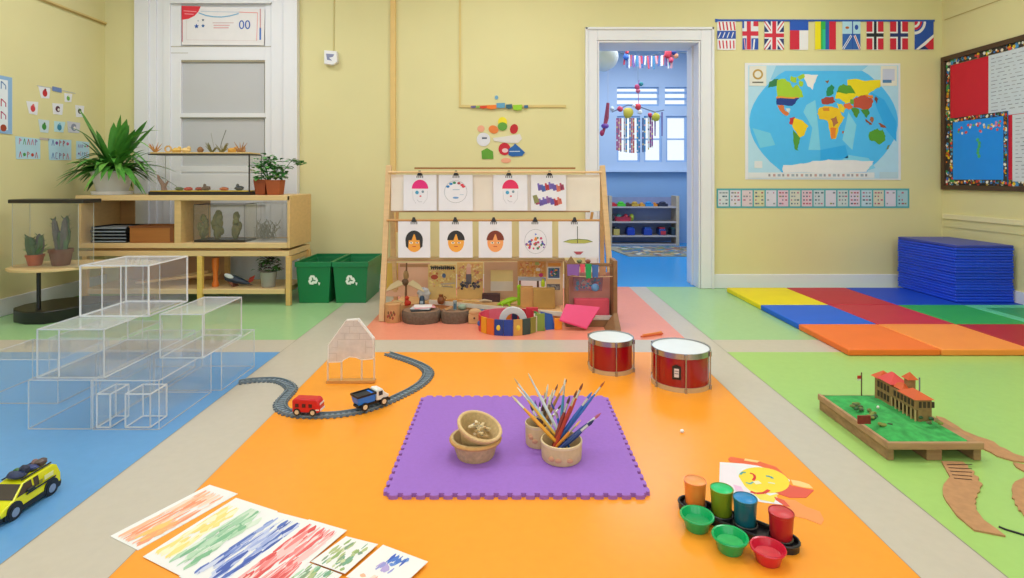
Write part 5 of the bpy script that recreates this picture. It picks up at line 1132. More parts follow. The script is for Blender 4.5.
for px0, px1, y0, y1, c_, lb in ((567,579.5,264.5,276,'#8a5fb0','purple'),(580,585,264.5,273,'#e0506a','red-pink'),(585.5,591.5,264,279,'#1fa05a','green'),(592,598.5,265,278,'#3f6ab0','blue'),(599,606,267,276,'#b07f60','brown')):
    m = MB(facing(TY)); m.prism([(px0,y0),(px1,y0),(px1-.6,y1),((px0+px1)/2,y1-1.2),(px0+.6,y1)], -.008, .004, C(c_)); m.build('cloth_piece', label='small %s cloth hanging from the top bar of the puppet theatre' % lb, cat='cloth')
m = MB(); m.box(tx0+.07,tx1-.045,TB-.07,TB-.014,.051,.19,mat('#e2556a',.6)); m.build('pink_box', label='pink box inside the puppet theatre', cat='box', bevel=.003)
m = MB(); m.box(tx0+.03,tx0+.065,TB-.07,TB-.02,.051,.14,mat('#dcae5a',.6)); m.build('yellow_box', label='small yellow box inside the puppet theatre at the left', cat='box', bevel=.002)
m = MB(facing(TY+.06)); coll(['#6a6a80','#b05a70','#4f80a8','#a08a90','#c86a7a','#3f6f90'],60,3,574,601,277,291,2.2)(m); m.prism([(573,277),(603,277),(602,291),(574,291)],-.006,0,mat('#94687a',.7,var=.2,scale=30)); m.build('patterned_cloth', label='dark patterned cloth hanging inside the puppet theatre', cat='cloth')
m = MB(); m.ell((XS(595,TY+.04),TY+.035,.285),(.03,.015,.03),mat('#5f92c8',.4)); m.build('blue_ball', label='light blue round piece inside the puppet theatre', cat='toy')
m = MB(); m.box(tx0+.03,tx1-.035,TY+.01,TY+.05,.051,.075,mat('#d8cfc8',.7,var=.15,scale=40)); m.build('lace_strip', label='crumpled white strip along the stage edge of the theatre', cat='strip')
a, b, c, d = F(560,322), F(592,330), F(606,312), F(573,312); m = MB()
q = [W(559.5,321,4.08), W(586.5,329.5,4.06), W(600,308.6,TY-.035), W(566,305.5,TY-.03)]
m = MB(); m.hexa(q, [v+Vector((0,-.002,.012)) for v in q], mat('#e84a80',.5,var=.04)); m.build('pink_folder', label='bright pink folder leaning against the front of the puppet theatre', cat='folder')
for i,(px,c_,nm) in enumerate(((571,'#b8a078','tan'),(579.5,'#6a7a50','green'),(588,'#8a4a3a','reddish'))):
    m = MB(); c = W(px,260,TY+.02); m.ell((c.x,TY+.02,ttop-.004+.014),(.02,.016,.014),mat(c_,.6,var=.1),jit=.08) if i else m.add([(c.x-.035,TY+.012,ttop-.003),(c.x+.035,TY+.012,ttop-.003),(c.x+.035,TY+.028,ttop-.003),(c.x-.035,TY+.028,ttop-.003),(c.x,TY+.02,ttop+.05)],[(0,3,2,1),(0,1,4),(1,2,4),(2,3,4),(3,0,4)],mat('#8a6a44',.6)); m.build('ornament', label='%s on the top bar of the puppet theatre' % ['brown pyramid ornament','green round ornament','reddish round ornament'][i], cat='ornament')
# drumsticks
for i, (p0, p1, c_) in enumerate((((641,336.6),(663,333.4),'#d9622a'),((643,335),(662,332),'#e88a3a'))):
    a, b = F(*p0, .01), F(*p1, .01); m = MB(); m.tube([a, a+(b-a)*.75, b-(b-a)*.1, b], [.006,.006,.009,.004], mat(c_,.5)); m.build('drum_stick', label=['red-orange drum stick on the pink floor','light orange drum stick lying behind the other one'][i], cat='drum stick')
# ================= drums =================
RDM = mat('#9c0c1a', .22, var=.04, coat=.3); CHR = mat('#a8a8a6', .25, metal=.85, var=0); HOOP = mat('#cdb994', .35, metal=.25, var=.05)
def drum(c, r, h, label, badge=False, rods=6, ph=.3):
    t = thing('snare_drum', label, 'drum', c, 'red toy drums'); c = Vector(c)
    m = MB(); m.lathe([(r*.965,.012),(r*.965,h-.012)], c, RDM, n=40); sh_ = m.build('shell', t)
    m = MB(); m.lathe([(r*.99,.0),(r*1.02,.0),(r*1.02,.022),(r*.97,.022)], c, HOOP, n=40); m.build('hoop', t)
    m = MB(); m.lathe([(r*.97,h-.022),(r*1.02,h-.022),(r*1.02,h+.006),(r*.985,h+.006),(r*.985,h-.002)], c, CHR, n=40, caps=False); m.build('hoop', t)
    m = MB(); m.lathe([(r*.984,h-.004),(r*.975,h),(0,h+.0005)], c, mat('#e4ebf0', .35, var=.02), n=40); m.build('drum_head', t)
    for i in range(rods):
        a = ph+2*PI*i/rods; p = c+Vector((math.cos(a)*r*1.05, math.sin(a)*r*1.05, 0)); q = MB()
        q.cyl(p+Vector((0,0,.005)), p+Vector((0,0,h)), .0035, CHR, n=8); q.cyl(p+Vector((0,0,h-.02)), p+Vector((0,0,h+.004)), .007, CHR, n=8); q.cyl(p+Vector((0,0,.0)), p+Vector((0,0,.022)), .007, CHR, n=8); q.build('tension_rod', t)
    if badge:
        a = -PI/2-.42; q = MB()
        for k_ in range(2):
            M = Matrix.Translation(c+Vector((math.cos(a)*r*.972, math.sin(a)*r*.972, h*.52))) @ Matrix.Rotation(a+PI/2,4,'Z') @ Matrix.Rotation(PI/2,4,'X'); q.M = M
            if k_ == 0: q.prism([(-.022,-.036),(.022,-.036),(.022,.03),(0,.04),(-.022,.03)], 0, .003, BLACK)
            else: q.prism([(-.012,-.024),(.012,-.024),(.012,.02),(-.012,.02)], .003, .004, C('#d9d3d6')); q.line([(-.01,-.005),(.01,-.005)],.004,.0045,C('#6a6a78')); q.line([(-.01,.008),(.01,.008)],.004,.0045,C('#6a6a78'))
        q.build('badge', sh_)
drum((.583,3.265,0), .128, .180, 'smaller red drum with a white head, on the left of the two', ph=-PI/2+.05)
drum((.917,3.04,0), .152, .192, 'larger red drum with a white head and a dark badge on its side', True, ph=-PI/2-.12)

# ================= purple mat =================
PU = mat('#9c6ccb', .75, var=.05, scale=60, bump=.2)
def toothed(x0, x1, y0, y1, n, d):
    pts = []
    def side(a, b, nx_, ny_):
        for i in range(n):
            for u, o in ((.0,0),(.22,0),(.16,1),(.28,1.25),(.5,1.35),(.72,1.25),(.84,1),(.78,0)):
                t_ = (i+u)/n; pts.append((a[0]+(b[0]-a[0])*t_+nx_*d*o, a[1]+(b[1]-a[1])*t_+ny_*d*o))
    side((x0,y0),(x1,y0),0,-1); side((x1,y0),(x1,y1),1,0); side((x1,y1),(x0,y1),0,1); side((x0,y1),(x0,y0),-1,0); return pts
m = MB(); m.prism(toothed(-.424,.470,1.948,2.805,19,.012), 0, .014, PU); m.build('foam_tile', label='purple foam floor tile with jigsaw edges in the middle of the floor', cat='mat', angle=60)
MZ = .0145
# baskets
WK = mat('#cbb07e', .7, var=.2, scale=70, bump=.6)
def pot_prof(r0, r1, h, w=.006): return [(r0*.96,0),(r0,.006),(r1*.97,h-.018),(r1*1.05,h-.016),(r1*1.07,h-.006),(r1*1.03,h),(r1*.95,h),(r0*.94,w),(0,w)]
bc = Vector((-.135,2.215,MZ)); t = thing('woven_basket', 'lower straw-coloured round basket holding the tilted one on the purple mat', 'basket', bc)
m = MB(); m.lathe(pot_prof(.074,.092,.074), bc, WK, n=36); t = m.build('basket_body', t)
m = MB(); m.tube([bc+Vector((.096*math.cos(a*.2618),.096*math.sin(a*.2618),.066)) for a in range(24)], .0075, mat('#c89a5c',.7,var=.15,scale=80), closed=True); m.build('rolled_rim', t)
tc = bc+Vector((-.008,.012,.034)); M = Matrix.Rotation(.30,3,'Y') @ Matrix.Rotation(.20,3,'X')
t = thing('woven_basket', 'upper tilted basket full of wooden pegs on the purple mat', 'basket', tc)
m = MB(); m.lathe(pot_prof(.05,.082,.088), tc, WK, n=36, M=M); t = m.build('basket_body', t)
m = MB(); m.tube([tc+M @ Vector((.085*math.cos(a*.2618),.085*math.sin(a*.2618),.086)) for a in range(24)], .007, mat('#dcbc88',.7,var=.15,scale=80), closed=True); m.build('rolled_rim', t)
PG = [wood('#d8bf90'), wood('#c8a878'), wood('#e6d4ae')]; rr = random.Random(21)
def peg(p, d, n_):
    t = thing('clothes_peg', 'wooden clothes peg heaped with others in the tilted basket', 'peg', p, 'pegs in the tilted basket')
    d = d.normalized(); s_ = d.cross(Vector((0,0,1))).normalized()*.004
    for k_ in (-1,1): m = MB(); m.bar(p+s_*k_*.9-d*.026, p+s_*k_*.5+d*.026, .005, .006, PG[n_%3]); m.build('peg_leg', t)
    m = MB(); m.cyl(p-s_*1.3, p+s_*1.3, .0045, C('#8a8a86'), n=8); m.build('spring', t)
for i in range(15):
    a = rr.uniform(0,2*PI); r_ = .042*rr.random(); q = tc+M @ Vector((r_*math.cos(a), r_*math.sin(a), .050+.0032*i*.9))
    peg(q, Vector((rr.uniform(-1,1), rr.uniform(-1,1), rr.uniform(-.5,.9))), i)
# two brush pots
BPm = mat('#dcc391', .65, var=.1, scale=50)
def bpot(c, r, h, label):
    t = thing('brush_pot', label, 'pot', c, 'pots of brushes'); m = MB(); m.lathe([(r*.93,0),(r*.97,.004),(r,h*.5),(r*1.0,h),(r*.95,h),(r*.93,.006),(0,.006)], c, BPm, n=32); t = m.build('pot_body', t)
    m = MB(); m.lathe([(r*1.005,h*.86),(r*1.02,h*.88),(r*1.02,h*.985),(r*.96,h*1.005)], c, mat('#e6d3a8',.6), n=32, caps=False); m.build('rim', t)
    m = MB(); rr = random.Random(int(r*1000))
    for i in range(4): a = -PI/2+rr.uniform(-.8,.8); m.ell(Vector(c)+Vector((r*1.0*math.cos(a), r*1.0*math.sin(a), rr.uniform(.02,h*.6))), (.014,.003,.009), C('#d8a27c'), n=8, k=5)
    m.build('printed_mark', t)
p1 = Vector((.20,2.195,MZ)); p2 = Vector((.118,2.312,MZ))
bpot(p1, .079, .072, 'front pale pot holding a fan of paint brushes'); bpot(p2, .055, .088, 'rear pale pot holding dark handled brushes')
FER = mat('#c8c8c4', .3, metal=.8, var=0)
def brush(pot, base, tip, c_, label, r_=.0045, head='#8a5a30', hl=.03, fr=.035, up=True):
    # base: foot inside the pot, tip: visible upper end
    a, b = Vector(base), Vector(tip); d = (b-a).normalized(); L_ = (b-a).length
    t = thing('paint_brush', label, 'brush', a, 'paint brushes in the two pots')
    m = MB(); e = b-d*(hl+fr); m.tube([a, a+d*L_*.3, a+d*L_*.6, e], [r_*.8,r_*1.3,r_*1.45,r_*.9], mat(c_,.35,var=.02), n=8); m.build('handle', t)
    m = MB(); m.tube([e, b-d*hl], [r_*.85,r_*.85], FER, n=8); m.build('ferrule', t)
    m = MB(); m.tube([b-d*hl, b-d*hl*.6, b-d*hl*.2, b], [r_*.8,r_*.95,r_*.5,r_*.1], mat(head,.7,var=.1), n=8); m.build('bristles', t)
def tip(px, py, Y): return W(px,py,Y)
def foot1(dx, dy): return p1+Vector((dx,dy,.008))
def foot2(dx, dy): return p2+Vector((dx,dy,.008))
B1 = [ # px, py, Y, colour, base dx, dy, radius, head, label
 (512,396,2.26,'#e8a21c',.03,.0,.0055,'#d8c8a0','thick golden yellow brush leaning furthest left from the front pot'),
 (517,387,2.30,'#e0b43a',.035,.02,.004,'#e4e0cc','thin yellow brush just right of the thick golden one, leaning left'),
 (514,378,2.36,'#a8c4d8',.03,.03,.0045,'#c8a878','pale blue brush reaching high to the left of the front pot'),
 (528,373,2.38,'#c9d4da',.03,.035,.0045,'#dcc8a0','tall pale grey brush with a cream head, highest on the left'),
 (565,378,2.30,'#3f8ab0',-.01,.02,.0045,'#e0dcd0','light blue brush standing nearly upright in the front pot'),
 (551,402,2.28,'#1f5fb8',.04,.02,.005,'#2a4a88','mid-blue brush leaning left from the front pot'),
 (583,383,2.28,'#c04a28',-.045,.0,.0055,'#7a3a24','rust red brush leaning right with a brown head'),
 (577,390,2.25,'#b0342a',-.04,-.01,.005,'#6a3a2c','dark red brush beside the rust one leaning right'),
 (570,396,2.26,'#8a2f2a',-.04,.02,.006,'#5a4038','maroon brush with a wide brown head in the middle of the front pot'),
 (592,392,2.24,'#2860b8',-.05,.01,.0055,'#3f74c8','royal blue brush leaning right with a blue upper end'),
 (605,381,2.24,'#2a6cc4',-.045,.02,.0045,'#a8542a','long blue brush with an orange-brown head leaning furthest right'),
 (601,413,2.20,'#233f88',-.05,-.01,.006,'#b4607a','thick navy brush leaning low to the right'),
 (594,420,2.16,'#1d3a7c',-.045,-.02,.007,'#22305c','dark blue wide-handled brush lowest on the right'),
 (581,420,2.18,'#e08a2c',-.05,.0,.0045,'#e8c070','short orange brush low in the front pot leaning right'),
 (557,412,2.27,'#c8a060',.0,.03,.0045,'#8a7a60','tan brush short and upright in the front pot')]
for px,py,Y,c_,dx,dy,r_,hd,lb in B1: brush(p1, foot1(dx,dy), tip(px,py,Y), c_, lb, r_, hd)
B2 = [
 (548,384,2.44,'#8a6a44',.0,.0,.005,'#d8d0c0','brown brush with a silver tip standing in the rear pot'),
 (558,384,2.45,'#6a4a30',-.02,.0,.0045,'#7a4a38','dark brown brush leaning slightly right in the rear pot'),
 (545,392,2.46,'#3a2c26',.02,.01,.0055,'#9a8a70','nearly black brush upright in the rear pot'),
 (551,394,2.42,'#4a3a2c',.0,-.02,.006,'#e6e0d4','dark brush with a cream head in the rear pot'),
 (535,400,2.42,'#5a3f8a',.02,.0,.005,'#6a4f9a','purple brush in the rear pot'),
 (530,404,2.40,'#2a3a78',.03,.0,.0055,'#3a2f50','dark indigo brush leaning left in the rear pot'),
 (540,401,2.47,'#40306a',.0,.02,.005,'#2a2440','deep violet brush with a black head in the rear pot'),
 (553,389,2.40,'#7a5a3a',.01,-.02,.0055,'#c8b898','tall brown brush with a pale head crossing the middle of the rear pot'),
 (567,379,2.38,'#a8763a',-.02,-.02,.0045,'#5a3a2a','tan brush with a dark pointed head leaning right in the rear pot'),
 (543,404,2.38,'#4a2a2a',.0,-.02,.006,'#3a2424','short maroon-black brush at the front of the rear pot'),
 (562,404,2.44,'#7a6a34',-.02,.01,.0045,'#4a3a2a','olive brown brush leaning right in the rear pot')]
for px,py,Y,c_,dx,dy,r_,hd,lb in B2: brush(p2, foot2(dx,dy), tip(px,py,Y), c_, lb, r_, hd)

# ================= railway =================
tp = [(240,383),(252,381.3),(264,380.6),(275,380.8),(284,383),(290,387),(291,391),(286,397),(280.6,403.5),(281,408.5),(286,412.5),(295,415),(306,416.2),(318,416.4),(331,416),(343,414.8),(356,412.7),(367,410),(376,407),(388,402.2),(399,397),(411,391),(421,384.5),(427,378),(428,372),(422,366.5),(410,361.5),(398,357.5),(387.5,354)]
P_ = [F(*p) for p in tp]
def smooth(P_, n=5):
    out = []
    for i in range(len(P_)-1):
        a, b, c, d = P_[max(i-1,0)], P_[i], P_[i+1], P_[min(i+2,len(P_)-1)]
        for k_ in range(n):
            t_ = k_/n; out.append(.5*((2*b)+(c-a)*t_+(2*a-5*b+4*c-d)*t_*t_+(3*b-a-3*c+d)*t_**3))
    return out+[P_[-1]]
S_ = smooth(P_, 6)
TK = mat('#7c8a94', .55, var=.08)
t = thing('toy_railway_track', 'winding grey toy railway track across the orange floor', 'toy track', S_[len(S_)//2])
def offs(w):
    o = []
    for i, p in enumerate(S_):
        d = (S_[min(i+1,len(S_)-1)]-S_[max(i-1,0)]).normalized(); o.append(p+Vector((-d.y,d.x,0))*w)
    return o
m = MB(); TW = .034
a, b = offs(-TW*.78), offs(TW*.78)
m.add([v+Vector((0,0,.003)) for v in a]+[v+Vector((0,0,.003)) for v in b], [(i,i+1,len(a)+i+1,len(a)+i) for i in range(len(a)-1)], mat('#98a8b4',.6,var=.1)); m.build('track_bed', t)
for w in (-.02,.02):
    m = MB(); o = [v+Vector((0,0,.009)) for v in offs(w)]
    for p, q in zip(o, o[1:]): m.bar(p, q+(q-p)*.15, .005, .007, TK)
    m.build('rail', t)
m = MB(); acc = 0; last = None
for i in range(len(S_)-1):
    L_ = (S_[i+1]-S_[i]).length; k_ = 0
    while acc <= L_:
        p = S_[i]+(S_[i+1]-S_[i])*(acc/L_); d = (S_[i+1]-S_[i]).normalized(); s_ = Vector((-d.y,d.x,0))*TW; m.bar(p-s_+Vector((0,0,.003)), p+s_+Vector((0,0,.003)), .012, .005, mat('#626e78',.6,var=.08)); acc += .026
    acc -= L_
m.build('sleepers', t)

def wheels(t, M, xs_, w, r_, hub, name='wheel'):
    for x in xs_:
        for s_ in (-1,1):
            m = MB(M); m.cyl((x,s_*w,r_),(x,s_*(w-.014),r_),r_,BLACK,n=18); wh_ = m.build(name, t); m = MB(M); m.cyl((x,s_*(w+.001),r_),(x,s_*(w-.002),r_),r_*.6,hub,n=14); m.build('hub', wh_)
# red wagon bus: local x along the vehicle
def heading(px, py):
    p = F(px,py); i = min(range(len(S_)), key=lambda k: (S_[k]-p).length); d = S_[min(i+2,len(S_)-1)]-S_[max(i-2,0)]; return S_[i], math.atan2(d.y,d.x)
c, a = heading(309,415); c.z = .0125; M = Matrix.Translation(c) @ Matrix.Rotation(a,4,'Z') @ Matrix.Scale(.88,4)
t = thing('toy_bus', 'small red toy bus on the grey track', 'toy bus', c); rm = mat('#cf1c24',.3,var=.04)
m = MB(M); pr = [(-.072,.016),(.070,.016),(.078,.03),(.076,.055),(.066,.078),(.055,.086),(-.062,.086),(-.073,.076)]
m.add([(x,-.031,z_) for x,z_ in pr]+[(x,.031,z_) for x,z_ in pr], [tuple(range(8)),tuple(range(15,7,-1))]+[(k_,(k_+1)%8,8+(k_+1)%8,8+k_) for k_ in range(8)], rm); m.build('body', t, bevel=.005)
for x in (-.045,-.008,.027):
    m = MB(M); m.box(x-.009,x+.009,-.0335,-.031,.044,.062,C('#4a1a1a')); m.box(x-.009,x+.009,.031,.0335,.044,.062,C('#4a1a1a')); m.build('window', t)
m = MB(M); m.box(.0755,.0775,-.024,.024,.056,.066,C('#f0e4e4')); m.box(.078,.081,-.026,.026,.026,.036,C('#f0e0e0')); m.box(.055,.074,-.0325,-.031,.03,.036,C('#f4e8e8')); m.build('front_trim', t, label='white trim')
wheels(t, M, (-.045,.04), .034, .019, C('#d8c8a8'))
# truck
c, a = heading(369,409); c.z = .0125; M = Matrix.Translation(c) @ Matrix.Rotation(a,4,'Z') @ Matrix.Scale(.9,4)
t = thing('toy_truck', 'toy truck with a blue tipper bed and white cab on the grey track', 'toy truck', c)
m = MB(M); m.box(-.085,.085,-.026,.026,.018,.032,BLACK); m.build('chassis', t, bevel=.003)
m = MB(M); bl_ = mat('#1a7cf0',.3,var=.03); m.hexa([(-.082,-.032,.034),(.012,-.032,.034),(.012,.032,.034),(-.082,.032,.034)],[(-.092,-.038,.075),(.014,-.038,.078),(.014,.038,.078),(-.092,.038,.075)],bl_); m.build('tipper_bed', t, bevel=.003)
m = MB(M)
for q in ((-.094,.016,-.040,-.034),(-.094,.016,.034,.040),(-.094,-.088,-.034,.034),(.010,.016,-.034,.034)): m.box(*q,.074,.084,BLACK)
m.box(-.088,.010,-.034,.034,.0755,.0775,C('#222428')); m.build('bed_rim', t)
m = MB(M); pr = [(.02,.034),(.092,.03),(.096,.05),(.075,.06),(.056,.088),(.03,.092),(.02,.088)]; n = len(pr)
m.add([(x,-.034,z_) for x,z_ in pr]+[(x,.034,z_) for x,z_ in pr], [tuple(range(n)),tuple(range(2*n-1,n-1,-1))]+[(k_,(k_+1)%n,n+(k_+1)%n,n+k_) for k_ in range(n)], mat('#e8eae8',.3,var=.02)); m.build('cab', t, bevel=.004)
m = MB(M); m.box(.032,.055,-.0355,-.034,.058,.080,C('#2a2f38')); m.box(.032,.055,.034,.0355,.058,.080,C('#2a2f38')); m.build('cab_window', t)
m = MB(M); m.box(.092,.104,-.036,.036,.018,.030,BLACK); m.box(.06,.09,-.036,.036,.028,.040,BLACK); m.build('bumper', t, bevel=.002)
wheels(t, M, (-.05,.062), .040, .021, C('#e6d2b0'))

# ================= clear toy house =================
AC2 = clear('frosted_plastic', '#f2e9e4', .52); EH = mat('#f3f0ee', .3, var=0, alpha=.85); LEGM = mat('#f2e0cc', .3, var=0, alpha=.6)
HY = 3.03; hb = facing(HY); t = thing('clear_toy_house', 'clear plastic toy house front on four thin legs beside the track', 'toy house', W(351,383,HY))
def hb_(): return MB(facing(HY))
out = [(328.5,362),(328.5,345),(346,320.5),(358,319.5),(373.5,339),(373.5,358.5),(362,359.5),(356,357),(350,356.5),(344.5,359),(342,361.5)]
m = hb_(); m.prism(out, -.03, -.026, AC2); m.prism(out, .0, .004, AC2); m.build('front_panel', t)
m = hb_()
cl = out+[out[0]]
for w_ in (-.024,.006): m.line(cl, .9, w_, EH)
for p, q in ((out[1],out[2]),(out[2],out[3]),(out[3],out[4])):
    m.add([(p[0],p[1],-.026),(q[0],q[1],-.026),(q[0],q[1],0),(p[0],p[1],0)], [(0,1,2,3)], EH)
m.build('roof_edge', t)
m = hb_(); ln = mat('#b7aba6',.5,alpha=.7)
for q in (((338,339),(372,339)),((341,333),(368,333)),((345,326),(361,326)),((332,347),(338,347)),((338,340),(338,347)),((366,340),(366,353)),((366,347),(373,347)),((350,326),(350,333)),((360,333),(360,339)),((345,333),(345,339)),((329,353),(337,353)),((337,353),(337,361)),((354,321),(354,326))): m.line(list(q), .5, .0065, ln)
m.build('engraved_bricks', t)
for px in (327.5,341.2,361.5,374):
    m = hb_(); y0_ = 361 if px < 350 else 358.5; m.prism([(px-.7,y0_),(px+.7,y0_),(px+.7,381),(px-.7,381)], -.012, 0, LEGM); m.build('leg', t)
m = hb_(); m.prism([(326.5,380.5),(375,380),(375,382.6),(326.5,383.2)], -.03, .01, mat('#e0a45c',.4,alpha=.75)); m.build('base_strip', t)

# ================= diorama =================
DX = (1.470,1.835); DY = (2.195,2.69); DH = .07; PW = wood('#a07c58', .8, .4)
t = thing('model_field', 'wooden tray with a green model field at the right', 'model', ((DX[0]+DX[1])/2,2.46,0))
m = MB(); m.box(DX[0],DX[1],DY[0],DY[1],DH-.018,DH-.002,PW); m.build('tray_board', t, bevel=.003)
for x0, x1 in ((DX[0],DX[0]+.025),((DX[0]+DX[1])/2-.03,(DX[0]+DX[1])/2+.03),(DX[1]-.03,DX[1])):
    m = MB(); m.box(x0,x1,DY[0]+.004,DY[1]-.004,0,DH-.019,PW); m.build('runner', t, bevel=.003)
for a in ((DX[0]-.004,DX[1]+.004,DY[0]-.006,DY[0]+.008),(DX[0]-.006,DX[0]+.008,DY[0]+.008,DY[1]),):
    m = MB(); m.box(*a,DH-.024,DH+.004,wood('#b28c68',.8,.3)); m.build('edge_strip', t, bevel=.003)
m = MB(); n = 26; vs_ = []; rr = random.Random(2)
for i in range(n+1):
    for j in range(n+1):
        u, v = i/n, j/n; hgt = ((.022+.010*math.sin(u*5+1)*math.cos(v*4))*(1 if u < .5 else max(.35,1-(u-.5)*5))+rr.uniform(-.002,.002))*min(1,6*u,6*(1-u),6*v,6*(1-v))
        cut_ = max(0,(u-.84))*(1-v)*.0; vs_.append((DX[0]+.014+(DX[1]-DX[0]-.05)*u, DY[0]+.012+(DY[1]-DY[0]-.02)*v, DH-.002+hgt))
m.add(vs_, [(i*(n+1)+j,(i+1)*(n+1)+j,(i+1)*(n+1)+j+1,i*(n+1)+j+1) for i in range(n) for j in range(n)], mat('#3aa552',.9,var=.45,scale=26,bump=.8)); m.build('grass', t, angle=80)
m = MB(); 
for i in range(46):
    x = rr.choice((rr.uniform(1.51,1.56),rr.uniform(1.72,1.80))); y = rr.uniform(2.3,2.52); m.ell((x,y,DH+.024),(.012,.010,.007),C(rr.choice(['#4a5a34','#6a7a3a','#2f5a34','#7a8a3a'])),n=6,k=4,jit=.2)
m.build('shrub', t, label='dark green shrubs on the field')
# building on it
ht = thing('model_mansion', 'model mansion with orange roofs and small pillars on the green field', 'model building', (1.76,2.52,DH+.02))
WLm = mat('#96784c', .8, var=.25, scale=60); RFm = mat('#cf5c2a', .6, var=.1); RFr = mat('#dc4c4a', .6, var=.08); DK = C('#3c2f22')
bx0, bx1 = 1.725, 1.795; g0 = DH+.003
def blk(x0,x1,y0,y1,z0,z1,name='wall_block'): m = MB(); m.box(x0,x1,y0,y1,z0,z1,WLm); return m.build(name, ht, bevel=.001)
blk(bx0+.012,bx1,2.405,2.56,g0,g0+.05); blk(bx0,bx1,2.405,2.56,g0+.05,g0+.095); blk(bx0,bx1,2.56,2.67,g0,g0+.105)
def windows(x, ys, z0, z1):
    m = MB()
    for y in ys: m.box(x-.0025,x+.001,y-.006,y+.006,z0,z1,DK)
    m.build('window', ht)
windows(bx0,[2.42+.022*i for i in range(6)],g0+.062,g0+.086); windows(bx0,[2.575+.022*i for i in range(4)],g0+.062,g0+.09); windows(bx0,[2.575+.022*i for i in range(4)],g0+.02,g0+.046); windows(bx0+.012,[2.42+.022*i for i in range(6)],g0+.012,g0+.04)
for i in range(7): m = MB(); m.cyl((bx0+.003,2.409+.0245*i,g0),(bx0+.003,2.409+.0245*i,g0+.05),.0035,mat('#c4a673',.7),n=8); m.build('pillar', ht)
m = MB()
for i in range(4): m.box(2.0,2.0,0,0,0,0,DK) if 0 else m.box(bx0+.015+.018*i,bx0+.026+.018*i,2.4035,2.4055,g0+.06,g0+.085,DK)
m.build('window', ht)
def hip(x0,x1,y0,y1,z0,h_,cm,ov=.008):
    x0-=ov;x1+=ov;y0-=ov;y1+=ov; xm=(x0+x1)/2; d=min((x1-x0),(y1-y0))/2
    m = MB(); m.add([(x0,y0,z0),(x1,y0,z0),(x1,y1,z0),(x0,y1,z0),(xm,y0+d*.9,z0+h_),(xm,y1-d*.9,z0+h_)],[(0,3,2,1),(0,1,4),(1,2,5,4),(2,3,5),(3,0,4,5)],cm); m.build('roof', ht)
hip(bx0,bx1,2.405,2.50,g0+.095,.026,RFm); hip(bx0+.01,bx1-.005,2.50,2.565,g0+.10,.02,RFm); hip(bx0,bx1,2.555,2.635,g0+.105,.04,RFr); hip(bx0,bx1,2.64,2.68,g0+.100,.03,RFm)
blk(1.765,1.795,2.50,2.53,g0+.095,g0+.145,'tower'); hip(1.765,1.795,2.50,2.53,g0+.145,.028,RFm)
m = MB(); m.cyl((1.79,2.47,g0+.095),(1.79,2.47,g0+.165),.003,C('#7a8088'),n=8); m.build('chimney', ht)
ht.location.y -= .028; ht.location.x -= .02
fl_ = thing('flag_pole', 'tiny flag pole with a red flag at the far corner of the model field', 'flag pole', (1.62,2.66,DH+.01))
fx = F(863,397,DH+.005); m = MB(); m.cyl((1.655,2.66,DH+.005),(1.655,2.66,DH+.115),.003,C('#6a5a3a'),n=8); m.build('pole', fl_)
m = MB(); m.box(1.635,1.652,2.6595,2.6605,DH+.085,DH+.1,C('#c8402c')); m.box(1.635,1.652,2.6593,2.6607,DH+.078,DH+.085,C('#e8e0d4')); m.build('flag', fl_)
m = MB(); q = F(864,424,DH+.02); m.box(q.x-.026,q.x+.026,q.y-.004,q.y+.004,DH+.021,DH+.055,mat('#7c2a20',.6,var=.2,scale=60)); m.build('field_sign', label='small dark red sign standing on the model field', cat='sign', bevel=.001)
m = MB(); q = F(878,409,DH+.02); m.ell((q.x,q.y,DH+.028),(.006,.005,.007),C('#ece6da')); m.build('white_pebble', label='tiny white pebble on the model field in front of the mansion', cat='pebble')
# brown cork paths
CK = mat('#b98a60', .85, var=.14, scale=40, bump=.4); CKD = mat('#4a3424', .9)
def path(pts, label, th=.006):
    m = MB(); m.prism(G(pts), 0, th, CK); return m.build('cork_path', label=label, cat='path piece', angle=50)
p_ = [(941.4,462.4),(949.9,478),(943.5,486),(942.6,490),(943,496),(946,502),(957,517),(974,531.4),(1005.6,537.4),(996,530),(984,521.7),(976,511),(976.5,508),(974.5,506),(976.5,503),(974.8,500.5),(977.5,497.5),(976.5,495),(980,492.5),(979.5,489.5),(982.6,485.4),(978,482),(979,478.6),(973.5,476),(974.5,472.5),(968.5,470.5),(968,467),(963,463.2)]
o = path(p_, 'curved brown path piece in front of the model field, shaped like an S')
m = MB()
for y0_, y1_ in ((467,466),(470,470.5),(473.5,474),(477,478),(480.5,481.5)): m.line(G([(947+(y0_-467)*.5,y0_-.6),(972,y1_)]), .006, .0066, CKD)
m.build('cut_slit', o)
path([(936,417),(944,419),(952,424),(958,427.5),(963.5,431.7),(978.7,438),(986,440),(994,443),(1000,448),(1005,449.6),(1014,455),(1024,458),(1060,470),(1060,474),(1024,463),(1014,462),(1005,459.5),(997,457),(990,452.7),(981,449),(971,445),(962,440),(952,436),(944,429)], 'long wavy brown path piece running behind the model field to the right')
path([(1011.6,490),(1012.5,486.5),(1015,483),(1024,479),(1060,474),(1090,500),(1060,528),(1036,524),(1024,517),(1021,512),(1018.5,511.5),(1017.5,507),(1015,505.5),(1014.5,500.5),(1011.8,499),(1012.6,495.5)], 'wide brown path piece at the right picture edge')
path([(1013,463.6),(1026,466),(1040,472),(1040,480),(1026,473.5),(1016,468)], 'small brown path piece at the right picture edge, between the larger ones')
m = MB(); m.tube([F(x,y,.003) for x,y in ((999,526.6),(1006,529.5),(1018,533),(1040,540))], .003, BLACK, n=6); m.build('black_cord', label='thin black cord on the lime floor near the right picture edge', cat='cord')

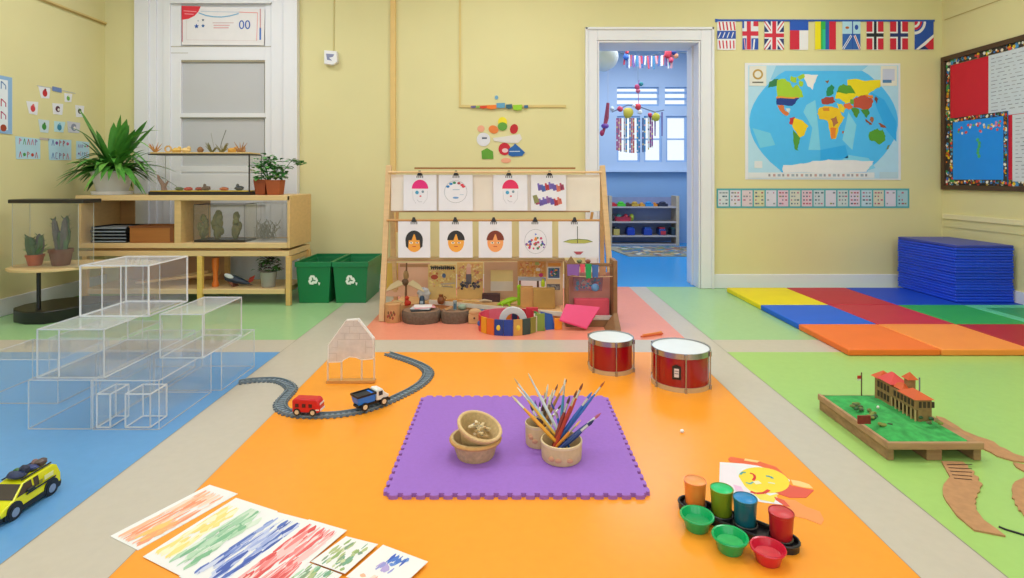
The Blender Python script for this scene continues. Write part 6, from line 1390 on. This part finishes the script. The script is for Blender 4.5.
# ================= paint tray =================
cups = [((.612,1.868),'#ef8a3a','#f2a058','orange paint cup with a pale orange top, at the far end of the tray'),((.682,1.82),'#7a9420','#0cc874','olive green paint cup with a bright green top'),((.7345,1.765),'#17697a','#1789cc','teal paint cup with a blue top, between the green and the red cups'),((.812,1.692),'#b0202c','#cf4048','red paint cup at the near end of the tray')]
t = thing('cup_tray', 'black tray with round slots carrying four paint cups', 'tray', (.71,1.755,0)); TR = mat('#262629', .35, var=.05)
d = Vector((.200,-.176,0)).normalized(); nrm = Vector((-d.y,d.x,0)); A_ = Vector((.612,1.868,0)); 
m = MB(); q0, q1 = A_-d*.012, A_+d*.2765; hw = .038
ol = [q0+nrm*hw+d*.0]+[q0-d*(.042*math.sin(PI*k_/8))+nrm*hw*math.cos(PI*k_/8) for k_ in range(1,8)]+[q0-nrm*hw]
sl = (0,.085,.158,.213,.2645)
ol += [A_+d*s_-nrm*(hw+.002) for s_ in (.03,.06,.1,.14,.19,.23)]
ol += [q1-nrm*hw]+[q1+d*(.040*math.sin(PI*k_/8))-nrm*hw*math.cos(PI*k_/8) for k_ in range(1,8)]+[q1+nrm*hw]
m.prism([(p.x,p.y) for p in ol], .0, .008, TR); m.build('tray_floor', t)
m = MB(); rim = [(p.x,p.y) for p in ol]
m.tube([Vector((p[0],p[1],.022)) for p in rim], .004, TR, closed=True, n=6)
m.add([(p[0],p[1],.006) for p in rim]+[(p[0],p[1],.024) for p in rim], [(k_,(k_+1)%len(rim),len(rim)+(k_+1)%len(rim),len(rim)+k_) for k_ in range(len(rim))], TR); m.build('tray_wall', t)
for s_ in (0,.087,.163,.2645):
    m = MB(); c = A_+d*s_; m.lathe([(.034,.0082),(.036,.026),(.033,.028),(.031,.0085)],c,TR,n=24); m.build('cup_socket', t)
for (x,y),c_,c2,lb in cups:
    c = Vector((x,y,.0095)); tt_ = thing('paint_cup', lb, 'paint cup', c, 'paint cups in the black tray'); cm = mat(c_,.3,var=.05,coat=.2)
    m = MB(); m.lathe([(.0285,0),(.030,.003),(.035,.084),(.0362,.085),(.0362,.092),(.0335,.092),(.033,.088)],c,cm,n=32); m.build('cup_body', tt_)
    m = MB(); m.lathe([(.0333,.0905),(.03,.0925),(0,.0925)],c,mat(c2,.3,var=.05),n=32); m.build('cup_top', tt_)
for (px,py,z_),c_,cin,r_,lb in (((697,515,.042),'#08b46a','#2aa866',.052,'green shallow bowl nearest the orange cup'),((730,536,.042),'#08b064','#3fb868',.052,'green shallow bowl between the other two bowls'),((768,547.5,.04),'#d01c3c','#d84a54',.049,'red shallow bowl beside the black tray')):
    c = F(px,py,z_); c.z = 0; tt_ = thing('paint_bowl', lb, 'bowl', c, 'shallow paint bowls')
    m = MB(); m.lathe([(r_*.62,0),(r_*.66,.002),(r_*.82,z_-.010),(r_*.86,z_-.006),(r_*.98,z_-.004),(r_*1.01,z_+.0),(r_*.98,z_+.003),(r_*.88,z_+.002),(r_*.82,z_-.006),(r_*.70,z_-.022)],c,mat(c_,.28,var=.04,coat=.3),n=36); m.build('bowl_body', tt_)
    m = MB(); m.lathe([(r_*.74,z_-.018),(r_*.72,z_-.017),(0,z_-.017)],c,mat(cin,.25,var=.2,scale=30),n=30); m.build('paint', tt_)

# sun painting
t = thing('sun_painting', 'painting of a smiling yellow sun on white paper beside the paint cups', 'painting', F(765,485))
m = MB(); m.prism(G([(719.8,462.3),(757,464.8),(776,470),(790,480.5),(786,489),(776,496),(783,505),(762,502.5),(719,491)]), 0, .0012, PAPER); sp_ = m.build('paper', t)
m = MB(); Gf = lambda *p: G(p); z_ = .0016
cen = (764,480.5); el = [(cen[0]+25.5*math.cos(a*PI/16)-.0, cen[1]+12.5*math.sin(a*PI/16)+3.2*math.cos(a*PI/16)) for a in range(32)]
m.poly(G(el+[]), z_, C('#f0d83a')); m.poly(G([(744,486),(770,496),(778,494),(774,503),(760,500)]), z_+.0001, C('#f2de5a'))
m.poly(G([(721,464),(735,467),(738,476),(745,487),(752,495),(735,491),(721,488)]), z_+.0002, C('#ece4ee')); m.poly(G([(733,485),(741,487),(744,492),(736,492)]), z_+.0003, C('#ecc0e0'))
m.line(G([(750.5,497-5),(756,494),(764,493.5),(769,490.5)]), .012, z_+.0004, C('#dc4038')); m.line(G([(750,473.5),(754,475),(755,478),(753,481)]), .009, z_+.0004, C('#d8282c'))
m.line(G([(740,475),(743,472.6),(746,473)]), .008, z_+.0004, C('#3fa0a8')); m.line(G([(766,476.5),(770,477),(773,479)]), .01, z_+.0004, C('#3a9ab0')); m.line(G([(746,483),(750,484.5),(753,482.5)]), .007, z_+.0004, C('#4fa8b8')); m.poly(G([(753,482),(758,481),(762,484),(756,485)]), z_+.0004, C('#f4ecc8')); m.line(G([(768,483),(775,484)]), .008, z_+.0004, C('#dce0c0'))
m.build('painted_sun', sp_)
RY1, RY2, CORAL, PALE = C('#e05a48'), C('#f5a070'), C('#ee8a62'), C('#f6cf8a')
m = MB(); m.prism(G([(728,459),(731,457),(760,462),(776,467),(788,478),(785,480),(774,471),(758,466),(730,462)]), 0, .0014, C('#e8683c')); m.build('paper_ray', label='thin red-orange arc along the top of the sun painting', cat='paper ray')
m = MB(); m.prism(G([(745,459),(760,461.5),(757,463),(744,461)]), .0016, .0022, PALE); m.build('paper_ray', label='short pale ray on the top arc of the sun painting', cat='paper ray')
m = MB(); m.prism(G([(775,493),(781,489),(788,483.5),(792,486),(814,490.5),(806,498),(790,498)]), 0, .0014, RY1); m.build('paper_ray', label='wide red ray pointing right from the sun painting', cat='paper ray')
m = MB(); m.prism(G([(791,480),(800,481.5),(809,484.5),(813,488.5),(803,487.5),(793,485)]), 0, .0013, PALE); m.build('paper_ray', label='pale yellow ray just above the wide red one', cat='paper ray')
m = MB(); m.prism(G([(781,499.5),(795,500.5),(806,507),(820,512),(824,520),(821,525),(806,519),(792,516),(786,508)]), 0, .0013, C('#f29a56')); m.build('paper_ray', label='long pale orange ray pointing to the lower right of the sun painting', cat='paper ray')
m = MB(); m.prism(G([(774,497.2),(784,500.6),(790,507),(786,507),(776,500.5)]), .0015, .0022, RY1); m.build('paper_ray', label='short dark coral ray at the lower edge of the sun painting', cat='paper ray')

# ================= watercolour sheets =================
def sheet(corners, cols, seed, label, z0, region=(.12,.88,.06,.94)):
    q = G(corners, z0); n_ = 'painted_sheet'
    t = thing(n_, label, 'painting', Vector((sum(p[0] for p in q)/4, sum(p[1] for p in q)/4, z0)), 'watercolour sheets on the floor')
    m = MB(); m.prism(q, z0, z0+.0012, mat('#eeeeee',.7,var=.02)); sp_ = m.build('paper', t)
    m = MB(); rr = random.Random(seed); tl, tr, br_, bl_ = [Vector((p[0],p[1],0)) for p in q]
    def uv(u, v): p = (tl*(1-u)+tr*u)*(1-v)+(bl_*(1-u)+br_*u)*v; return (p.x,p.y)
    k_ = 0
    for (u0,u1,v0,v1,cs,nn) in cols:
        for i in range(int(nn*.62)):
            u = rr.uniform(u0,u1); v = rr.uniform(v0,v1); L_ = rr.uniform(.10,.34); w = rr.uniform(.02,.085); k_ += 1; va, vb = max(v-L_/2,v0-.03), min(v+L_/2,v1+.03); du = rr.uniform(-.02,.02)
            m.poly([uv(u-w*.2,va),uv(u+w*.3,va+.01),uv(u+w+du,(va+vb)/2),uv(u+w*.4+du,vb),uv(u-w*.3+du,vb-.02),uv(u-w*.6,(va+vb)/2)], z0+.0014+.000006*k_, mat(rr.choice(cs),.7,var=.03))
    m.build('brush_strokes', sp_); return t
OR = ['#f6a684','#f8bc98','#f49a74','#f8d4bc','#f6b49a','#f9dccb']; YL_ = ['#f4e08c','#f6eab0','#ecd884','#f6efcc']; GN = ['#a4ccac','#b8d8bc','#84ba94','#ccdfcb','#d8e6d6']; BU = ['#8398d6','#a4b2e2','#5a74c0','#bcc6ea','#4a62b4','#d0d6ee']; RE = ['#f08c8c','#e86c6c','#f4b0b0','#f6c8c6','#e05a5a','#f8d8d8']; OL = ['#b4c28a','#9ab474','#88a484','#d0d6ae','#7cac8e']
sheet([(209.6,485),(237.8,494),(138,550.5),(110,536.4)], [(.15,.85,.12,.95,OR,150),(.5,.9,.6,.9,['#f4c878','#f2b078'],24)], 1, 'white sheet painted with pale orange strokes, leftmost of the row', .0006)
sheet([(236,498),(277.6,511.5),(181,576.5),(143,557)], [(.08,.42,.15,.9,YL_,80),(.5,.92,.1,.92,GN,120)], 2, 'white sheet painted with yellow and green strokes, second from the left', .0022)
sheet([(276,512),(313,521.5),(214,592),(179,577)], [(.15,.9,.1,.9,BU,170)], 3, 'white sheet painted with blue strokes, third from the left', .0038)
sheet([(309,519.5),(347,530.5),(258,606),(212,591)], [(.15,.9,.08,.95,RE,170)], 4, 'white sheet painted with red strokes between the blue and the green sheets', .0054)
sheet([(346,536.5),(378,544.5),(345,574),(311,562)], [(.1,.85,.08,.95,OL,60)], 5, 'small sheet painted olive green, just left of the sheet with the blue star shape', .0072)
sheet([(309,563),(342,575),(300,612),(264,598)], [(.05,.95,.02,.95,OL+GN,110)], 6, 'small sheet painted dense green at the bottom picture edge', .0090)
sheet([(383,545),(428,562),(396,592),(346,577)], [(.35,.65,.12,.42,['#4f7ad0','#6a90d8','#3a5ec0'],22),(.3,.6,.42,.62,['#9a9ad8','#b8a8dc'],14),(.15,.9,.8,.98,OR,20)], 7, 'white sheet with a small blue and violet flower shape, rightmost of the row', .0090)

# ================= toy car =================
c = Vector((-1.645,1.893,0)); M = Matrix.Translation(c) @ Matrix.Rotation(-PI/2-.02,4,'Z') @ Matrix.Scale(.9,4)      # nose towards the room's near side
t = thing('toy_car', 'neon yellow toy car with equipment on its roof on the blue floor', 'toy car', c); YC = mat('#dfe010',.25,var=.02,coat=.4); GLb = mat('#4b4440',.15,var=.1,scale=30)
def shell(pr, w0, w1, zt, cm, name, bev=.004):
    # side profile extruded, narrowing towards the roof
    n = len(pr); m = MB(M); f_ = lambda z: w0 if z < .05 else w0+(w1-w0)*min(1,(z-.05)/(zt-.05))
    m.add([(x,-f_(z),z) for x,z in pr]+[(x,f_(z),z) for x,z in pr], [tuple(range(n)),tuple(range(2*n-1,n-1,-1))]+[(k_,(k_+1)%n,n+(k_+1)%n,n+k_) for k_ in range(n)], cm); return m.build(name, t, bevel=bev)
# x forward, rear at -.13, nose at .135
shell([(-.125,.03),(-.128,.062),(-.118,.098),(-.10,.108),(.02,.108),(.034,.104),(.082,.066),(.122,.056),(.134,.045),(.134,.03)], .056, .043, .108, YC, 'car_body')
m = MB(M)
for s_ in (-1,1):
    m = MB(M); m.add([(.032,s_*.0452,.102),(.068,s_*.0535,.069),(-.0,s_*.0535,.069),(-.0,s_*.0452,.102)],[(0,1,2,3)],GLb); m.add([(-.008,s_*.0452,.102),(-.008,s_*.0535,.069),(-.03,s_*.0535,.069),(-.03,s_*.0455,.102)],[(0,1,2,3)],GLb); m.build('side_window', t)
m = MB(M); m.add([(.0375,-.040,.103),(.0375,.040,.103),(.0815,.049,.0685),(.0815,-.049,.0685)],[(0,1,2,3)],GLb); m.build('windscreen', t)
m = MB(M); m.box(.118,.138,-.054,.054,.014,.044,mat('#1b1d1e',.4)); m.box(-.13,-.122,-.054,.054,.016,.036,mat('#1b1d1e',.4)); m.build('bumper', t, bevel=.003)
m = MB(M)
for s_ in (-1,1):
    m.box(-.12,.12,s_*.0555-.002,s_*.0555+.002,.014,.032,mat('#1b1d1e',.4)); m.box(-.1,.03,s_*.0562-.001,s_*.0562+.001,.060,.066,mat('#1b1d1e',.4))
    for x in (-.078,.08): m.cyl((x,s_*.0545,.03),(x,s_*.0585,.03),.033,mat('#1b1d1e',.4),n=20)
m.build('black_trim', t)
m = MB(M); m.box(-.12,.125,-.05,.05,.012,.03,mat('#1b1d1e',.4)); m.build('underbody', t)
wheels(t, M, (-.078,.08), .0605, .026, mat('#a8b0c0',.3,metal=.6,var=.1,scale=90))
for s_ in (-1,1): m = MB(M); m.box(.1335,.1365,s_*.038-.012,s_*.038+.012,.044,.054,C('#e8ecf0',.2)); m.build('headlight', t)
m = MB(M); m.box(.0,.03,.054,.064,.07,.08,mat('#1b1d1e',.4)); m.box(.0,.03,-.064,-.054,.07,.08,mat('#1b1d1e',.4)); m.build('wing_mirror', t, bevel=.002)
m = MB(M); m.prism([(-.11,.0)]*3,0,0,YC) if 0 else None
for x, y, sx, sy, sz, c_ in ((.012,0,.022,.036,.014,'#26345a'),(-.01,.012,.016,.018,.020,'#1f2a44'),(-.012,-.016,.014,.016,.014,'#3a6a3a'),(-.05,.0,.018,.03,.01,'#2a3c7a'),(-.085,.01,.022,.02,.013,'#5a4a48'),(-.09,-.018,.014,.012,.011,'#8a6a6a')):
    m.ell((x,y,.109+sz),(sx,sy,sz),C(c_,.4),n=10,k=6,jit=.12)
m.tube([(-.1,-.036,.114),(.03,-.036,.114)],.003,BLACK); m.tube([(-.1,.036,.114),(.03,.036,.114)],.003,BLACK); m.build('roof_equipment', t)
m = MB(M); m.box(-.09,-.05,.0525,.0545,.072,.088,C('#e8e6a0')); m.box(-.04,-.025,.0535,.0555,.07,.084,C('#8a8a30')); m.build('side_sticker', t)

# ================= next room furniture =================
t = thing('toy_shelf', 'wooden toy shelf against the blue wall of the next room', 'shelf', (2.2,9.2,0)); SY = 9.15; WN = wood('#c8b498',.6)
sx0, sx1 = XS(609,SY), XS(680,SY); TZ0 = .80
for x in (sx0, sx1-.06): m = MB(); m.box(x,x+.05,SY,SY+.3,0,ZS(196,SY),WN); m.build('side_post', t, bevel=.004)
for py in (206.5,221.5,235.5,244): z_ = ZS(py,SY); m = MB(); m.box(sx0+.05,sx1-.06,SY,SY+.29,z_-.025,z_,wood('#b9b0b0',.6)); m.build('shelf_board', t)
m = MB(); m.box(sx0+.05,sx1-.06,SY+.29,SY+.3,.05,.78,mat('#8f9ac4',.7)); m.build('back_board', t)
zA = ZS(206.5,SY)+.001; zB = ZS(221.5,SY)+.001; zC = ZS(235.5,SY)+.001
for i,(px,w_,c_,nm) in enumerate(((614,7,'#c8283c','crimson'),(622,8,'#4fc83c','bright green'),(629,5,'#5a3a3a','dark brown'),(636,7,'#c8a03c','ochre'),(643,5,'#e0a040','orange'),(650,8,'#2f8fd0','sky blue'),(656,4,'#e08a2a','deep orange'),(664,9,'#2a2f48','navy'))):
    x = XS(px,SY); m = MB(); h_ = .07 if i % 2 else .055; w2 = w_*.0081; m.box(x-w2,x+w2,SY+.03,SY+.2,zA,zA+h_*.6,mat(c_,.5)); m.ell((x,SY+.1,zA+h_*.75),(w2*.8,.05,h_*.38),mat(c_,.5),n=10,k=6); m.build('small_toy', label='%s toy on the top board of the shelf in the next room' % nm, cat='toy', group='toys on the top board of the far shelf')
for i,(px,w_,c_,nm) in enumerate(((614,5,'#3a3a44','dark grey'),(620,6,'#3f8a7a','teal'),(627,5,'#c83a4c','red'),(633,5,'#a8b83a','yellow-green'))):
    x = XS(px,SY); w2 = w_*.008; m = MB(); m.ell((x,SY+.1,zB+.06),(w2,.06,.06),mat(c_,.5),n=10,k=6,jit=.08); m.build('soft_toy', label='%s soft toy on the middle board of the shelf in the next room' % nm, cat='toy', group='soft toys on the middle board of the far shelf')
m = MB(); x = XS(624,SY); m.lathe([(.13,0),(.17,.07),(.18,.075),(.16,.07),(.12,.01),(0,.01)],(x,SY+.1,zB),mat('#d83f58',.5),sy=.45); m.build('toy_basket', label='pinkish red basket of toys on the middle board of the far shelf', cat='basket')
for i,(px,w_,c_,ct,nm) in enumerate(((617,6,'#c8b060','#3a4458','sand-coloured'),(631.5,7.5,'#1c3fb0','#2a58c8','deep blue, left'),(648.5,8,'#2244a8','#3a6ac8','deep blue, right'),(663,6.5,'#2a4a9a','#c8384a','blue with a red front'),(674,4,'#2a3a4a','#3f6a6a','dark teal'))):
    x = XS(px,SY); w2 = w_*.0081; tt_ = thing('toy_bin', '%s toy bin on the lower board of the far shelf' % nm, 'bin', (x,SY+.1,zC), 'toy bins on the lower board of the far shelf'); m = MB(); m.box(x-w2,x+w2,SY+.02,SY+.22,zC,zC+.10,mat(c_,.4)); bb_ = m.build('bin_body', tt_, bevel=.005)
    m = MB(); m.box(x-w2*.8,x+w2*.8,SY+.04,SY+.2,zC+.101,zC+.125,mat(ct,.5)); m.build('bin_content', tt_, bevel=.005)
    if i == 3: m = MB(); m.box(x-w2*.6,x+w2*.95,SY+.012,SY+.018,zC+.01,zC+.07,mat('#c8384a',.5)); m.build('front_label', bb_)
# rug
m = MB(); y0_, y1_ = 7.9, 8.98; pr = [(1.66,y0_),(2.95,y0_),(2.95,y1_),(1.58,y1_),(1.5,y1_-.1)]
m.prism(pr, 0, .012, mat('#a9a087',.9,var=.15,scale=8)); rr = random.Random(6)
for i in range(300):
    x, y = rr.uniform(1.7,2.9), rr.uniform(y0_+.05,y1_-.05); a = rr.uniform(0,PI); w, h_ = rr.uniform(.03,.09), rr.uniform(.015,.05)
    m.poly([(x+u*w*math.cos(a)-v*h_*math.sin(a), y+u*w*math.sin(a)+v*h_*math.cos(a)) for u, v in ((-1,-1),(1,-1),(1,1),(-1,1))], .0125+.00002*i, mat(rr.choice(['#8a9a6a','#6a7f9a','#b08a5a','#d8d4c0','#a06a5a','#5f7a5a','#c8a878','#7a7a80','#4a88b0']),.9))
m.build('patterned_rug', label='patterned grey and green rug on the blue floor of the next room', cat='rug')
# lantern
c = W(603,57,6.9); t = thing('paper_lantern', 'round white paper lantern hanging just inside the next room', 'lantern', c)
m = MB(); m.ell(c,(.185,.185,.175),mat('#f0f2f6',.8,var=.02),n=26,k=16); m.build('lantern_shade', t)
m = MB(); m.cyl(c+Vector((0,0,.17)),(c.x,c.y,3.3),.004,C('#dfe4ea'),n=6); m.build('cord', t)
# bunting in the next room
BYN = 7.6; t = thing('ribbon_garland', 'garland of red, white and blue ribbons near the ceiling of the next room', 'garland', W(648,55,BYN))
m = MB(); gp = [W(615,51,BYN),W(626,54,BYN),W(640,56.5,BYN),(W(652,55.5,BYN)),W(664,52,BYN),W(692,53,BYN)]; m.tube(gp,.006,C('#4a5a6a'),n=6); m.build('string', t)
rr = random.Random(9); cs = ['#c83a5a','#4a6ab0','#e8e8f0','#d85a6a','#7a5aa8','#e8e8f0','#3a8ac0','#d8a0b0']
for i in range(24):
    px = 625+i*2.05; L_ = rr.uniform(10,20); y_ = 54+2*math.sin((px-620)/55*PI); m = MB(facing(BYN-.02+.001*i)); w_ = rr.uniform(1.2,2.6); sl_ = rr.uniform(-1.5,1.5)
    m.prism([(px-w_/2,y_),(px+w_/2,y_),(px+w_/2+sl_,y_+L_*.7),(px-w_/2+sl_,y_+L_*.7)],0,.004,C(cs[i%8])); m.build('ribbon', t)
for px, py, r_, c_ in ((626,57,3.2,'#3a6ac0'),(627,52,2.2,'#c83a4a'),(668,54,4.2,'#c83a50'),(671,60,2.6,'#d84a6a'),(674,52,3,'#2f3f8a'),(676,56,2.5,'#c88a6a')): m = MB(); m.ell(W(px,py,BYN-.04),(r_*.0125,.03,r_*.014),C(c_),n=10,k=6,jit=.15); m.build('pompom', t)
# ribbon mobile
MY = 7.4; t = thing('ribbon_mobile', 'hanging mobile of pink, blue and red ribbons in front of the far windows', 'mobile', W(637,120,MY))
m = MB(); m.tube([W(638,84,MY),(W(638,84,MY).x,MY,3.3)],.003,C('#8a9ab0'),n=5); m.tube([W(639,80,MY),W(638,92,MY),W(639,108,MY)],.004,C('#b04ab0'),n=5); m.tube([W(612,112,MY),W(628,105,MY),W(640,107,MY),W(655,112,MY),W(664,110,MY)],.008,C('#6a7a9a'),n=6); m.build('hanger', t)
for px, py, r_, c_ in ((637,87,2.8,'#c84a7a'),(641,84,2.3,'#2f8a9a'),(638,91,2.4,'#e07a9a'),(620,109,3,'#d84a6a'),(628,113,5.5,'#d8c850'),(638,107,3.4,'#d83a4a'),(640,112,2.6,'#f0f0f4'),(656,117,4.4,'#d0cc48'),(612,109,2.6,'#c8d8e8'),(650,115,2.4,'#c83a5a'),(634,106,1.8,'#f0e8f0')): m = MB(); m.ell(W(px,py,MY-.03),(r_*.0125,.03,r_*.0125),C(c_),n=10,k=6,jit=.12); m.build('paper_flower', t)
rb = ['#c8427a','#c85a8a','#b8486a','#3a4a8a','#d8d8e8','#2a8ac8','#2f94d0','#2a6ab8','#c0446a','#c84a4a','#e8e8f0','#2f94d0','#2a7ac0','#8ab0dc','#30508a','#2a8ad0','#c8d8f0','#e8eaf4','#8a3a9a','#9a3aa0']
for i in range(20):
    if i in (3,6,10,13,16): continue
    px = 617+i*1.85; y0_ = 118 if px < 643 else 116; y1_ = 150+3*math.sin((px-616)/36*PI)-(0 if px < 648 else 3); m = MB(facing(MY-.01+.003*(i%5))); m.prism([(px-.75,y0_),(px+.75,y0_),(px+.75,y1_),(px-.75,y1_)],0,.004,C(rb[i]))
    for q in range(5):
        yy = y0_+2+q*6.5+(i%3)*2; m.rect(px-.7,yy,px+.7,yy+1.6,.0046,C(['#e8a0b8','#e8c86a','#5a6a9a','#f0f0f4'][(i+q)%4]))
    m.build('ribbon', t)
for px in (655,662): m = MB(facing(MY)); m.prism([(px-.8,112),(px+.8,112),(px+.6,136),(px-.6,136)],0,.004,C('#7a70b8')); m.build('ribbon', t)
m = MB(); m.tube([W(608,103,7.25),W(606.5,118,7.25),W(603,134,7.25)],[.02,.03,.015],mat('#b8506a',.7,var=.4,scale=30),n=8); m.ell(W(605,126,7.25),(.05,.04,.035),C('#8a5ac0')); m.ell(W(602,133,7.25),(.03,.03,.04),C('#c83a6a')); m.tube([W(608,103,7.25),(W(608,103,7.25).x,7.25,3.3)],.003,C('#c8c8d8'),n=5); m.build('paper_chain', label='red and violet twisted paper chain hanging at the left of the doorway view', cat='paper chain')

m = MB(); c = F(682,431,.008); m.ell(c, (.0085,.0085,.0078), mat('#f4f4f4',.5,var=.02), n=14, k=8); m.build('white_spot', label='tiny white rounded spot on the orange floor between the larger drum and the sun painting', cat='ball')  # white ellipsoid standing for a small round white spot
